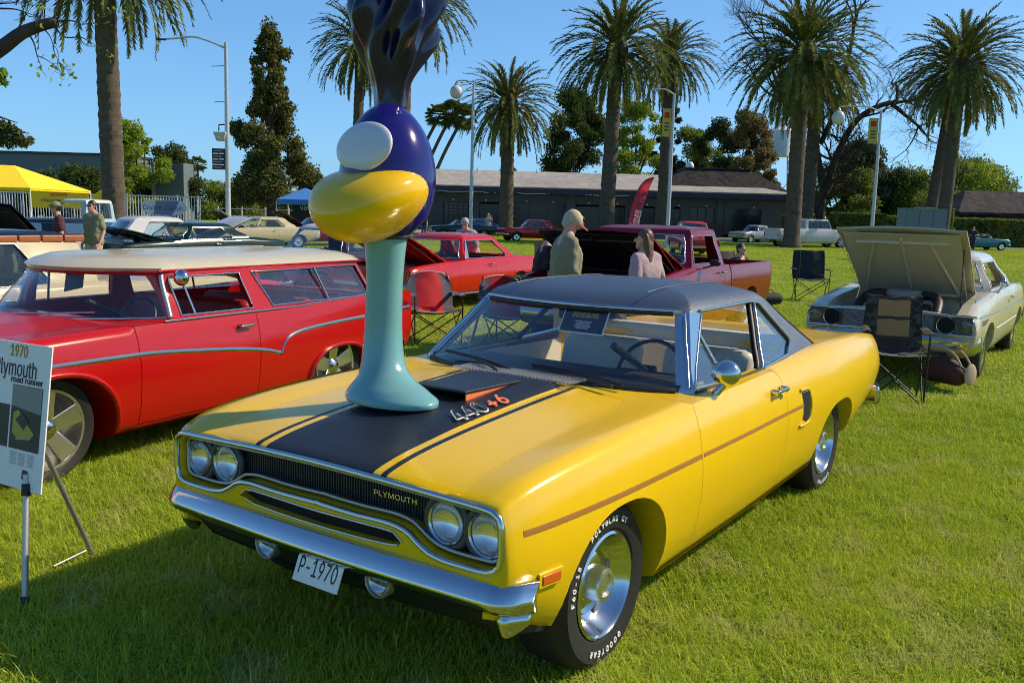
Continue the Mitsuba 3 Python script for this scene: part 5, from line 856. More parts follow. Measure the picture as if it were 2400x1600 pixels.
add(B + '__roof', solid(*[np.array(q) for q in ([(x0 - 0.6, BY - 1.6, 4.62), (x1 + 0.6, BY - 1.6, 4.62), (x1 + 0.6, BY + 14, 4.62), (x0 - 0.6, BY + 14, 4.62), (x0 - 0.6, BY + 6, 6.55), (x1 - 8.5, BY + 6, 6.55), (x0 - 0.6, BY - 1.6, 4.50), (x1 + 0.6, BY - 1.6, 4.50), (x1 + 0.6, BY + 14, 4.50), (x0 - 0.6, BY + 14, 4.50)], [(0, 1, 5), (0, 5, 4), (1, 2, 5), (2, 3, 4), (2, 4, 5), (3, 0, 4), (0, 6, 7), (0, 7, 1), (1, 7, 8), (1, 8, 2), (2, 8, 9), (2, 9, 3), (3, 9, 6), (3, 6, 0), (6, 9, 8), (6, 8, 7)])]), 'grey_shingle', None, False)
add(B + '__fascia', box((x0 + x1) / 2, BY - 1.5, 4.25, x1 - x0 + 1.0, 0.16, 0.56), 'navy_fascia', None, False); add(B + '__side_fascia', box(x1 + 0.5, BY + 6, 4.25, 0.16, 14.8, 0.56), 'navy_fascia', None, False)
add(B + '__soffit', box((x0 + x1) / 2, BY + 0.2, 3.93, x1 - x0 + 0.9, 3.0, 0.06), 'navy_fascia', None, False)
ops = [(-7.6, -4.9), (-3.8, -1.5), (-0.4, 5.2), (6.3, 8.8), (10.1, 11.5), (13.0, 14.6), (16.5, 17.3), (18.2, 20.9), (21.9, 25.8)]
front = box((x0 + x1) / 2, BY, 1.95, x1 - x0, 0.35, 3.90)
for a, b in ops: front -= box((a + b) / 2, BY, 1.50, b - a, 1.0, 3.0)
add(B + '__wall', front, 'grey_stucco', None, False)
add(B + '__side_wall', box(x1 - 0.15, BY + 6.2, 1.95, 0.3, 12.0, 3.90), 'grey_stucco', None, False); add(B + '__back_wall', box((x0 + x1) / 2, BY + 12.3, 1.95, x1 - x0 - 0.8, 0.3, 3.90), 'grey_stucco', None, False)
add(B + '__floor', box((x0 + x1) / 2, BY + 6, 0.04, x1 - x0 - 0.8, 11.5, 0.06), 'grey_stucco', None, False); add(B + '__inner_wall', box((x0 + x1) / 2, BY + 2.6, 1.9, x1 - x0 - 0.8, 0.12, 3.8), 'brown_wall', None, False)
for i, (a, b) in enumerate(ops):
    if i in (0, 2, 7, 8):
        k = add(B + '__window', box((a + b) / 2, BY + 0.10, 1.65, b - a - 0.1, 0.04, 2.65), 'dark_window', None, False)
        for x in np.linspace(a + 0.05, b - 0.05, 6 if i == 0 else 4): add(k + '__frame', box(x, BY + 0.04, 1.65, 0.07, 0.06, 2.65), 'banner_black', None, False)
        if i == 0:
            for r in range(4):
                for x, w in ((a + 0.35, 0.3), (a + 1.0, 0.7), (a + 2.05, 1.0)): add(k + '__blind_slat', box(x, BY + 0.06, 2.72 - r * 0.32, w, 0.03, 0.10), 'window_bar', None, False)
    else: add(B + '__door', box((a + b) / 2, BY + 0.12, 1.42, b - a - 0.12, 0.05, 2.78), 'dark_window', None, False)
for x in (-0.97, 5.75, 12.2, 15.6, 21.4): add(B + '__pilaster', box(x, BY - 0.28, 1.95, 0.85 if x < 6 else 0.6, 0.22, 3.90), 'grey_stucco' if x > 0 else 'navy_fascia', None, False)
for x in (-6.5, -3.1, 1.1, 3.9, 7.6, 10.6, 13.7, 17.0, 19.9, 24.8): add(B + '__wall_light', sphere((x, BY - 0.62, 3.18), (0.09, 0.09, 0.09), 12), 'lamp_globe', None, True)
add(B + '__bench_sign', rbox(20.6, BY - 0.4, 0.9, 2.4, 0.1, 1.1, 0.03), 'brown_wall', None)
hp = [(14.6, BY + 0.6, 4.9), (28.6, BY + 0.6, 4.95), (28.6, BY + 10, 4.95), (14.6, BY + 10, 4.9), (18.4, BY + 3.0, 7.15), (25.0, BY + 3.0, 7.15), (25.0, BY + 8, 7.15), (18.4, BY + 8, 7.15)]
add(B + '__tower_roof', Manifold.batch_hull([Manifold.sphere(0.05, 6).translate(p) for p in hp]), 'dark_shingle', None, False); add(B + '__tower_cap', box(21.7, BY + 5.5, 7.22, 7.1, 5.5, 0.12), 'navy_fascia', None, False)
add(B + '__roof_vent', revolve([(0, 0), (0.35, 0), (0.45, 0.2), (0.40, 0.5), (0.2, 0.72), (0, 0.75)], 20, 'z').apply_translation((19.0, BY + 5, 7.27)), 'white_metal', None, True)
for x in (-9.6, -4.3, 2.2): add(B + '__roof_pipe', tube([(x, BY + 4.6, 6.0), (x, BY + 4.6, 6.75)], 0.06, 6), 'galvanised', None, True)
H2 = thing('brown_house', 'low dark brown roofed house beyond the teal convertible at the right edge', 'house')
add(H2 + '__roof', Manifold.batch_hull([Manifold.sphere(0.05, 6).translate(p) for p in ([42.6, 88, 3.15], [66, 88, 3.15], [66, 102, 3.15], [42.6, 102, 3.15], [46, 94, 5.4], [66, 94, 5.4], [42.6, 88, 2.95], [66, 88, 2.95])]), 'dark_shingle', None, False)
add(H2 + '__wall', box(55, 96, 1.5, 19, 11, 3.0), 'beige_wall', None, False); add(H2 + '__beam', box(54, 88.8, 2.75, 22, 0.25, 0.35), 'brown_wall', None, False)
for x in (48.2, 52.0): k = add(H2 + '__window', box(x, 90.42, 1.7, 1.5, 0.1, 1.3), 'dark_window', None, False)
for x in (44.5, 50, 56): add(H2 + '__post', box(x, 88.8, 1.3, 0.25, 0.25, 2.6), 'brown_wall', None, False)
G1 = thing('flat_roof_building', 'grey green flat roofed building behind hedge left of the big palm trunk', 'building')
add(G1 + '__wall', box(-61.5, 125, 4.0, 20, 8, 8.0), 'teal_wall', None, False); add(G1 + '__roof', box(-61.5, 125, 8.15, 20.4, 8.4, 0.3), 'navy_fascia', None, False); add(G1 + '__wing', box(-76, 122, 3.3, 10, 8, 6.6), 'teal_wall', None, False)
G2 = thing('grey_gatehouse', 'small grey block building behind the white banner fence', 'building'); add(G2 + '__wall', box(-36.5, 98, 3.1, 3.0, 3, 6.2), 'teal_wall', None, False); add(G2 + '__corner_trim', box(-38.15, 96.4, 3.1, 0.3, 0.3, 6.2), 'beige_wall', None, False)
WT = thing('water_tank', 'pale water tank on steel legs behind the palms at right', 'water tank')
add(WT + '__tank', revolve([(0, 0), (1.7, 0), (1.7, 3.6), (0.3, 4.6), (0, 4.6)], 24, 'z').apply_translation((37.6, 132, 11.0)), 'white_metal', None, 40)
for a in range(4):
    d = np.array([math.cos(a * 1.571 + .6), math.sin(a * 1.571 + .6), 0]) * 1.7; add(WT + '__leg', tube([np.array([37.6, 132, 0]) + d * 1.5, np.array([37.6, 132, 11.05]) + d], 0.10, 6), 'galvanised', None, True)
    e = np.array([math.cos(a * 1.571 + 2.17), math.sin(a * 1.571 + 2.17), 0]) * 1.7; add(WT + '__brace', [tube([np.array([37.6, 132, z]) + d * 1.2, np.array([37.6, 132, z + 3.4]) + e * 1.1], 0.05, 4) for z in (4.0, 7.4)][a % 2], 'galvanised', None, True)
# white bar fence with banners
fe = thing('bar_fence', 'white metal bar fence carrying the banners at left', 'fence'); FY = 88.0; fx0, fx1 = -52.0, -30.2
for z in (0.22, 2.62): add(fe + '__rail', box((fx0 + fx1) / 2, FY, z, fx1 - fx0, 0.07, 0.09), 'white_metal', None, False)
for x in np.arange(fx0, fx1 + 0.01, 0.27): add(fe + '__bar', box(x, FY, 1.42, 0.055, 0.05, 2.34), 'white_metal', None, False)
for x in (-47.5, -42.6, -37.5, -32.6, -30.6): add(fe + '__post', box(x, FY + 0.09, 1.38, 0.12, 0.09, 2.76), 'galvanised', None, False)
rf = thing('rail_fence', 'low pale rail fence beyond the bar fence end', 'fence')
for z in (0.9, 1.6): add(rf + '__rail', box(-24, 92, z, 12, 0.05, 0.08), 'white_metal', None, False)
for x in np.arange(-30, -17.9, 2.4): add(rf + '__post', box(x, 92, 0.9, 0.12, 0.1, 1.8), 'white_metal', None, False)
ov = thing('oval_banner', 'white and slate oval banner with dark script tied to the bar fence', 'banner')
bc = np.array([-33.85, FY - 0.10, 1.52]); oval = [(-2.55, 0.35), (-2.2, 0.72), (-1.2, 0.80), (1.6, 0.80), (2.25, 0.66), (2.55, 0.25), (2.55, -0.25), (2.1, -0.62), (1.0, -0.86), (0, -0.92), (-1.2, -0.80), (-2.2, -0.50), (-2.5, -0.15)]
MO = facing(bc, (1, 0, 0), (0, 0, 1)) @ np.diag([0.86, 0.86, 1, 1]); add(ov + '__sheet', xf(CrossSection([np.array(oval, float)[::-1]]).extrude(0.03), MO), 'white_metal', None, False)
add(ov + '__band', xf(CrossSection([np.array([(-0.9, 0.78), (-1.15, -0.78), (0.9, -0.84), (1.75, 0.76)], float)]).extrude(0.012), MO @ rotm([0, 0, 1], 0, (0, 0, 0.031))), 'banner_slate', None, False)
for t, w, x, y in (('Cruiser', 2.2, -1.25, 0.02), ('Classic', 2.0, 1.15, -0.02)): add(ov + '__script', xf(lettering(t, 0.52, facing((x, y, 0.045), (1, 0, 0), (0, 1, 0)), 0.01, False, w), MO), 'flag_ink', None, False)
yb_ = thing('yellow_banner', 'creased yellow banner reading FOLLOW US ON, hung on the fence', 'banner')
P = [[(-46.8 + 5.6 * u, FY - 0.15 - 0.05 * math.sin(7 * u + 5 * v), 3.0 - 1.75 * v - 0.05 * math.sin(9 * u * v)) for v in np.linspace(0, 1, 10)] for u in np.linspace(0, 1, 26)]; add(yb_ + '__sheet', cloth(np.array(P), 0.02), 'tent_yellow', None, True)
add(yb_ + '__lettering', lettering('FOLLOW US ON', 0.24, facing((-43.9, FY - 0.26, 1.92), (1, 0, 0), (0, 0, 1)), 0.015, True, 3.3), 'flag_ink', None, False); add(yb_ + '__logo', lettering('GOODGUYS', 0.28, facing((-43.9, FY - 0.26, 2.52), (1, 0, 0), (0, 0, 1)), 0.015, True, 1.6), 'print_red', None, False)
P = [[(-41.1 + 1.5 * u, FY - 0.4, 1.7 + 1.5 * v * (0.25 + 0.75 * u)) for v in np.linspace(0, 1, 5)] for u in np.linspace(0, 1, 8)]; ys_ = thing('yellow_sail_sign', 'small yellow and white sail banner beside the big palm trunk', 'banner'); add(ys_ + '__sheet', cloth(np.array(P), 0.03), 'tent_yellow', None, True); add(ys_ + '__pole', tube([(-39.6, FY - 0.4, 0), (-39.55, FY - 0.4, 3.3)], 0.03, 6), 'white_metal', None, True)
tn = thing('yellow_tent', 'yellow peaked canopy tent at the far left edge', 'tent'); tc = np.array([-41.6, 74.0])
apex = np.array([tc[0] + 0.2, tc[1], 4.55]); cs_ = [tc + np.array(d) * 4.9 for d in ((-1, -1), (1, -1), (1, 1), (-1, 1))]
top = Manifold.batch_hull([Manifold.sphere(0.06, 8).translate([float(c[0]), float(c[1]), 2.75]) for c in cs_] + [Manifold.sphere(0.06, 8).translate([apex[0] + dx, apex[1], apex[2]]) for dx in (-0.9, 0.9)])
add(tn + '__canopy', top, 'tent_yellow', None, False); add(tn + '__valance', box(tc[0], tc[1], 2.66, 9.8, 9.8, 0.14), 'tent_yellow', None, False)
for c in cs_: add(tn + '__leg', tube([(c[0], c[1], 0), (c[0], c[1], 2.7)], 0.05, 6), 'white_metal', None, True)
nrm_ = np.array([0, -2.2, 3.9]); add(tn + '__lettering', lettering('Goodguys', 0.75, facing((tc[0] - 1.55, tc[1] - 2.75, 3.62), (1, 0, 0), (0.12, 4.9, 1.8)), 0.03, True, 4.4), 'print_red', None, False)
bt = thing('blue_tent', 'small bright blue canopy tent with dark side wall behind the sculpture', 'tent'); cx_, cy_ = -17.95, 78.0
add(bt + '__canopy', Manifold.batch_hull([Manifold.sphere(0.05, 8).translate(p) for p in ([cx_ - 1.9, cy_ - 1.9, 2.5], [cx_ + 1.9, cy_ - 1.9, 2.5], [cx_ + 1.9, cy_ + 1.9, 2.5], [cx_ - 1.9, cy_ + 1.9, 2.5], [cx_, cy_, 3.5])]), 'tent_blue', None, False); add(bt + '__valance', box(cx_, cy_, 2.30, 3.86, 3.86, 0.38), 'tent_blue', None, False)
add(bt + '__side_wall', box(cx_ + 0.2, cy_ + 1.8, 1.1, 3.4, 0.05, 2.1), 'banner_black', None, False)
for d in ((-1, -1), (1, -1), (1, 1), (-1, 1)): add(bt + '__leg', tube([(cx_ + 1.95 * d[0], cy_ + 1.95 * d[1], 0), (cx_ + 1.95 * d[0], cy_ + 1.95 * d[1], 2.3)], 0.04, 6), 'white_metal', None, True)
add(bt + '__lettering', [lettering('VINTAGE', 0.35, facing((cx_ + 0.2, cy_ + 1.75, 1.85), (1, 0, 0), (0, 0, 1)), 0.01, True, 2.2)], 'white_metal', None, False)
# feather flag
fl = thing('feather_flag', 'red feather flag with dark and white lettering in front of the long building', 'flag'); FX, FYY = 6.95, 56.0
edge = curve([(0, 1.0), (0.10, 2.2), (0.45, 3.35), (0.95, 4.05), (1.42, 4.22)], 6); inner = curve([(0.62, 1.0), (0.78, 2.2), (1.02, 3.1), (1.26, 3.8), (1.44, 4.20)], 6)
scene['flag_cloth'] = {'type': 'principledthin', 'base_color': {'type': 'rgb', 'value': [0.75, 0.07, 0.11]}, 'roughness': 0.6, 'diff_trans': 1.0, 'eta': 1.3}
P = np.array([[(FX + a[0] + (b[0] - a[0]) * t, FYY + 0.10 * math.sin(t * 3 + a[1] * 2), a[1] + (b[1] - a[1]) * t) for t in np.linspace(0, 1, 7)] for a, b in zip(edge, inner)]); add(fl + '__sail', sheet(P), 'flag_cloth', None, True)
add(fl + '__pole', tube(curve([(FX, FYY, 0), (FX - 0.01, FYY, 1.0), (FX + 0.09, FYY, 2.2), (FX + 0.44, FYY, 3.36), (FX + 0.95, FYY, 4.07), (FX + 1.43, FYY, 4.24)], 6), 0.02, 6), 'dark_frame', None, True)
add(fl + '__lettering', lettering('DUDE', 0.34, facing((FX + 0.82, FYY - 0.10, 2.85), (0.33, 0, 1), (-1, 0, 0.33)), 0.01, True, 1.1), 'flag_ink', None, False); add(fl + '__lettering_white', lettering("RIDES", 0.36, facing((FX + 0.50, FYY - 0.10, 1.72), (0.16, 0, 1), (-1, 0, 0.16)), 0.01, True, 1.05), 'card_white', None, False)
# street lamps
def globe_lamp(label, x, y, h, arm, banner=None, globe=True):
    c = thing('street_lamp', label, 'street lamp', 'street lamps')
    add(c + '__pole', tube([(x, y, 0), (x, y, h * 0.5), (x, y, h)], [0.13, 0.11, 0.075], 12), 'galvanised', None, True); add(c + '__base', tube([(x, y, 0), (x, y, 0.35)], 0.2, 12), 'galvanised', None, True)
    add(c + '__arm', tube(curve([(x, y, h - 0.1), (x + arm * 0.45, y, h + 0.22), (x + arm, y, h + 0.14)], 6), 0.045, 8), 'galvanised', None, True)
    if globe:
        add(c + '__globe', sphere((x + arm, y, h - 0.52), (0.42, 0.42, 0.44), 28), 'lamp_globe', None, True); add(c + '__globe_cap', tube([(x + arm, y, h + 0.16), (x + arm, y, h - 0.02), (x + arm, y, h - 0.18)], [0.03, 0.12, 0.22], 14), 'galvanised', None, True)
    if banner:
        bz, bw, bh = banner; k = add(c + '__banner', xf(box(-bw / 2 - 0.12, 0, 0, bw, 0.02, bh), rotm([0, 0, 1], 0, (x, y, bz))), 'banner_gold', None, False)
        add(k + '__print', xf(box(-bw / 2 - 0.12, -0.014, bh * 0.28, bw * 0.6, 0.01, bh * 0.22), rotm([0, 0, 1], 0, (x, y, bz))), 'print_red', None, False)
        for i in range(3): add(k + '__text_line', xf(box(-bw / 2 - 0.12, -0.014, -bh * 0.02 - i * bh * 0.13, bw * 0.55, 0.01, bh * 0.06), rotm([0, 0, 1], 0, (x, y, bz))), 'flag_ink', None, False)
        for s in (1, -1): add(c + '__banner_bracket', tube([(x, y, bz + s * bh * 0.51), (x - bw - 0.15, y, bz + s * bh * 0.51)], 0.02, 6), 'galvanised', None, True)
globe_lamp('grey street lamp with glass globe in front of the long building\'s left half', -2.92, 60, 10.0, -1.1)
globe_lamp('grey street lamp carrying a yellow banner, in front of the long building\'s right half', 9.20, 55, 9.1, -1.45, (7.4, 0.50, 1.55), False)
globe_lamp('grey street lamp with globe and yellow banner left of the utility cabinet', 23.45, 60, 9.05, -2.75, (7.75, 0.62, 1.55))
sl_ = thing('cobra_lamp', 'tall grey street light with long arm, floodlight and black sign at left', 'street lamp'); LX, LY = -12.58, 40.0
add(sl_ + '__pole', tube([(LX, LY, 0), (LX, LY, 4), (LX, LY, 8.7)], [0.125, 0.105, 0.07], 12), 'galvanised', None, True); add(sl_ + '__arm', tube(curve([(LX, LY, 8.45), (LX - 0.75, LY, 8.75), (LX - 1.4, LY, 8.90), (LX - 2.3, LY, 8.80), (LX - 2.6, LY, 8.78)], 5), 0.04, 8), 'galvanised', None, True)
add(sl_ + '__lamp_head', rbox(LX - 2.75, LY, 8.76, 0.42, 0.16, 0.07, 0.025), 'dark_frame', None); add(sl_ + '__cross_arm', tube([(LX, LY, 7.75), (LX - 0.62, LY, 7.70)], 0.02, 6), 'galvanised', None, True); add(sl_ + '__cross_arm', tube([(LX, LY, 6.25), (LX - 0.52, LY, 6.22)], 0.02, 6), 'galvanised', None, True)
add(sl_ + '__floodlight_bracket', tube([(LX, LY, 5.28), (LX - 0.35, LY, 5.26), (LX - 0.36, LY, 5.0)], 0.03, 6), 'dark_frame', None, True); add(sl_ + '__floodlight', Manifold.batch_hull([Manifold.sphere(0.03, 8).translate([LX - 0.26 + a * 0.24 * t, LY + b * 0.24 * t, z]) for a in (1, -1) for b in (1, -1) for t, z in ((1.0, 4.92), (0.62, 4.60))]), 'galvanised', None)
k = add(sl_ + '__sign', box(LX - 0.36, LY - 0.08, 3.80, 0.56, 0.03, 0.90), 'banner_black', None, False)
for i in range(3):
    for x in (-0.49, -0.235): add(k + '__white_bar', box(LX + x, LY - 0.10, 4.03 - i * 0.235, 0.22, 0.01, 0.05), 'card_white', None, False)
for i in range(4): add(k + '__text_line', box(LX - 0.40, LY - 0.10, 4.15 - i * 0.235, 0.36, 0.01, 0.045), 'print_grey', None, False)
cbx = thing('utility_cabinet', 'grey blue metal utility cabinet with three doors near the right palms', 'utility cabinet')
add(cbx + '__body', box(20.25, 45.6, 1.3, 2.05, 1.0, 2.6), 'cabinet_grey', None, False)
for i, x in enumerate((19.58, 20.25, 20.92)): k = add(cbx + '__door', box(x, 45.09, 1.35, 0.62, 0.04, 2.3), 'cabinet_grey', None, False); add(k + '__latch', box(x - 0.05, 45.06, 1.6, 0.13, 0.03, 0.06), 'white_metal', None, False)
# ------------------------------------------------------------------ cars of the rows behind
def small_car(name, label, cat, x, y, yaw, paint_, roof_paint=None, kind='coupe', hood_open=0, rz=1.34, xr=-4.0, convertible=False, under='matte_black', glass_='glass', rim='cap', seatm='black_vinyl', back=-2.5, tilt=0):
    fr = frame(x, y, yaw); R = std_rows(0.82, xr, 0.92, 0.80, 0.91, 0.93, 0.92, 0.86, rise=0.02)
    g = coupe(rz, -0.66, -3.0 if kind == 'coupe' else xr + 0.25, 0.92, 0.80, 0.59, -1.08, back if kind == 'coupe' else xr + 0.55)
    if convertible: g = [(0.87, -0.60, -1.02, 0.80, 0.80, 0.24, 0.24), (0.94, -0.66, -1.05, 0.79, 0.79, 0.24, 0.24), (1.05, -0.78, -1.12, 0.72, 0.72, 0.2, 0.2), (1.20, -0.96, -1.22, 0.64, 0.64, 0.15, 0.15), (1.26, -1.02, -1.24, 0.61, 0.61, 0.14, 0.14), (1.27, -1.04, -1.22, 0.58, 0.58, 0.13, 0.13), (1.275, -1.06, -1.2, 0.5, 0.5, 0.1, 0.1), (1.278, -1.08, -1.18, 0.3, 0.3, 0.05, 0.05), (1.28, -1.1, -1.16, 0.1, 0.1, 0.01, 0.01)]
    e = xr + 0.35
    win = [[(-0.98, 0.945), (-1.24, rz - 0.085), (-2.05, rz - 0.085), (-2.3, 0.99), (-2.24, 0.945)]] if kind == 'coupe' else [[(-0.98, 0.945), (-1.24, rz - 0.085), (-2.0, rz - 0.085), (-2.05, 0.945)], [(-2.15, 0.945), (-2.1, rz - 0.085), (e - 0.15, rz - 0.085), (e - 0.25, 0.945)]]
    if convertible: win = [[(-0.95, 0.95), (-1.12, 1.20), (-1.2, 1.20), (-1.2, 0.95)]]
    hd_ = {}
    hpoly = [(0.78, 0.68), (-0.55, 0.66), (-0.60, 0), (-0.55, -0.66), (0.78, -0.68)]
    hd_['hood'] = dict(poly=hpoly, open=hood_open, hinge=(-0.56, 0.92), bay=[(0.66, 0.60), (-0.50, 0.60), (-0.50, -0.60), (0.66, -0.60)], engine=(0.1, 0.22), under=under, ztop=0.765) if hood_open else dict(poly=hpoly)
    c = classic_car(name, label, cat, fr, dict(rows=R, paint=paint_, roof_paint=roof_paint or paint_, arches=[(0.0, 0.39, 0.36, 0.30), (-2.9, 0.40, 0.34, 0.30)], track=0.84, cabin=(-0.82, -2.75 if kind == 'coupe' else xr + 0.6, 0.76), doors=[[(-0.62, 1.2), (-0.62, 0.28), (-1.92, 0.28), (-1.93, 1.2)]], green=g, roof_z=rz - 0.06 if not convertible else 1.24, windows=win, glazed=[True] * len(win), glass=glass_,
        ws=[(-0.70, 0.945), (-0.54, rz - 0.08), (0.54, rz - 0.08), (0.70, 0.945)] if not convertible else [(-0.70, 0.96), (-0.58, 1.225), (0.58, 1.225), (0.70, 0.96)], ws_x0=-1.2 if not convertible else -1.06, rw=[(-0.6, 0.96), (-0.5, rz - 0.09), (0.5, rz - 0.09), (0.6, 0.96)] if not convertible else [(-0.68, 0.96), (-0.57, 1.225), (0.57, 1.225), (0.68, 0.96)], rw_x1=back + 0.05 if kind == 'coupe' else xr + 0.7, bumpers=[(0.92, 0.92, 0.46, 0.13, 0.10, 'bumper'), (xr - 0.08, 0.91, 0.50, 0.13, 0.10, 'rear_bumper')],
        wheels=[(0, 0.86, 0.32, 0.2, 0.20, rim), (-2.9, 0.86, 0.32, 0.22, 0.20, rim)], zbelt=0.92, seats=[(-1.6, 1.3, 0.46), (-2.35, 1.25, 0.42)], interior=seatm, lamps=[(0.80, 0.72, 0.68, 0.085)], tail=[(xr, 0.68, 0.70, 0.03, 0.2, 0.12)], handles=[(0.92, 0.82, -1.76)], step=0.12, **hd_))
    add(c + '__grille', rbox(0.80, 0, 0.66, 0.03, 1.0, 0.14, 0.01), 'satin_steel', fr)
    return c
wy = -2.040; lat = lambda d, f: (-3.680 - d * math.sin(wy) + f * math.cos(wy), 5.796 + d * math.cos(wy) + f * math.sin(wy))
# d: to the wagon's left (negative = right), f: forward
x, y = lat(-3.05, -0.12)
cw = small_car('cream_coupe', 'cream car with black roof edged in copper panels, behind the red wagon', 'car', x, y, wy, 'cream_paint', 'black_paint', 'coupe', rz=1.42, xr=-4.9, glass_='tinted_glass', back=-2.85)
fcw = frame(x, y, wy)
for s in (1, -1):
    n = 7
    for i in range(n): xa = -1.10 - i * 0.25; add(cw + '__roof_trim', rbox(xa - 0.125, s * 0.585, 1.385, 0.238, 0.05, 0.07, 0.012), 'copper_paint', fcw)
    add(cw + '__side_trim', strip([(q, 0.70) for q in np.linspace(0.4, -1.0, 20)], 0.16, std_rows(0.82, -4.9, 0.92, 0.80, 0.91, 0.93, 0.92, 0.86, rise=0.02), 0.002, s, 0.006), 'copper_paint', fcw)
small_car('black_hot_rod', 'black car with raised black hood at the far left edge', 'car', -11.6, 20.6, -1.75, 'black_paint', hood_open=40, under='black_trim')
bp_ = pickup('ice_blue_pickup', 'pale ice blue old pickup truck parked before the big palm trunk', frame(-16.9, 33.2, math.pi - 0.22), 'ice_blue_paint', roof=1.86, bed_end=-4.35, extra=dict(interior='black_vinyl', roof_paint='white_paint'))
small_car('dark_green_coupe', 'dark green coupe with black hood up in front of the pale blue pickup', 'car', -9.3, 22.2, -2.2, 'dark_green_paint', hood_open=17, under='black_trim', rz=1.30)
small_car('white_custom', 'white rounded custom car with its hood raised behind the red wagon roof', 'car', -8.0, 24.5, 0.75, 'white_paint', hood_open=30, under='white_paint', rz=1.42)
small_car('white_top_sedan', 'white sedan with plum roof pillars behind the red wagon', 'car', -4.3, 16.6, -2.07, 'purple_paint', 'white_paint', 'coupe', rz=1.44, back=-2.9)
small_car('red_fastback', 'bright red old coupe parked on the drive left of the man in cap', 'car', -0.2, 61.5, -2.75, 'scarlet_paint', rz=1.40, back=-2.6)
small_car('light_blue_coupe', 'light blue coupe beside the long building', 'car', -4.6, 77.0, -2.6, 'blue_paint', rz=1.32)
small_car('dark_green_convertible', 'dark green open convertible beyond the red hardtop coupe', 'car', -5.2, 64.0, -2.85, 'dark_green_paint', convertible=True)
small_car('red_roof_car', 'red car whose roof shows above the crimson pickup cab', 'car', 8.9, 44.0, -1.57, 'red_paint', rz=1.62, back=-2.7)
small_car('silver_car', 'silver car behind the white pickup tail', 'car', 19.0, 76.0, -2.5, 'silver_paint', rz=1.40)
small_car('black_wagon', 'black estate car right of the white pickup', 'car', 28.8, 74.5, -2.9, 'black_paint', None, 'wagon', rz=1.62, glass_='tinted_glass')
small_car('teal_convertible', 'teal blue open convertible at the right edge behind the people in black', 'car', 37.6, 71.5, 0.22, 'teal_paint', convertible=True, seatm='white_vinyl')
small_car('red_parked_car', 'red car roof left of the utility cabinet', 'car', 27.0, 62.0, -2.6, 'red_paint', rz=1.38)
small_car('tan_open_hood_car', 'tan and black old car with hood up below the tall conifer', 'car', -12.3, 39.0, -2.4, 'cream_paint', hood_open=35, under='black_trim')
small_car('maroon_open_hood_car', 'dark red old car with hood up beside the tan one', 'car', -10.9, 44.0, -2.4, 'crimson_paint', hood_open=35, under='black_trim')
wp = pickup('white_crew_pickup', 'modern white crew cab pickup on the drive behind the palm trunk', frame(23.3, 66.6, 0.30), 'white_paint', roof=1.98, bed_end=-5.25, cab_rear=-3.0, belt=1.32, rail=1.30, rim='alloy', W=1.0, extra=dict(wheels=[(0, 0.92, 0.42, 0.28, 0.26, 'five_spoke'), (-4.12, 0.92, 0.42, 0.28, 0.26, 'five_spoke')], glass='tinted_glass'))
# ------------------------------------------------------------------ trees
def leafmat(name, a, b, trans=0.35):
    def f(p, n, uv): return mikit.mix(a, b, mikit.cell_rand(p.x * 3.1, p.y * 3.1, p.z * 3.1) * 0.5 + mikit.noise(p.x * 0.7, p.y * 0.7, p.z * 0.7) * 0.5)
    scene[name] = {'type': 'principledthin', 'base_color': proc(f), 'roughness': 0.5, 'diff_trans': 2 * trans, 'eta': 1.4}
leafmat('palm_leaf', (0.060, 0.085, 0.028), (0.19, 0.205, 0.055), 0.22); leafmat('palm_dead', (0.10, 0.072, 0.035), (0.20, 0.15, 0.075), 0.2); leafmat('fruit_orange', (0.40, 0.18, 0.03), (0.55, 0.27, 0.05), 0.2)
leafmat('leaf_bright', (0.20, 0.30, 0.035), (0.34, 0.42, 0.06), 0.45); leafmat('leaf_dark', (0.045, 0.070, 0.025), (0.11, 0.145, 0.042), 0.3); leafmat('leaf_mid', (0.12, 0.17, 0.035), (0.24, 0.29, 0.065), 0.4); leafmat('leaf_conifer', (0.07, 0.085, 0.030), (0.20, 0.20, 0.060), 0.3); leafmat('leaf_bronze', (0.15, 0.12, 0.05), (0.28, 0.22, 0.09), 0.3); leafmat('leaf_pine', (0.06, 0.09, 0.045), (0.13, 0.16, 0.07), 0.25)
def _bark(p, n, uv):
    a = mikit.noise(p.x * 9, p.y * 9, p.z * 5); b = mikit.noise(p.x * 2, p.y * 2, p.z * 14); return mikit.mix((0.055, 0.044, 0.034), (0.15, 0.125, 0.098), a * 0.5 + b * 0.5)
mat('palm_bark', proc(_bark), 0.95, spec=0.1)
def _bark2(p, n, uv): return mikit.mix((0.035, 0.028, 0.022), (0.10, 0.080, 0.062), mikit.noise(p.x * 6, p.y * 6, p.z * 2.2))
mat('tree_bark', proc(_bark2), 0.95, spec=0.1)
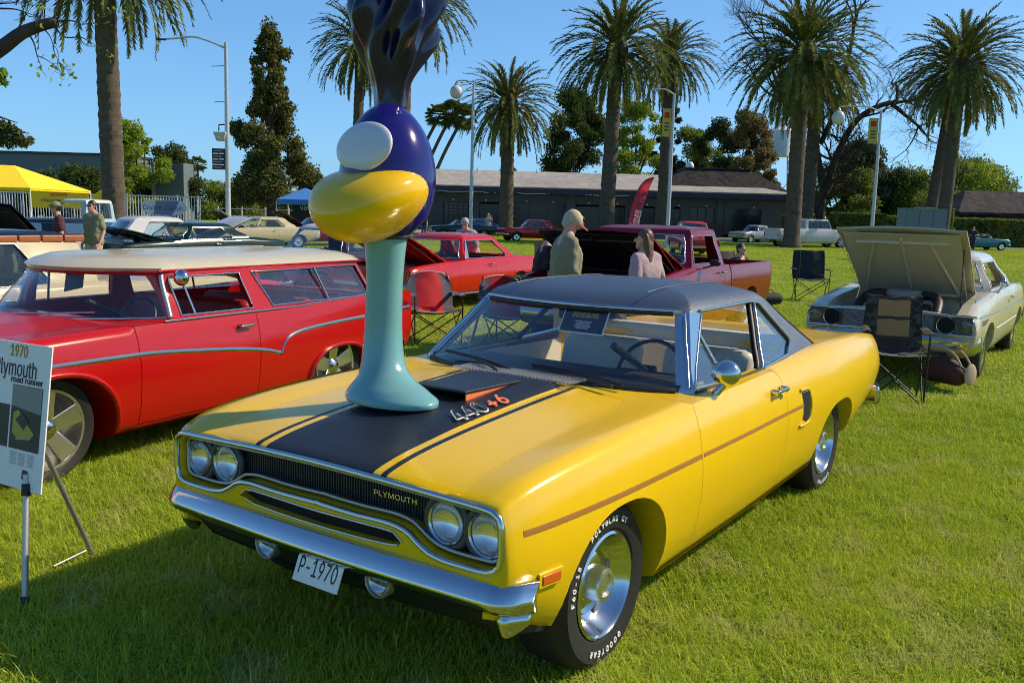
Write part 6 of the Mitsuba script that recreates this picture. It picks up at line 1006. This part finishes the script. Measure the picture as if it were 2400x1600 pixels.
def frond(r, L, az, e0, droop, nl=30, leaf=0.55, w=0.075, twist=0.0):
    t = np.linspace(0, 1, 9); e = e0 - droop * t ** 1.25; ds = L / 8
    h = np.r_[0, np.cumsum(np.cos((e[1:] + e[:-1]) / 2)) * ds]; z = np.r_[0, np.cumsum(np.sin((e[1:] + e[:-1]) / 2)) * ds]
    tt = np.linspace(0.16, 1.0, nl); hh = np.interp(tt, t, h); zz = np.interp(tt, t, z); ee = np.interp(tt, t, e)
    d = np.array([math.cos(az), math.sin(az), 0]); s = np.array([-math.sin(az), math.cos(az), 0]); V, F = [], []
    fw = np.cos(ee)[:, None] * d + np.sin(ee)[:, None] * [0, 0, 1]; up = -np.sin(ee)[:, None] * d + np.cos(ee)[:, None] * [0, 0, 1]; c = hh[:, None] * d + zz[:, None] * [0, 0, 1]
    ln = leaf * np.sin(np.pi * (0.12 + 0.80 * tt)) ** 0.7 * r.uniform(0.85, 1.15, nl)
    for sd in (1, -1):
        a = r.uniform(0.72, 0.90, nl)[:, None]; tip = c + ln[:, None] * (fw * a + sd * s * np.sqrt(1 - a * a) * 0.85 + up * r.uniform(-0.05, 0.40, nl)[:, None] - np.array([0, 0, 1]) * r.uniform(0.0, 0.12, nl)[:, None])
        o = len(V) * 0 + sum(len(q) for q in V); V.append(np.concatenate([c - fw * w / 2, c + fw * w / 2, tip])); i = np.arange(nl); F.append(np.stack([i, i + nl, i + 2 * nl], 1) + o)
    o = sum(len(q) for q in V); P = h[:, None] * d + z[:, None] * [0, 0, 1]; wd = (0.055 * (1 - t * 0.85))[:, None]; V.append(np.concatenate([P - s * wd, P + s * wd])); i = np.arange(8); F.append(np.concatenate([np.stack([i, i + 9, i + 10], 1), np.stack([i, i + 10, i + 1], 1)]) + o)
    return np.concatenate(V), np.concatenate(F)
def trunk_mesh(base, top, r0, r1, seed, n=18, k=26, lump=0.06):
    base, top = np.array(base, float), np.array(top, float); R = []; t = np.linspace(0, 2 * math.pi, n + 1)[:-1]; g = np.random.default_rng(seed)
    for i in range(k * 2):
        u = i / (k * 2 - 1); c = base + (top - base) * u; rr = (r0 + (r1 - r0) * min(1, u * 1.3)) * (1 + 0.35 * max(0, 0.06 - u) / 0.06) * (1 + (lump * 0.6 if i % 2 else -lump * 0.6)) * (1 + lump * (g.random(n) - 0.5)); R.append(np.column_stack([c[0] + rr * np.cos(t), c[1] + rr * np.sin(t), np.full(n, c[2])]))
    return fixed(*rings(np.array(R)))
FRONDS = [0]
def date_palm(label, base, crown, r0, L, seed, n=150, skirt=10, fruit=False):
    g = np.random.default_rng(seed); k = thing('date_palm', label, 'palm tree', 'date palms across the park'); c = np.array(crown, float)
    top = c - [0, 0, 0.5]; add(k + '__trunk', trunk_mesh((base[0], base[1], -0.1), top, r0 * 1.05, r0 * 0.92, seed, k=int(top[2] * 2.2)), 'palm_bark', None, True)
    add(k + '__crown', sphere((c[0], c[1], c[2] - 0.75), (r0 * 1.5, r0 * 1.5, 1.2), 18), 'palm_bark', None, True)
    rest_v, rest_f, o = [], [], 0
    for i in range(n):
        u = (i + 0.5) / n; az = i * 2.39996 + g.uniform(-0.25, 0.25); e0 = math.radians(86 - 128 * u ** 0.9 + g.uniform(-9, 9)); Lf = L * (0.80 + 0.30 * min(1, u * 2.2)) * g.uniform(0.88, 1.1); droop = math.radians(32 + 42 * (1 - abs(u - 0.45)) + g.uniform(-10, 14))
        V, F = frond(g, Lf, az, e0, droop, 34, 0.115 * L, 0.042 * L); V = V + c + [0, 0, -0.5 * u - 0.15] + np.array([math.cos(az), math.sin(az), 0]) * r0 * 0.5
        if FRONDS[0] < 296: add(k + '__crown__frond', (V, F), 'palm_leaf', None, False); FRONDS[0] += 1
        else: rest_v.append(V); rest_f.append(F + o); o += len(V)
    if rest_v: add(k + '__crown__fronds', (np.concatenate(rest_v), np.concatenate(rest_f)), 'palm_leaf', None, False, kind='stuff')
    sv, sf, o = [], [], 0
    for i in range(skirt):
        az = g.uniform(0, 6.28); V, F = frond(g, L * g.uniform(0.5, 0.85), az, math.radians(-38 + g.uniform(-22, 10)), math.radians(40), 22, 0.10 * L); V = V + c + [0, 0, -1.1]; sv.append(V); sf.append(F + o); o += len(V)
    if sv: add(k + '__dead_fronds', (np.concatenate(sv), np.concatenate(sf)), 'palm_dead', None, False, kind='stuff')
    if fruit:
        fv, ff, o = [], [], 0
        for i in range(9):
            V, F = frond(g, L * 0.36, g.uniform(-1.9, 0.4), math.radians(g.uniform(25, 70)), math.radians(70), 22, 0.10 * L, 0.10); V = V + c + [0, -0.3, -0.2]; fv.append(V); ff.append(F + o); o += len(V)
        add(k + '__fruit_stalks', (np.concatenate(fv), np.concatenate(ff)), 'fruit_orange', None, False, kind='stuff')
    return k
date_palm('date palm with thick dark trunk at left, its crown above the frame', (-18.74, 42.67), (-18.61, 42.00, 13.79), 0.50, 4.6, 11, 130)
_a = (19.11, 63.00, 13.51); date_palm('date palm with broad crown and pale trunk before the white pickup', (19.13, 63), _a, 0.54, 5.2, 12, 152, 26)
_a = (6.64, 64.00, 13.66); date_palm('tall date palm directly above the man in khaki cap', (6.34, 64), _a, 0.52, 4.5, 13, 152, 18)
_a = (34.07, 72.00, 14.55); date_palm('date palm with full round crown nearest the right edge', (33.63, 72), _a, 0.50, 5.2, 14, 152, 14)
_a = (-0.80, 74.00, 10.95); date_palm('shorter date palm with orange fruit stalks before the shingle roof', (-0.74, 74), _a, 0.55, 4.2, 15, 137, 10, True)
_a = (-7.03, 58.00, 15.43); date_palm('date palm partly hidden behind the sculpture plume', (-7.16, 58), _a, 0.38, 4.3, 16, 130)
_a = (-12.60, 74.00, 15.32); date_palm('date palm left of the sculpture plume', (-13.02, 74), _a, 0.42, 4.2, 17, 123)
_a = (12.87, 80.00, 15.85); date_palm('date palm half hidden by the tall one behind the feather flag', (12.88, 80), _a, 0.52, 4.2, 18, 123, 10)
_a = (26.96, 84.00, 14.26); date_palm('date palm behind the one at the white pickup, in its shade', (26.62, 84), _a, 0.62, 4.6, 19, 123, 24)
_a = (39.20, 84.00, 15.53); date_palm('leaning date palm trunk behind the rightmost palm', (37.80, 84), _a, 0.50, 4.6, 20, 118)
def fan_palm(label, base, top, r, seed):
    g = np.random.default_rng(seed); k = thing('fan_palm', label, 'palm tree', 'thin fan palms on the skyline'); c = np.array(top, float)
    add(k + '__trunk', tube(curve([(base[0], base[1], 0), ((base[0] * 0.6 + c[0] * 0.4), base[1], c[2] * 0.5), c]), np.linspace(0.34, 0.26, 17), 9), 'palm_bark', None, True); sv, sf, o = [], [], 0
    for i in range(34):
        az = g.uniform(0, 6.28); e = math.radians(g.uniform(-60, 75)); d = np.array([math.cos(az) * math.cos(e), math.sin(az) * math.cos(e), math.sin(e)]); b = c + d * r * 0.45; s = np.cross(d, [0, 0, 1.0]); s /= np.linalg.norm(s); u = np.cross(s, d)
        V = [b]; 
        for q in np.linspace(-1.3, 1.3, 13): V += [b + (d * math.cos(q) + s * math.sin(q)) * r * 0.62 + u * g.uniform(-.1, .1) - np.array([0, 0, 0.12 * r]), b + (d * math.cos(q + .1) + s * math.sin(q + .1)) * r * 0.40]
        F = [(0, j, j + 1) for j in range(1, len(V) - 1)]; sv.append(np.array(V)); sf.append(np.array(F) + o); o += len(V); sv.append(np.array([c - s * .04, c + s * .04, b])); sf.append(np.array([[0, 1, 2]]) + o); o += 3
    add(k + '__crown', (np.concatenate(sv), np.concatenate(sf)), 'palm_leaf', None, False, kind='stuff')
for (u_, b_, t_), nm in zip(((0, (-19.6, 150), (-12.61, 150.00, 17.29)), (1, (-17.6, 150), (-10.50, 150.00, 17.76)), (2, (-15.9, 150), (-8.73, 150.00, 17.25))), ('leftmost', 'middle', 'rightmost')): fan_palm(f'{nm} of the three thin fan palms above the shingle roof', b_, t_, 2.5, 30 + u_)
fan_palm('tiny distant fan palm left of the black sign', (-79.98, 230), (-79.82, 230.00, 12.18), 2.4, 33)
def leaf_cloud(cl, n, size, seed, flat=0.0):
    """pointed leaves spread through ellipsoid clumps (x, y, z, rx, ry, rz)"""
    g = np.random.default_rng(seed); cl = np.array(cl, float); vol = (cl[:, 3] * cl[:, 4] * cl[:, 5]) ** (2 / 3); idx = g.choice(len(cl), n, p=vol / vol.sum()); d = g.normal(size=(n, 3)); d /= np.linalg.norm(d, axis=1, keepdims=True)
    r = g.random(n) ** 0.42 * (0.86 + 0.24 * mnoise(d * 2.3 + idx[:, None] * 3.7, 4)); p = cl[idx, :3] + (d * r[:, None] + g.normal(size=(n, 3)) * 0.16) * cl[idx, 3:]
    a = g.normal(size=(n, 3)) + d * 0.5 - np.array([0, 0, 0.35]); a /= np.linalg.norm(a, axis=1, keepdims=True); b = np.cross(a, g.normal(size=(n, 3))); b /= np.linalg.norm(b, axis=1, keepdims=True) + 1e-9
    s = size * g.uniform(0.6, 1.3, n)[:, None]; V = np.stack([p - a * s * 0.5, p + b * s * 0.30, p + a * s * 0.5, p - b * s * 0.30], 1).reshape(-1, 3); i = np.arange(n) * 4
    return V, np.concatenate([np.stack([i, i + 1, i + 2], 1), np.stack([i, i + 2, i + 3], 1)])
def limbs(base, h, r, cl, seed, fork=0.35, m='tree_bark'):
    g = np.random.default_rng(seed); base = np.array([base[0], base[1], 0.0]); f = base + [0, 0, h * fork]; out = [tube([base - [0, 0, .1], base + [0.02, 0, h * 0.05], f], [r * 1.35, r, r * 0.82], 10)]
    for c in cl[:9]: c = np.array(c[:3]); mid = f * 0.45 + c * 0.55 + g.normal(size=3) * 0.25 - [0, 0, 0.3]; out.append(tube(curve([f - [0, 0, r], mid, c], 5), np.linspace(r * 0.55, r * 0.12, 11), 6))
    return out
def broad_tree(label, x, y, h, w, leaf, n, size, seed, z0=0.25, name='broadleaf_tree', clumps=40, r=0.25, tall=1.0, group=None):
    g = np.random.default_rng(seed); k = thing(name, label, 'tree', group); cl = []
    for i in range(clumps):
        u = g.random(); z = h * (z0 + (0.97 - z0) * u); rad = w / 2 * math.sin(math.pi * min(0.97, 0.18 + 0.72 * u)) ** 0.8; a = g.uniform(0, 6.28); q = rad * g.uniform(0.15, 0.92); s = w * g.uniform(0.085, 0.165); cl.append((x + q * math.cos(a), y + q * math.sin(a), z - s * 0.4, s, s, s * 0.8 * tall))
    add(k + '__trunk', trimesh.util.concatenate(limbs((x, y), h, r, cl, seed)), 'tree_bark', None, True); add(k + '__crown', leaf_cloud(cl, n, size, seed), leaf, None, False, kind='stuff'); return k
def conifer(label, x, y, h, w, leaf, n, size, seed, name='conifer_tree', lean=0.0, gaps=0.35):
    g = np.random.default_rng(seed); k = thing(name, label, 'tree'); cl = []
    for i in range(74):
        u = (i + 0.5) / 74; z = h * (0.14 + 0.85 * u); rad = w / 2 * (1 - u) ** 0.75 * g.uniform(0.55, 1.1) + 0.4; a = i * 2.4 + g.uniform(-.5, .5); s = max(0.45, w * 0.10 * (1.2 - u * 0.75)) * g.uniform(0.7, 1.3)
        if g.random() < gaps * 0.5: continue
        cl.append((x + rad * g.uniform(0.3, 0.9) * math.cos(a) + lean * u, y + rad * g.uniform(0.3, 0.9) * math.sin(a), z, s, s, s * 0.85))
    cl.append((x + lean, y, h * 0.96, 0.8, 0.8, 1.4)); br = [tube([(x, y, 0), (x + lean * 0.5, y, h * 0.5), (x + lean, y, h * 0.95)], [w * 0.042, w * 0.03, 0.06], 10)] + [tube([(x + lean * c[2] / h, y, c[2] - 0.8), c[:3]], [0.12, 0.04], 5) for c in cl]
    add(k + '__trunk', trimesh.util.concatenate(br), 'tree_bark', None, True); add(k + '__crown', leaf_cloud(cl, n, size, seed), leaf, None, False, kind='stuff'); return k
_c = (-22.55, 86.00, 18.28); conifer('tall shaggy conifer left of the sculpture', -23.05, 86, _c[2], 10.6, 'leaf_conifer', 34000, 0.34, 41, gaps=0.5)
_c = (-38.80, 94.00, 10.85); broad_tree('bright green young tree right of the big palm trunk', -38.84, 94, _c[2], 6.6, 'leaf_bright', 20000, 0.28, 42, 0.12)
_c = (-37.21, 100.00, 8.31); broad_tree('dark rounded tree behind the banner fence', -37.49, 100, _c[2], 7.4, 'leaf_dark', 20000, 0.30, 43, 0.05)
_c = (-48.43, 100.00, 5.55); broad_tree('dark sprawling shrub tree behind the yellow tent', -47.44, 100, 5.6, 10.5, 'leaf_dark', 20000, 0.32, 44, 0.1)
_c = (-52.60, 104.00, 5.40); broad_tree('dark shrub mass left behind the yellow tent', -53.56, 104, 5.3, 7.5, 'leaf_dark', 14000, 0.32, 45, 0.1)
_c = (6.51, 118.00, 18.23); broad_tree('tall dark evergreen between the fruiting palm and the tall palm', 7.20, 118, _c[2], 9.6, 'leaf_dark', 40000, 0.36, 46, 0.18, clumps=60, tall=1.15)
_c = (15.31, 124.00, 17.60); broad_tree('pale green airy tree behind the feather flag', 16.00, 124, _c[2], 8.0, 'leaf_bright', 18000, 0.34, 47, 0.25, clumps=44)
_c = (20.23, 128.00, 19.68); conifer('dark narrow conifer behind the banner lamp', 20.91, 128, _c[2], 6.8, 'leaf_dark', 22000, 0.38, 48)
_c = (24.99, 130.00, 16.40); broad_tree('light loose tree above the building\'s dark tower roof', 25.25, 130, _c[2], 8.5, 'leaf_mid', 14000, 0.36, 49, 0.2)
_c = (26.34, 122.00, 15.13); broad_tree('dark green tree behind the building\'s dark tower roof', 26.78, 122, _c[2], 9.0, 'leaf_dark', 24000, 0.36, 50, 0.15)
_c = (28.62, 118.00, 15.85); broad_tree('bronze brown tree at the right end of the long building', 29.66, 118, _c[2], 7.6, 'leaf_bronze', 24000, 0.34, 51, 0.12, tall=1.4)
_c = (31.23, 116.00, 11.43); broad_tree('small bronze tree beside the water tank', 31.69, 116, _c[2], 5.5, 'leaf_bronze', 12000, 0.34, 52, 0.1)
_c = (41.99, 112.00, 11.67); broad_tree('spreading dark pine between the palms at right', 41.78, 112, _c[2], 10.5, 'leaf_pine', 22000, 0.40, 53, 0.42, clumps=40)
for i, (u_, v_, w_, lf, lb) in enumerate(((1925, 395, 6, 'leaf_mid', 'mid green bush left of the spreading pine'), (2090, 385, 9, 'leaf_mid', 'mid green tree right of the banner lamp'), (2045, 420, 6, 'leaf_dark', 'dark low tree behind the hedge'), (2250, 350, 9, 'leaf_bright', 'bright yellow green tree right of the rightmost palm'), (2330, 345, 9, 'leaf_mid', 'leafy tree above the brown house at the right edge'), (2180, 395, 7, 'leaf_mid', 'green tree behind the rightmost palm trunks'), (2140, 385, 7, 'leaf_dark', 'dark tree left of the leaning palm trunk'))):
    x = (u_ * 1.0204 - 1200) / 2120 * 108; zt = 1.75 + (503 + 0.027 * (u_ * 1.0204 - 1200) - v_ * 1.0204) * 108 / 2120
    broad_tree(lb, x, 108 + 3 * i, zt, w_ * 1.45, lf, 21000, 0.34, 60 + i, 0.08, clumps=40)
for i, (u_, v_, w_, lb) in enumerate(((505, 415, 9, 'low green tree on the skyline right of the fence end'), (555, 425, 8, 'grey green tree behind the tall conifer trunk'), (700, 415, 8, 'green tree behind the blue tent'), (470, 440, 7, 'small tree behind the fence end'), (590, 440, 9, 'dull green tree right of the black sign lamp'), (755, 400, 8, 'green tree behind the sculpture bowl'))):
    x = (u_ * 1.0204 - 1200) / 2120 * 125; zt = 1.75 + (503 + 0.027 * (u_ * 1.0204 - 1200) - v_ * 1.0204) * 125 / 2120
    broad_tree(lb, x, 125 + 4 * i, zt, w_ * 1.4, 'leaf_mid' if i != 4 else 'leaf_pine', 16000, 0.38, 80 + i, 0.06)
broad_tree('small dark bush on the skyline behind the fruiting palm trunk', -1.13, 125, 8.3, 5.0, 'leaf_dark', 5000, 0.34, 90, 0.3)
for i, (x, y, a, b, hh, lb) in enumerate(((31.5, 84, 4.6, 1.6, 2.7, 'clipped dark hedge block right of the white pickup'), (41.0, 88, 11, 1.6, 2.6, 'long sunlit hedge behind the utility cabinet'), (35.6, 78, 2.4, 2.4, 3.2, 'tall hedge corner right of the rightmost palm'), (47.5, 84, 7, 1.6, 2.5, 'low hedge in front of the brown house'), (26.6, 86, 2.6, 1.6, 2.4, 'short hedge behind the palm trunk'))):
    k = thing('hedge', lb, 'hedge'); g = np.random.default_rng(100 + i); n = 9000; p = g.uniform(-1, 1, (n, 3)); ax = g.integers(0, 3, n); p[np.arange(n), ax] = np.sign(p[np.arange(n), ax]) * g.uniform(0.9, 1.03, n); p = p * [a / 2, b / 2, hh / 2] + [x, y, hh / 2]; q = g.normal(size=(n, 3)); q /= np.linalg.norm(q, axis=1, keepdims=True); r_ = np.cross(q, g.normal(size=(n, 3))); r_ /= np.linalg.norm(r_, axis=1, keepdims=True)
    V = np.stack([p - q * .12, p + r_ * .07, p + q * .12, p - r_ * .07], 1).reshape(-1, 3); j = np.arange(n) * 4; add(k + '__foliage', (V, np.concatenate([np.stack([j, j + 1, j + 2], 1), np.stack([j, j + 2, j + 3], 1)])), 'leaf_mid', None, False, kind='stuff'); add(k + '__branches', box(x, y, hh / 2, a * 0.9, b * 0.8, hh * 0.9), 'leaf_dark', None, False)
def bare_tree(label, base, segs, r0, seed, depth=5, twig=1.0):
    g = np.random.default_rng(seed); k = thing('bare_tree', label, 'tree'); out = []
    def grow(p, d, L, r, n):
        q = p + d * L; m = (p + q) / 2 + g.normal(size=3) * L * 0.06; out.append(tube(curve([p, m, q], 3), np.linspace(r, r * 0.62, 7), 5 if r > 0.05 else 3, cap=False))
        if n == 0: return
        for _ in range(3 if n > 1 else 2):
            e = d + g.normal(size=3) * 0.52 + [0, 0, 0.10]; e /= np.linalg.norm(e); grow(q if g.random() < 0.6 else m, e, L * g.uniform(0.62, 0.86), r * 0.56, n - 1)
    for pts, r, dd in segs:
        out.append(tube(curve(pts, 5), np.linspace(r, r * 0.6, (len(pts) - 1) * 5 + 1), 9)); p = np.array(pts[-1], float); d = p - np.array(pts[-2], float); d /= np.linalg.norm(d)
        for _ in range(3): e = d + g.normal(size=3) * 0.45; grow(p, e / np.linalg.norm(e), 2.6 * twig, r * 0.42, depth)
        mid = np.array(pts[len(pts) // 2], float)
        for _ in range(2): e = d * 0.4 + g.normal(size=3) * 0.7 + [0, 0, 0.3]; grow(mid, e / np.linalg.norm(e), 2.4 * twig, r * 0.34, depth - 1)
    add(k + '__trunk', trimesh.util.concatenate(out), 'tree_bark', None, True); return k
bare_tree('leafless tree with forked trunk spreading behind the right palms', None, [([(28.59, 86.00, 1.23), (28.70, 86.00, 4.07), (29.29, 86.00, 5.50)], 0.55, 3), ([(28.97, 86.00, 4.28), (28.02, 86.00, 7.86), (27.44, 86.00, 10.23), (24.51, 86.00, 12.91)], 0.36, 4), ([(29.12, 86.00, 5.09), (30.23, 86.00, 9.12), (31.66, 86.00, 11.53), (35.37, 87.00, 13.12)], 0.36, 4), ([(28.21, 86.00, 9.06), (29.39, 86.00, 12.25), (30.44, 87.00, 16.34), (30.80, 87.00, 19.47)], 0.26, 4), ([(27.44, 86.00, 10.23), (24.30, 87.00, 14.21), (23.12, 88.00, 17.89)], 0.22, 4), ([(34.98, 87.00, 12.91), (38.03, 88.00, 11.10)], 0.2, 3)], 0.5, 71, 5, 0.95)
bare_tree('small leafless tree above the brown house at the right edge', None, [([(53, 112, 0), (53.2, 112, 4.5)], 0.25, 3), ([(53.2, 112, 4.5), (54, 112, 7.0)], 0.18, 3)], 0.3, 72, 4, 0.6)
# near branch at the upper left
nb = thing('overhanging_branch', 'bare brown branch with a few young leaves reaching in at top left', 'branch'); g = np.random.default_rng(5)
P0 = [(-7.79, 13.00, 3.52), (-7.23, 13.00, 3.84), (-6.86, 13.00, 4.09), (-6.43, 13.00, 4.22)]; bo = [tube(curve(P0, 6), np.linspace(0.12, 0.07, 19), 10)]; tips = []
def twigs(p, d, L, r, n):
    q = p + d * L; m = (p + q) / 2 + g.normal(size=3) * L * 0.10; bo.append(tube(curve([p, m, q], 4), np.linspace(r, r * 0.5, 9), 4)); tips.append(q); tips.append(m)
    if n:
        for _ in range(2): e = d + g.normal(size=3) * 0.5; twigs(q, e / np.linalg.norm(e), L * g.uniform(0.55, 0.85), r * 0.55, n - 1)
for a, b in (((-6.45, 13.00, 4.21), (0.35, 0, 0.9)), ((-6.58, 13.00, 4.16), (-0.1, 0.2, 1)), ((-6.43, 13.00, 4.22), (1, 0.1, -0.05)), ((-6.67, 13.00, 4.15), (0.6, -0.2, -0.7)), ((-6.86, 13.00, 4.09), (0.3, 0.2, -0.9)), ((-6.46, 13.00, 4.20), (0.9, 0.2, -0.45)), ((-7.04, 13.00, 3.95), (0.4, 0, 0.8)), ((-7.20, 13.00, 4.38), (0.9, 0, -0.1)), ((-7.32, 13.00, 4.38), (0.8, 0, 0.2))): d = np.array(b, float); twigs(np.array(a), d / np.linalg.norm(d), 0.34, 0.014, 3)
add(nb + '__branch', trimesh.util.concatenate(bo), 'tree_bark', None, True)
for i in range(95):
    t_ = tips[g.integers(len(tips))] + g.normal(size=3) * 0.05; a = g.normal(size=3) - [0, 0, 0.6]; a /= np.linalg.norm(a); b = np.cross(a, g.normal(size=3)); b /= np.linalg.norm(b); s = g.uniform(0.04, 0.085); n_ = np.cross(a, b) * 0.012
    V = np.array([t_, t_ + a * s * 0.5 + b * s * 0.42 + n_, t_ + a * s * 1.2, t_ + a * s * 0.5 - b * s * 0.42 + n_, t_ + a * s * 0.55]); add(nb + '__leaf', (V, np.array([(0, 1, 4), (1, 2, 4), (2, 3, 4), (3, 0, 4)])), 'leaf_bright', None, False)
cb2 = thing('cedar_branch', 'drooping cedar branch at the left edge above the yellow tent', 'branch'); sv = []
bo = []
for (u0, v0, u1, v1) in (((-9.41, 16.00, 3.22), 0, (-8.65, 16.00, 3.09), 0), ((-9.42, 16.00, 3.00), 0, (-8.46, 16.00, 2.92), 0)):
    A_, B_ = np.array(u0), np.array(u1); bo.append(tube([A_, (A_ + B_) / 2 + [0, 0, 0.05], B_], [0.03, 0.02, 0.006], 5))
    for t in np.linspace(0.1, 1, 26): q = A_ + (B_ - A_) * t; sv.append((q[0], q[1], q[2] - 0.10 - 0.10 * g.random(), 0.07, 0.10, 0.16 * (1.1 - t * 0.6)))
add(cb2 + '__branch', trimesh.util.concatenate(bo), 'tree_bark', None, True); add(cb2 + '__needles', leaf_cloud(sv, 2600, 0.075, 7), 'leaf_conifer', None, False, kind='stuff')
sg_ = thing('leafy_spray', 'small spray of young leaves at the left edge below the branch', 'branch'); add(sg_ + '__twig', tube([(-7.37, 13.00, 3.49), (-7.17, 13.00, 3.46)], 0.012, 5), 'tree_bark', None, True); add(sg_ + '__leaves', leaf_cloud([tuple((-7.22, 13.00, 3.50)) + (0.09, 0.09, 0.08), tuple((-7.21, 13.00, 3.39)) + (0.07, 0.07, 0.05)], 60, 0.09, 9), 'leaf_bright', None, False, kind='stuff')
# ------------------------------------------------------------------ the lawn's blades
def _blade(p, n, uv):
    t = uv.x; a = mikit.fbm(p.x * 0.9, p.y * 0.9, 3.0, 4); c = mikit.fbm(p.x * 3.2, p.y * 3.2, 9.0, 3)
    g = mikit.mix((0.24, 0.37, 0.022), (0.56, 0.64, 0.075), t * 0.65 + a * 0.45 - 0.05)
    dry = mikit.smoothstep(0.60, 0.72, c) * 0.55 + dr.select(t > 0.93, 0.6, 0.0)
    return mikit.mix(g, (0.62, 0.55, 0.30), dr.minimum(dry, 0.8) * mikit.noise(t * 57, uv.x * 13))
scene['grass_blade'] = {'type': 'principledthin', 'base_color': proc(_blade), 'roughness': 0.45, 'diff_trans': 0.85, 'eta': 1.35}
def blades(n, size, h, w, seed, seg=2):
    g = np.random.default_rng(seed); p = g.uniform(0, size, (n, 2)); az = g.uniform(0, 2 * np.pi, n); clump = mnoise(np.column_stack([p * 4.5, np.zeros(n)]), seed); H = h * g.uniform(0.55, 1.25, n) * (0.65 + 0.7 * clump); lean = g.uniform(0.35, 1.45, n); ca = np.stack([np.cos(az), np.sin(az)], 1); sd = np.stack([-np.sin(az), np.cos(az)], 1); W = w * g.uniform(0.7, 1.3, n)
    V = []; ts = np.linspace(0, 1, seg + 1)
    for t in ts:
        ho = np.sin(lean * t) * H * t; z = np.cos(lean * t * 0.9) * H * t; c = np.column_stack([p + ca * ho[:, None], z]); k = W * (1 - t ** 1.6) * 0.5
        if t < 1: V += [np.column_stack([c[:, :2] - sd * k[:, None], c[:, 2]]), np.column_stack([c[:, :2] + sd * k[:, None], c[:, 2]])]
        else: V += [c]
    m = len(V); V = np.stack(V, 1).reshape(-1, 3); b = np.arange(n) * m; F = []
    for s in range(seg):
        if s < seg - 1: F += [np.stack([b + 2 * s, b + 2 * s + 1, b + 2 * s + 3], 1), np.stack([b + 2 * s, b + 2 * s + 3, b + 2 * s + 2], 1)]
        else: F += [np.stack([b + 2 * s, b + 2 * s + 1, b + 2 * s + 2], 1)]
    tone = g.random(n); uv = np.repeat(np.column_stack([tone, tone * 0]), m, 0); return (V, np.concatenate(F)), uv
def turf(name, n, size, h, w, seed, seg):
    out = []
    for i in range(3):
        m, uv = blades(n, size, h, w, seed + i, seg)
        if seg == 2:
            q, uq = blades(420, size, 0.125, 0.0056, seed + 50 + i, 2); m = (np.concatenate([m[0], q[0]]), np.concatenate([m[1], q[1] + len(m[0])])); uv = np.concatenate([uv, uq])
        scene[f'{name}_{i}'] = {'type': 'shapegroup', 'blades': mikit.ply(m, 'grass_blade', smooth=False, uv=uv)}; out.append(f'{name}_{i}')
    return out
near = turf('turf_near', 7600, 1.0, 0.072, 0.0052, 200, 2); mid_ = turf('turf_mid', 5200, 2.0, 0.062, 0.010, 210, 1); far_ = turf('turf_far', 5000, 4.0, 0.060, 0.022, 220, 1); NB = [0]
gq = np.random.default_rng(3)
def lay(groups, x, y, size, zs=1.0):
    q = int(gq.integers(4)); NB[0] += 1
    M = T().translate([x + size / 2, y + size / 2, -0.006]).rotate([0, 0, 1], 90 * q).scale([1, 1, float(zs)]).translate([-size / 2, -size / 2, 0])
    scene['lawn_grass' if NB[0] == 1 else f'lawn_grass__{NB[0] - 1:03d}'] = {'type': 'instance', 'to_world': M, 'group': {'type': 'ref', 'id': groups[int(gq.integers(3))]}}
lim = lambda y, m=1.0: (-0.60 * y - m, 0.60 * y + m)
for y in np.arange(2.0, 9.0, 1.0):
    a, b = lim(y + 1)
    for x in np.arange(math.floor(a), b, 1.0): lay(near, x, y, 1.0)
for y in np.arange(9.0, 25.0, 2.0):
    a, b = lim(y + 2)
    for x in np.arange(math.floor(a / 2) * 2, b, 2.0): lay(mid_, x, y, 2.0)
for y in np.arange(25.0, 73.0, 4.0):
    a, b = lim(y + 4)
    for x in np.arange(math.floor(a / 4) * 4, b, 4.0): lay(far_, x, y, 4.0)
tag('lawn_grass', 'short sunlit green grass blades covering the whole lawn', 'grass', None, 'stuff')
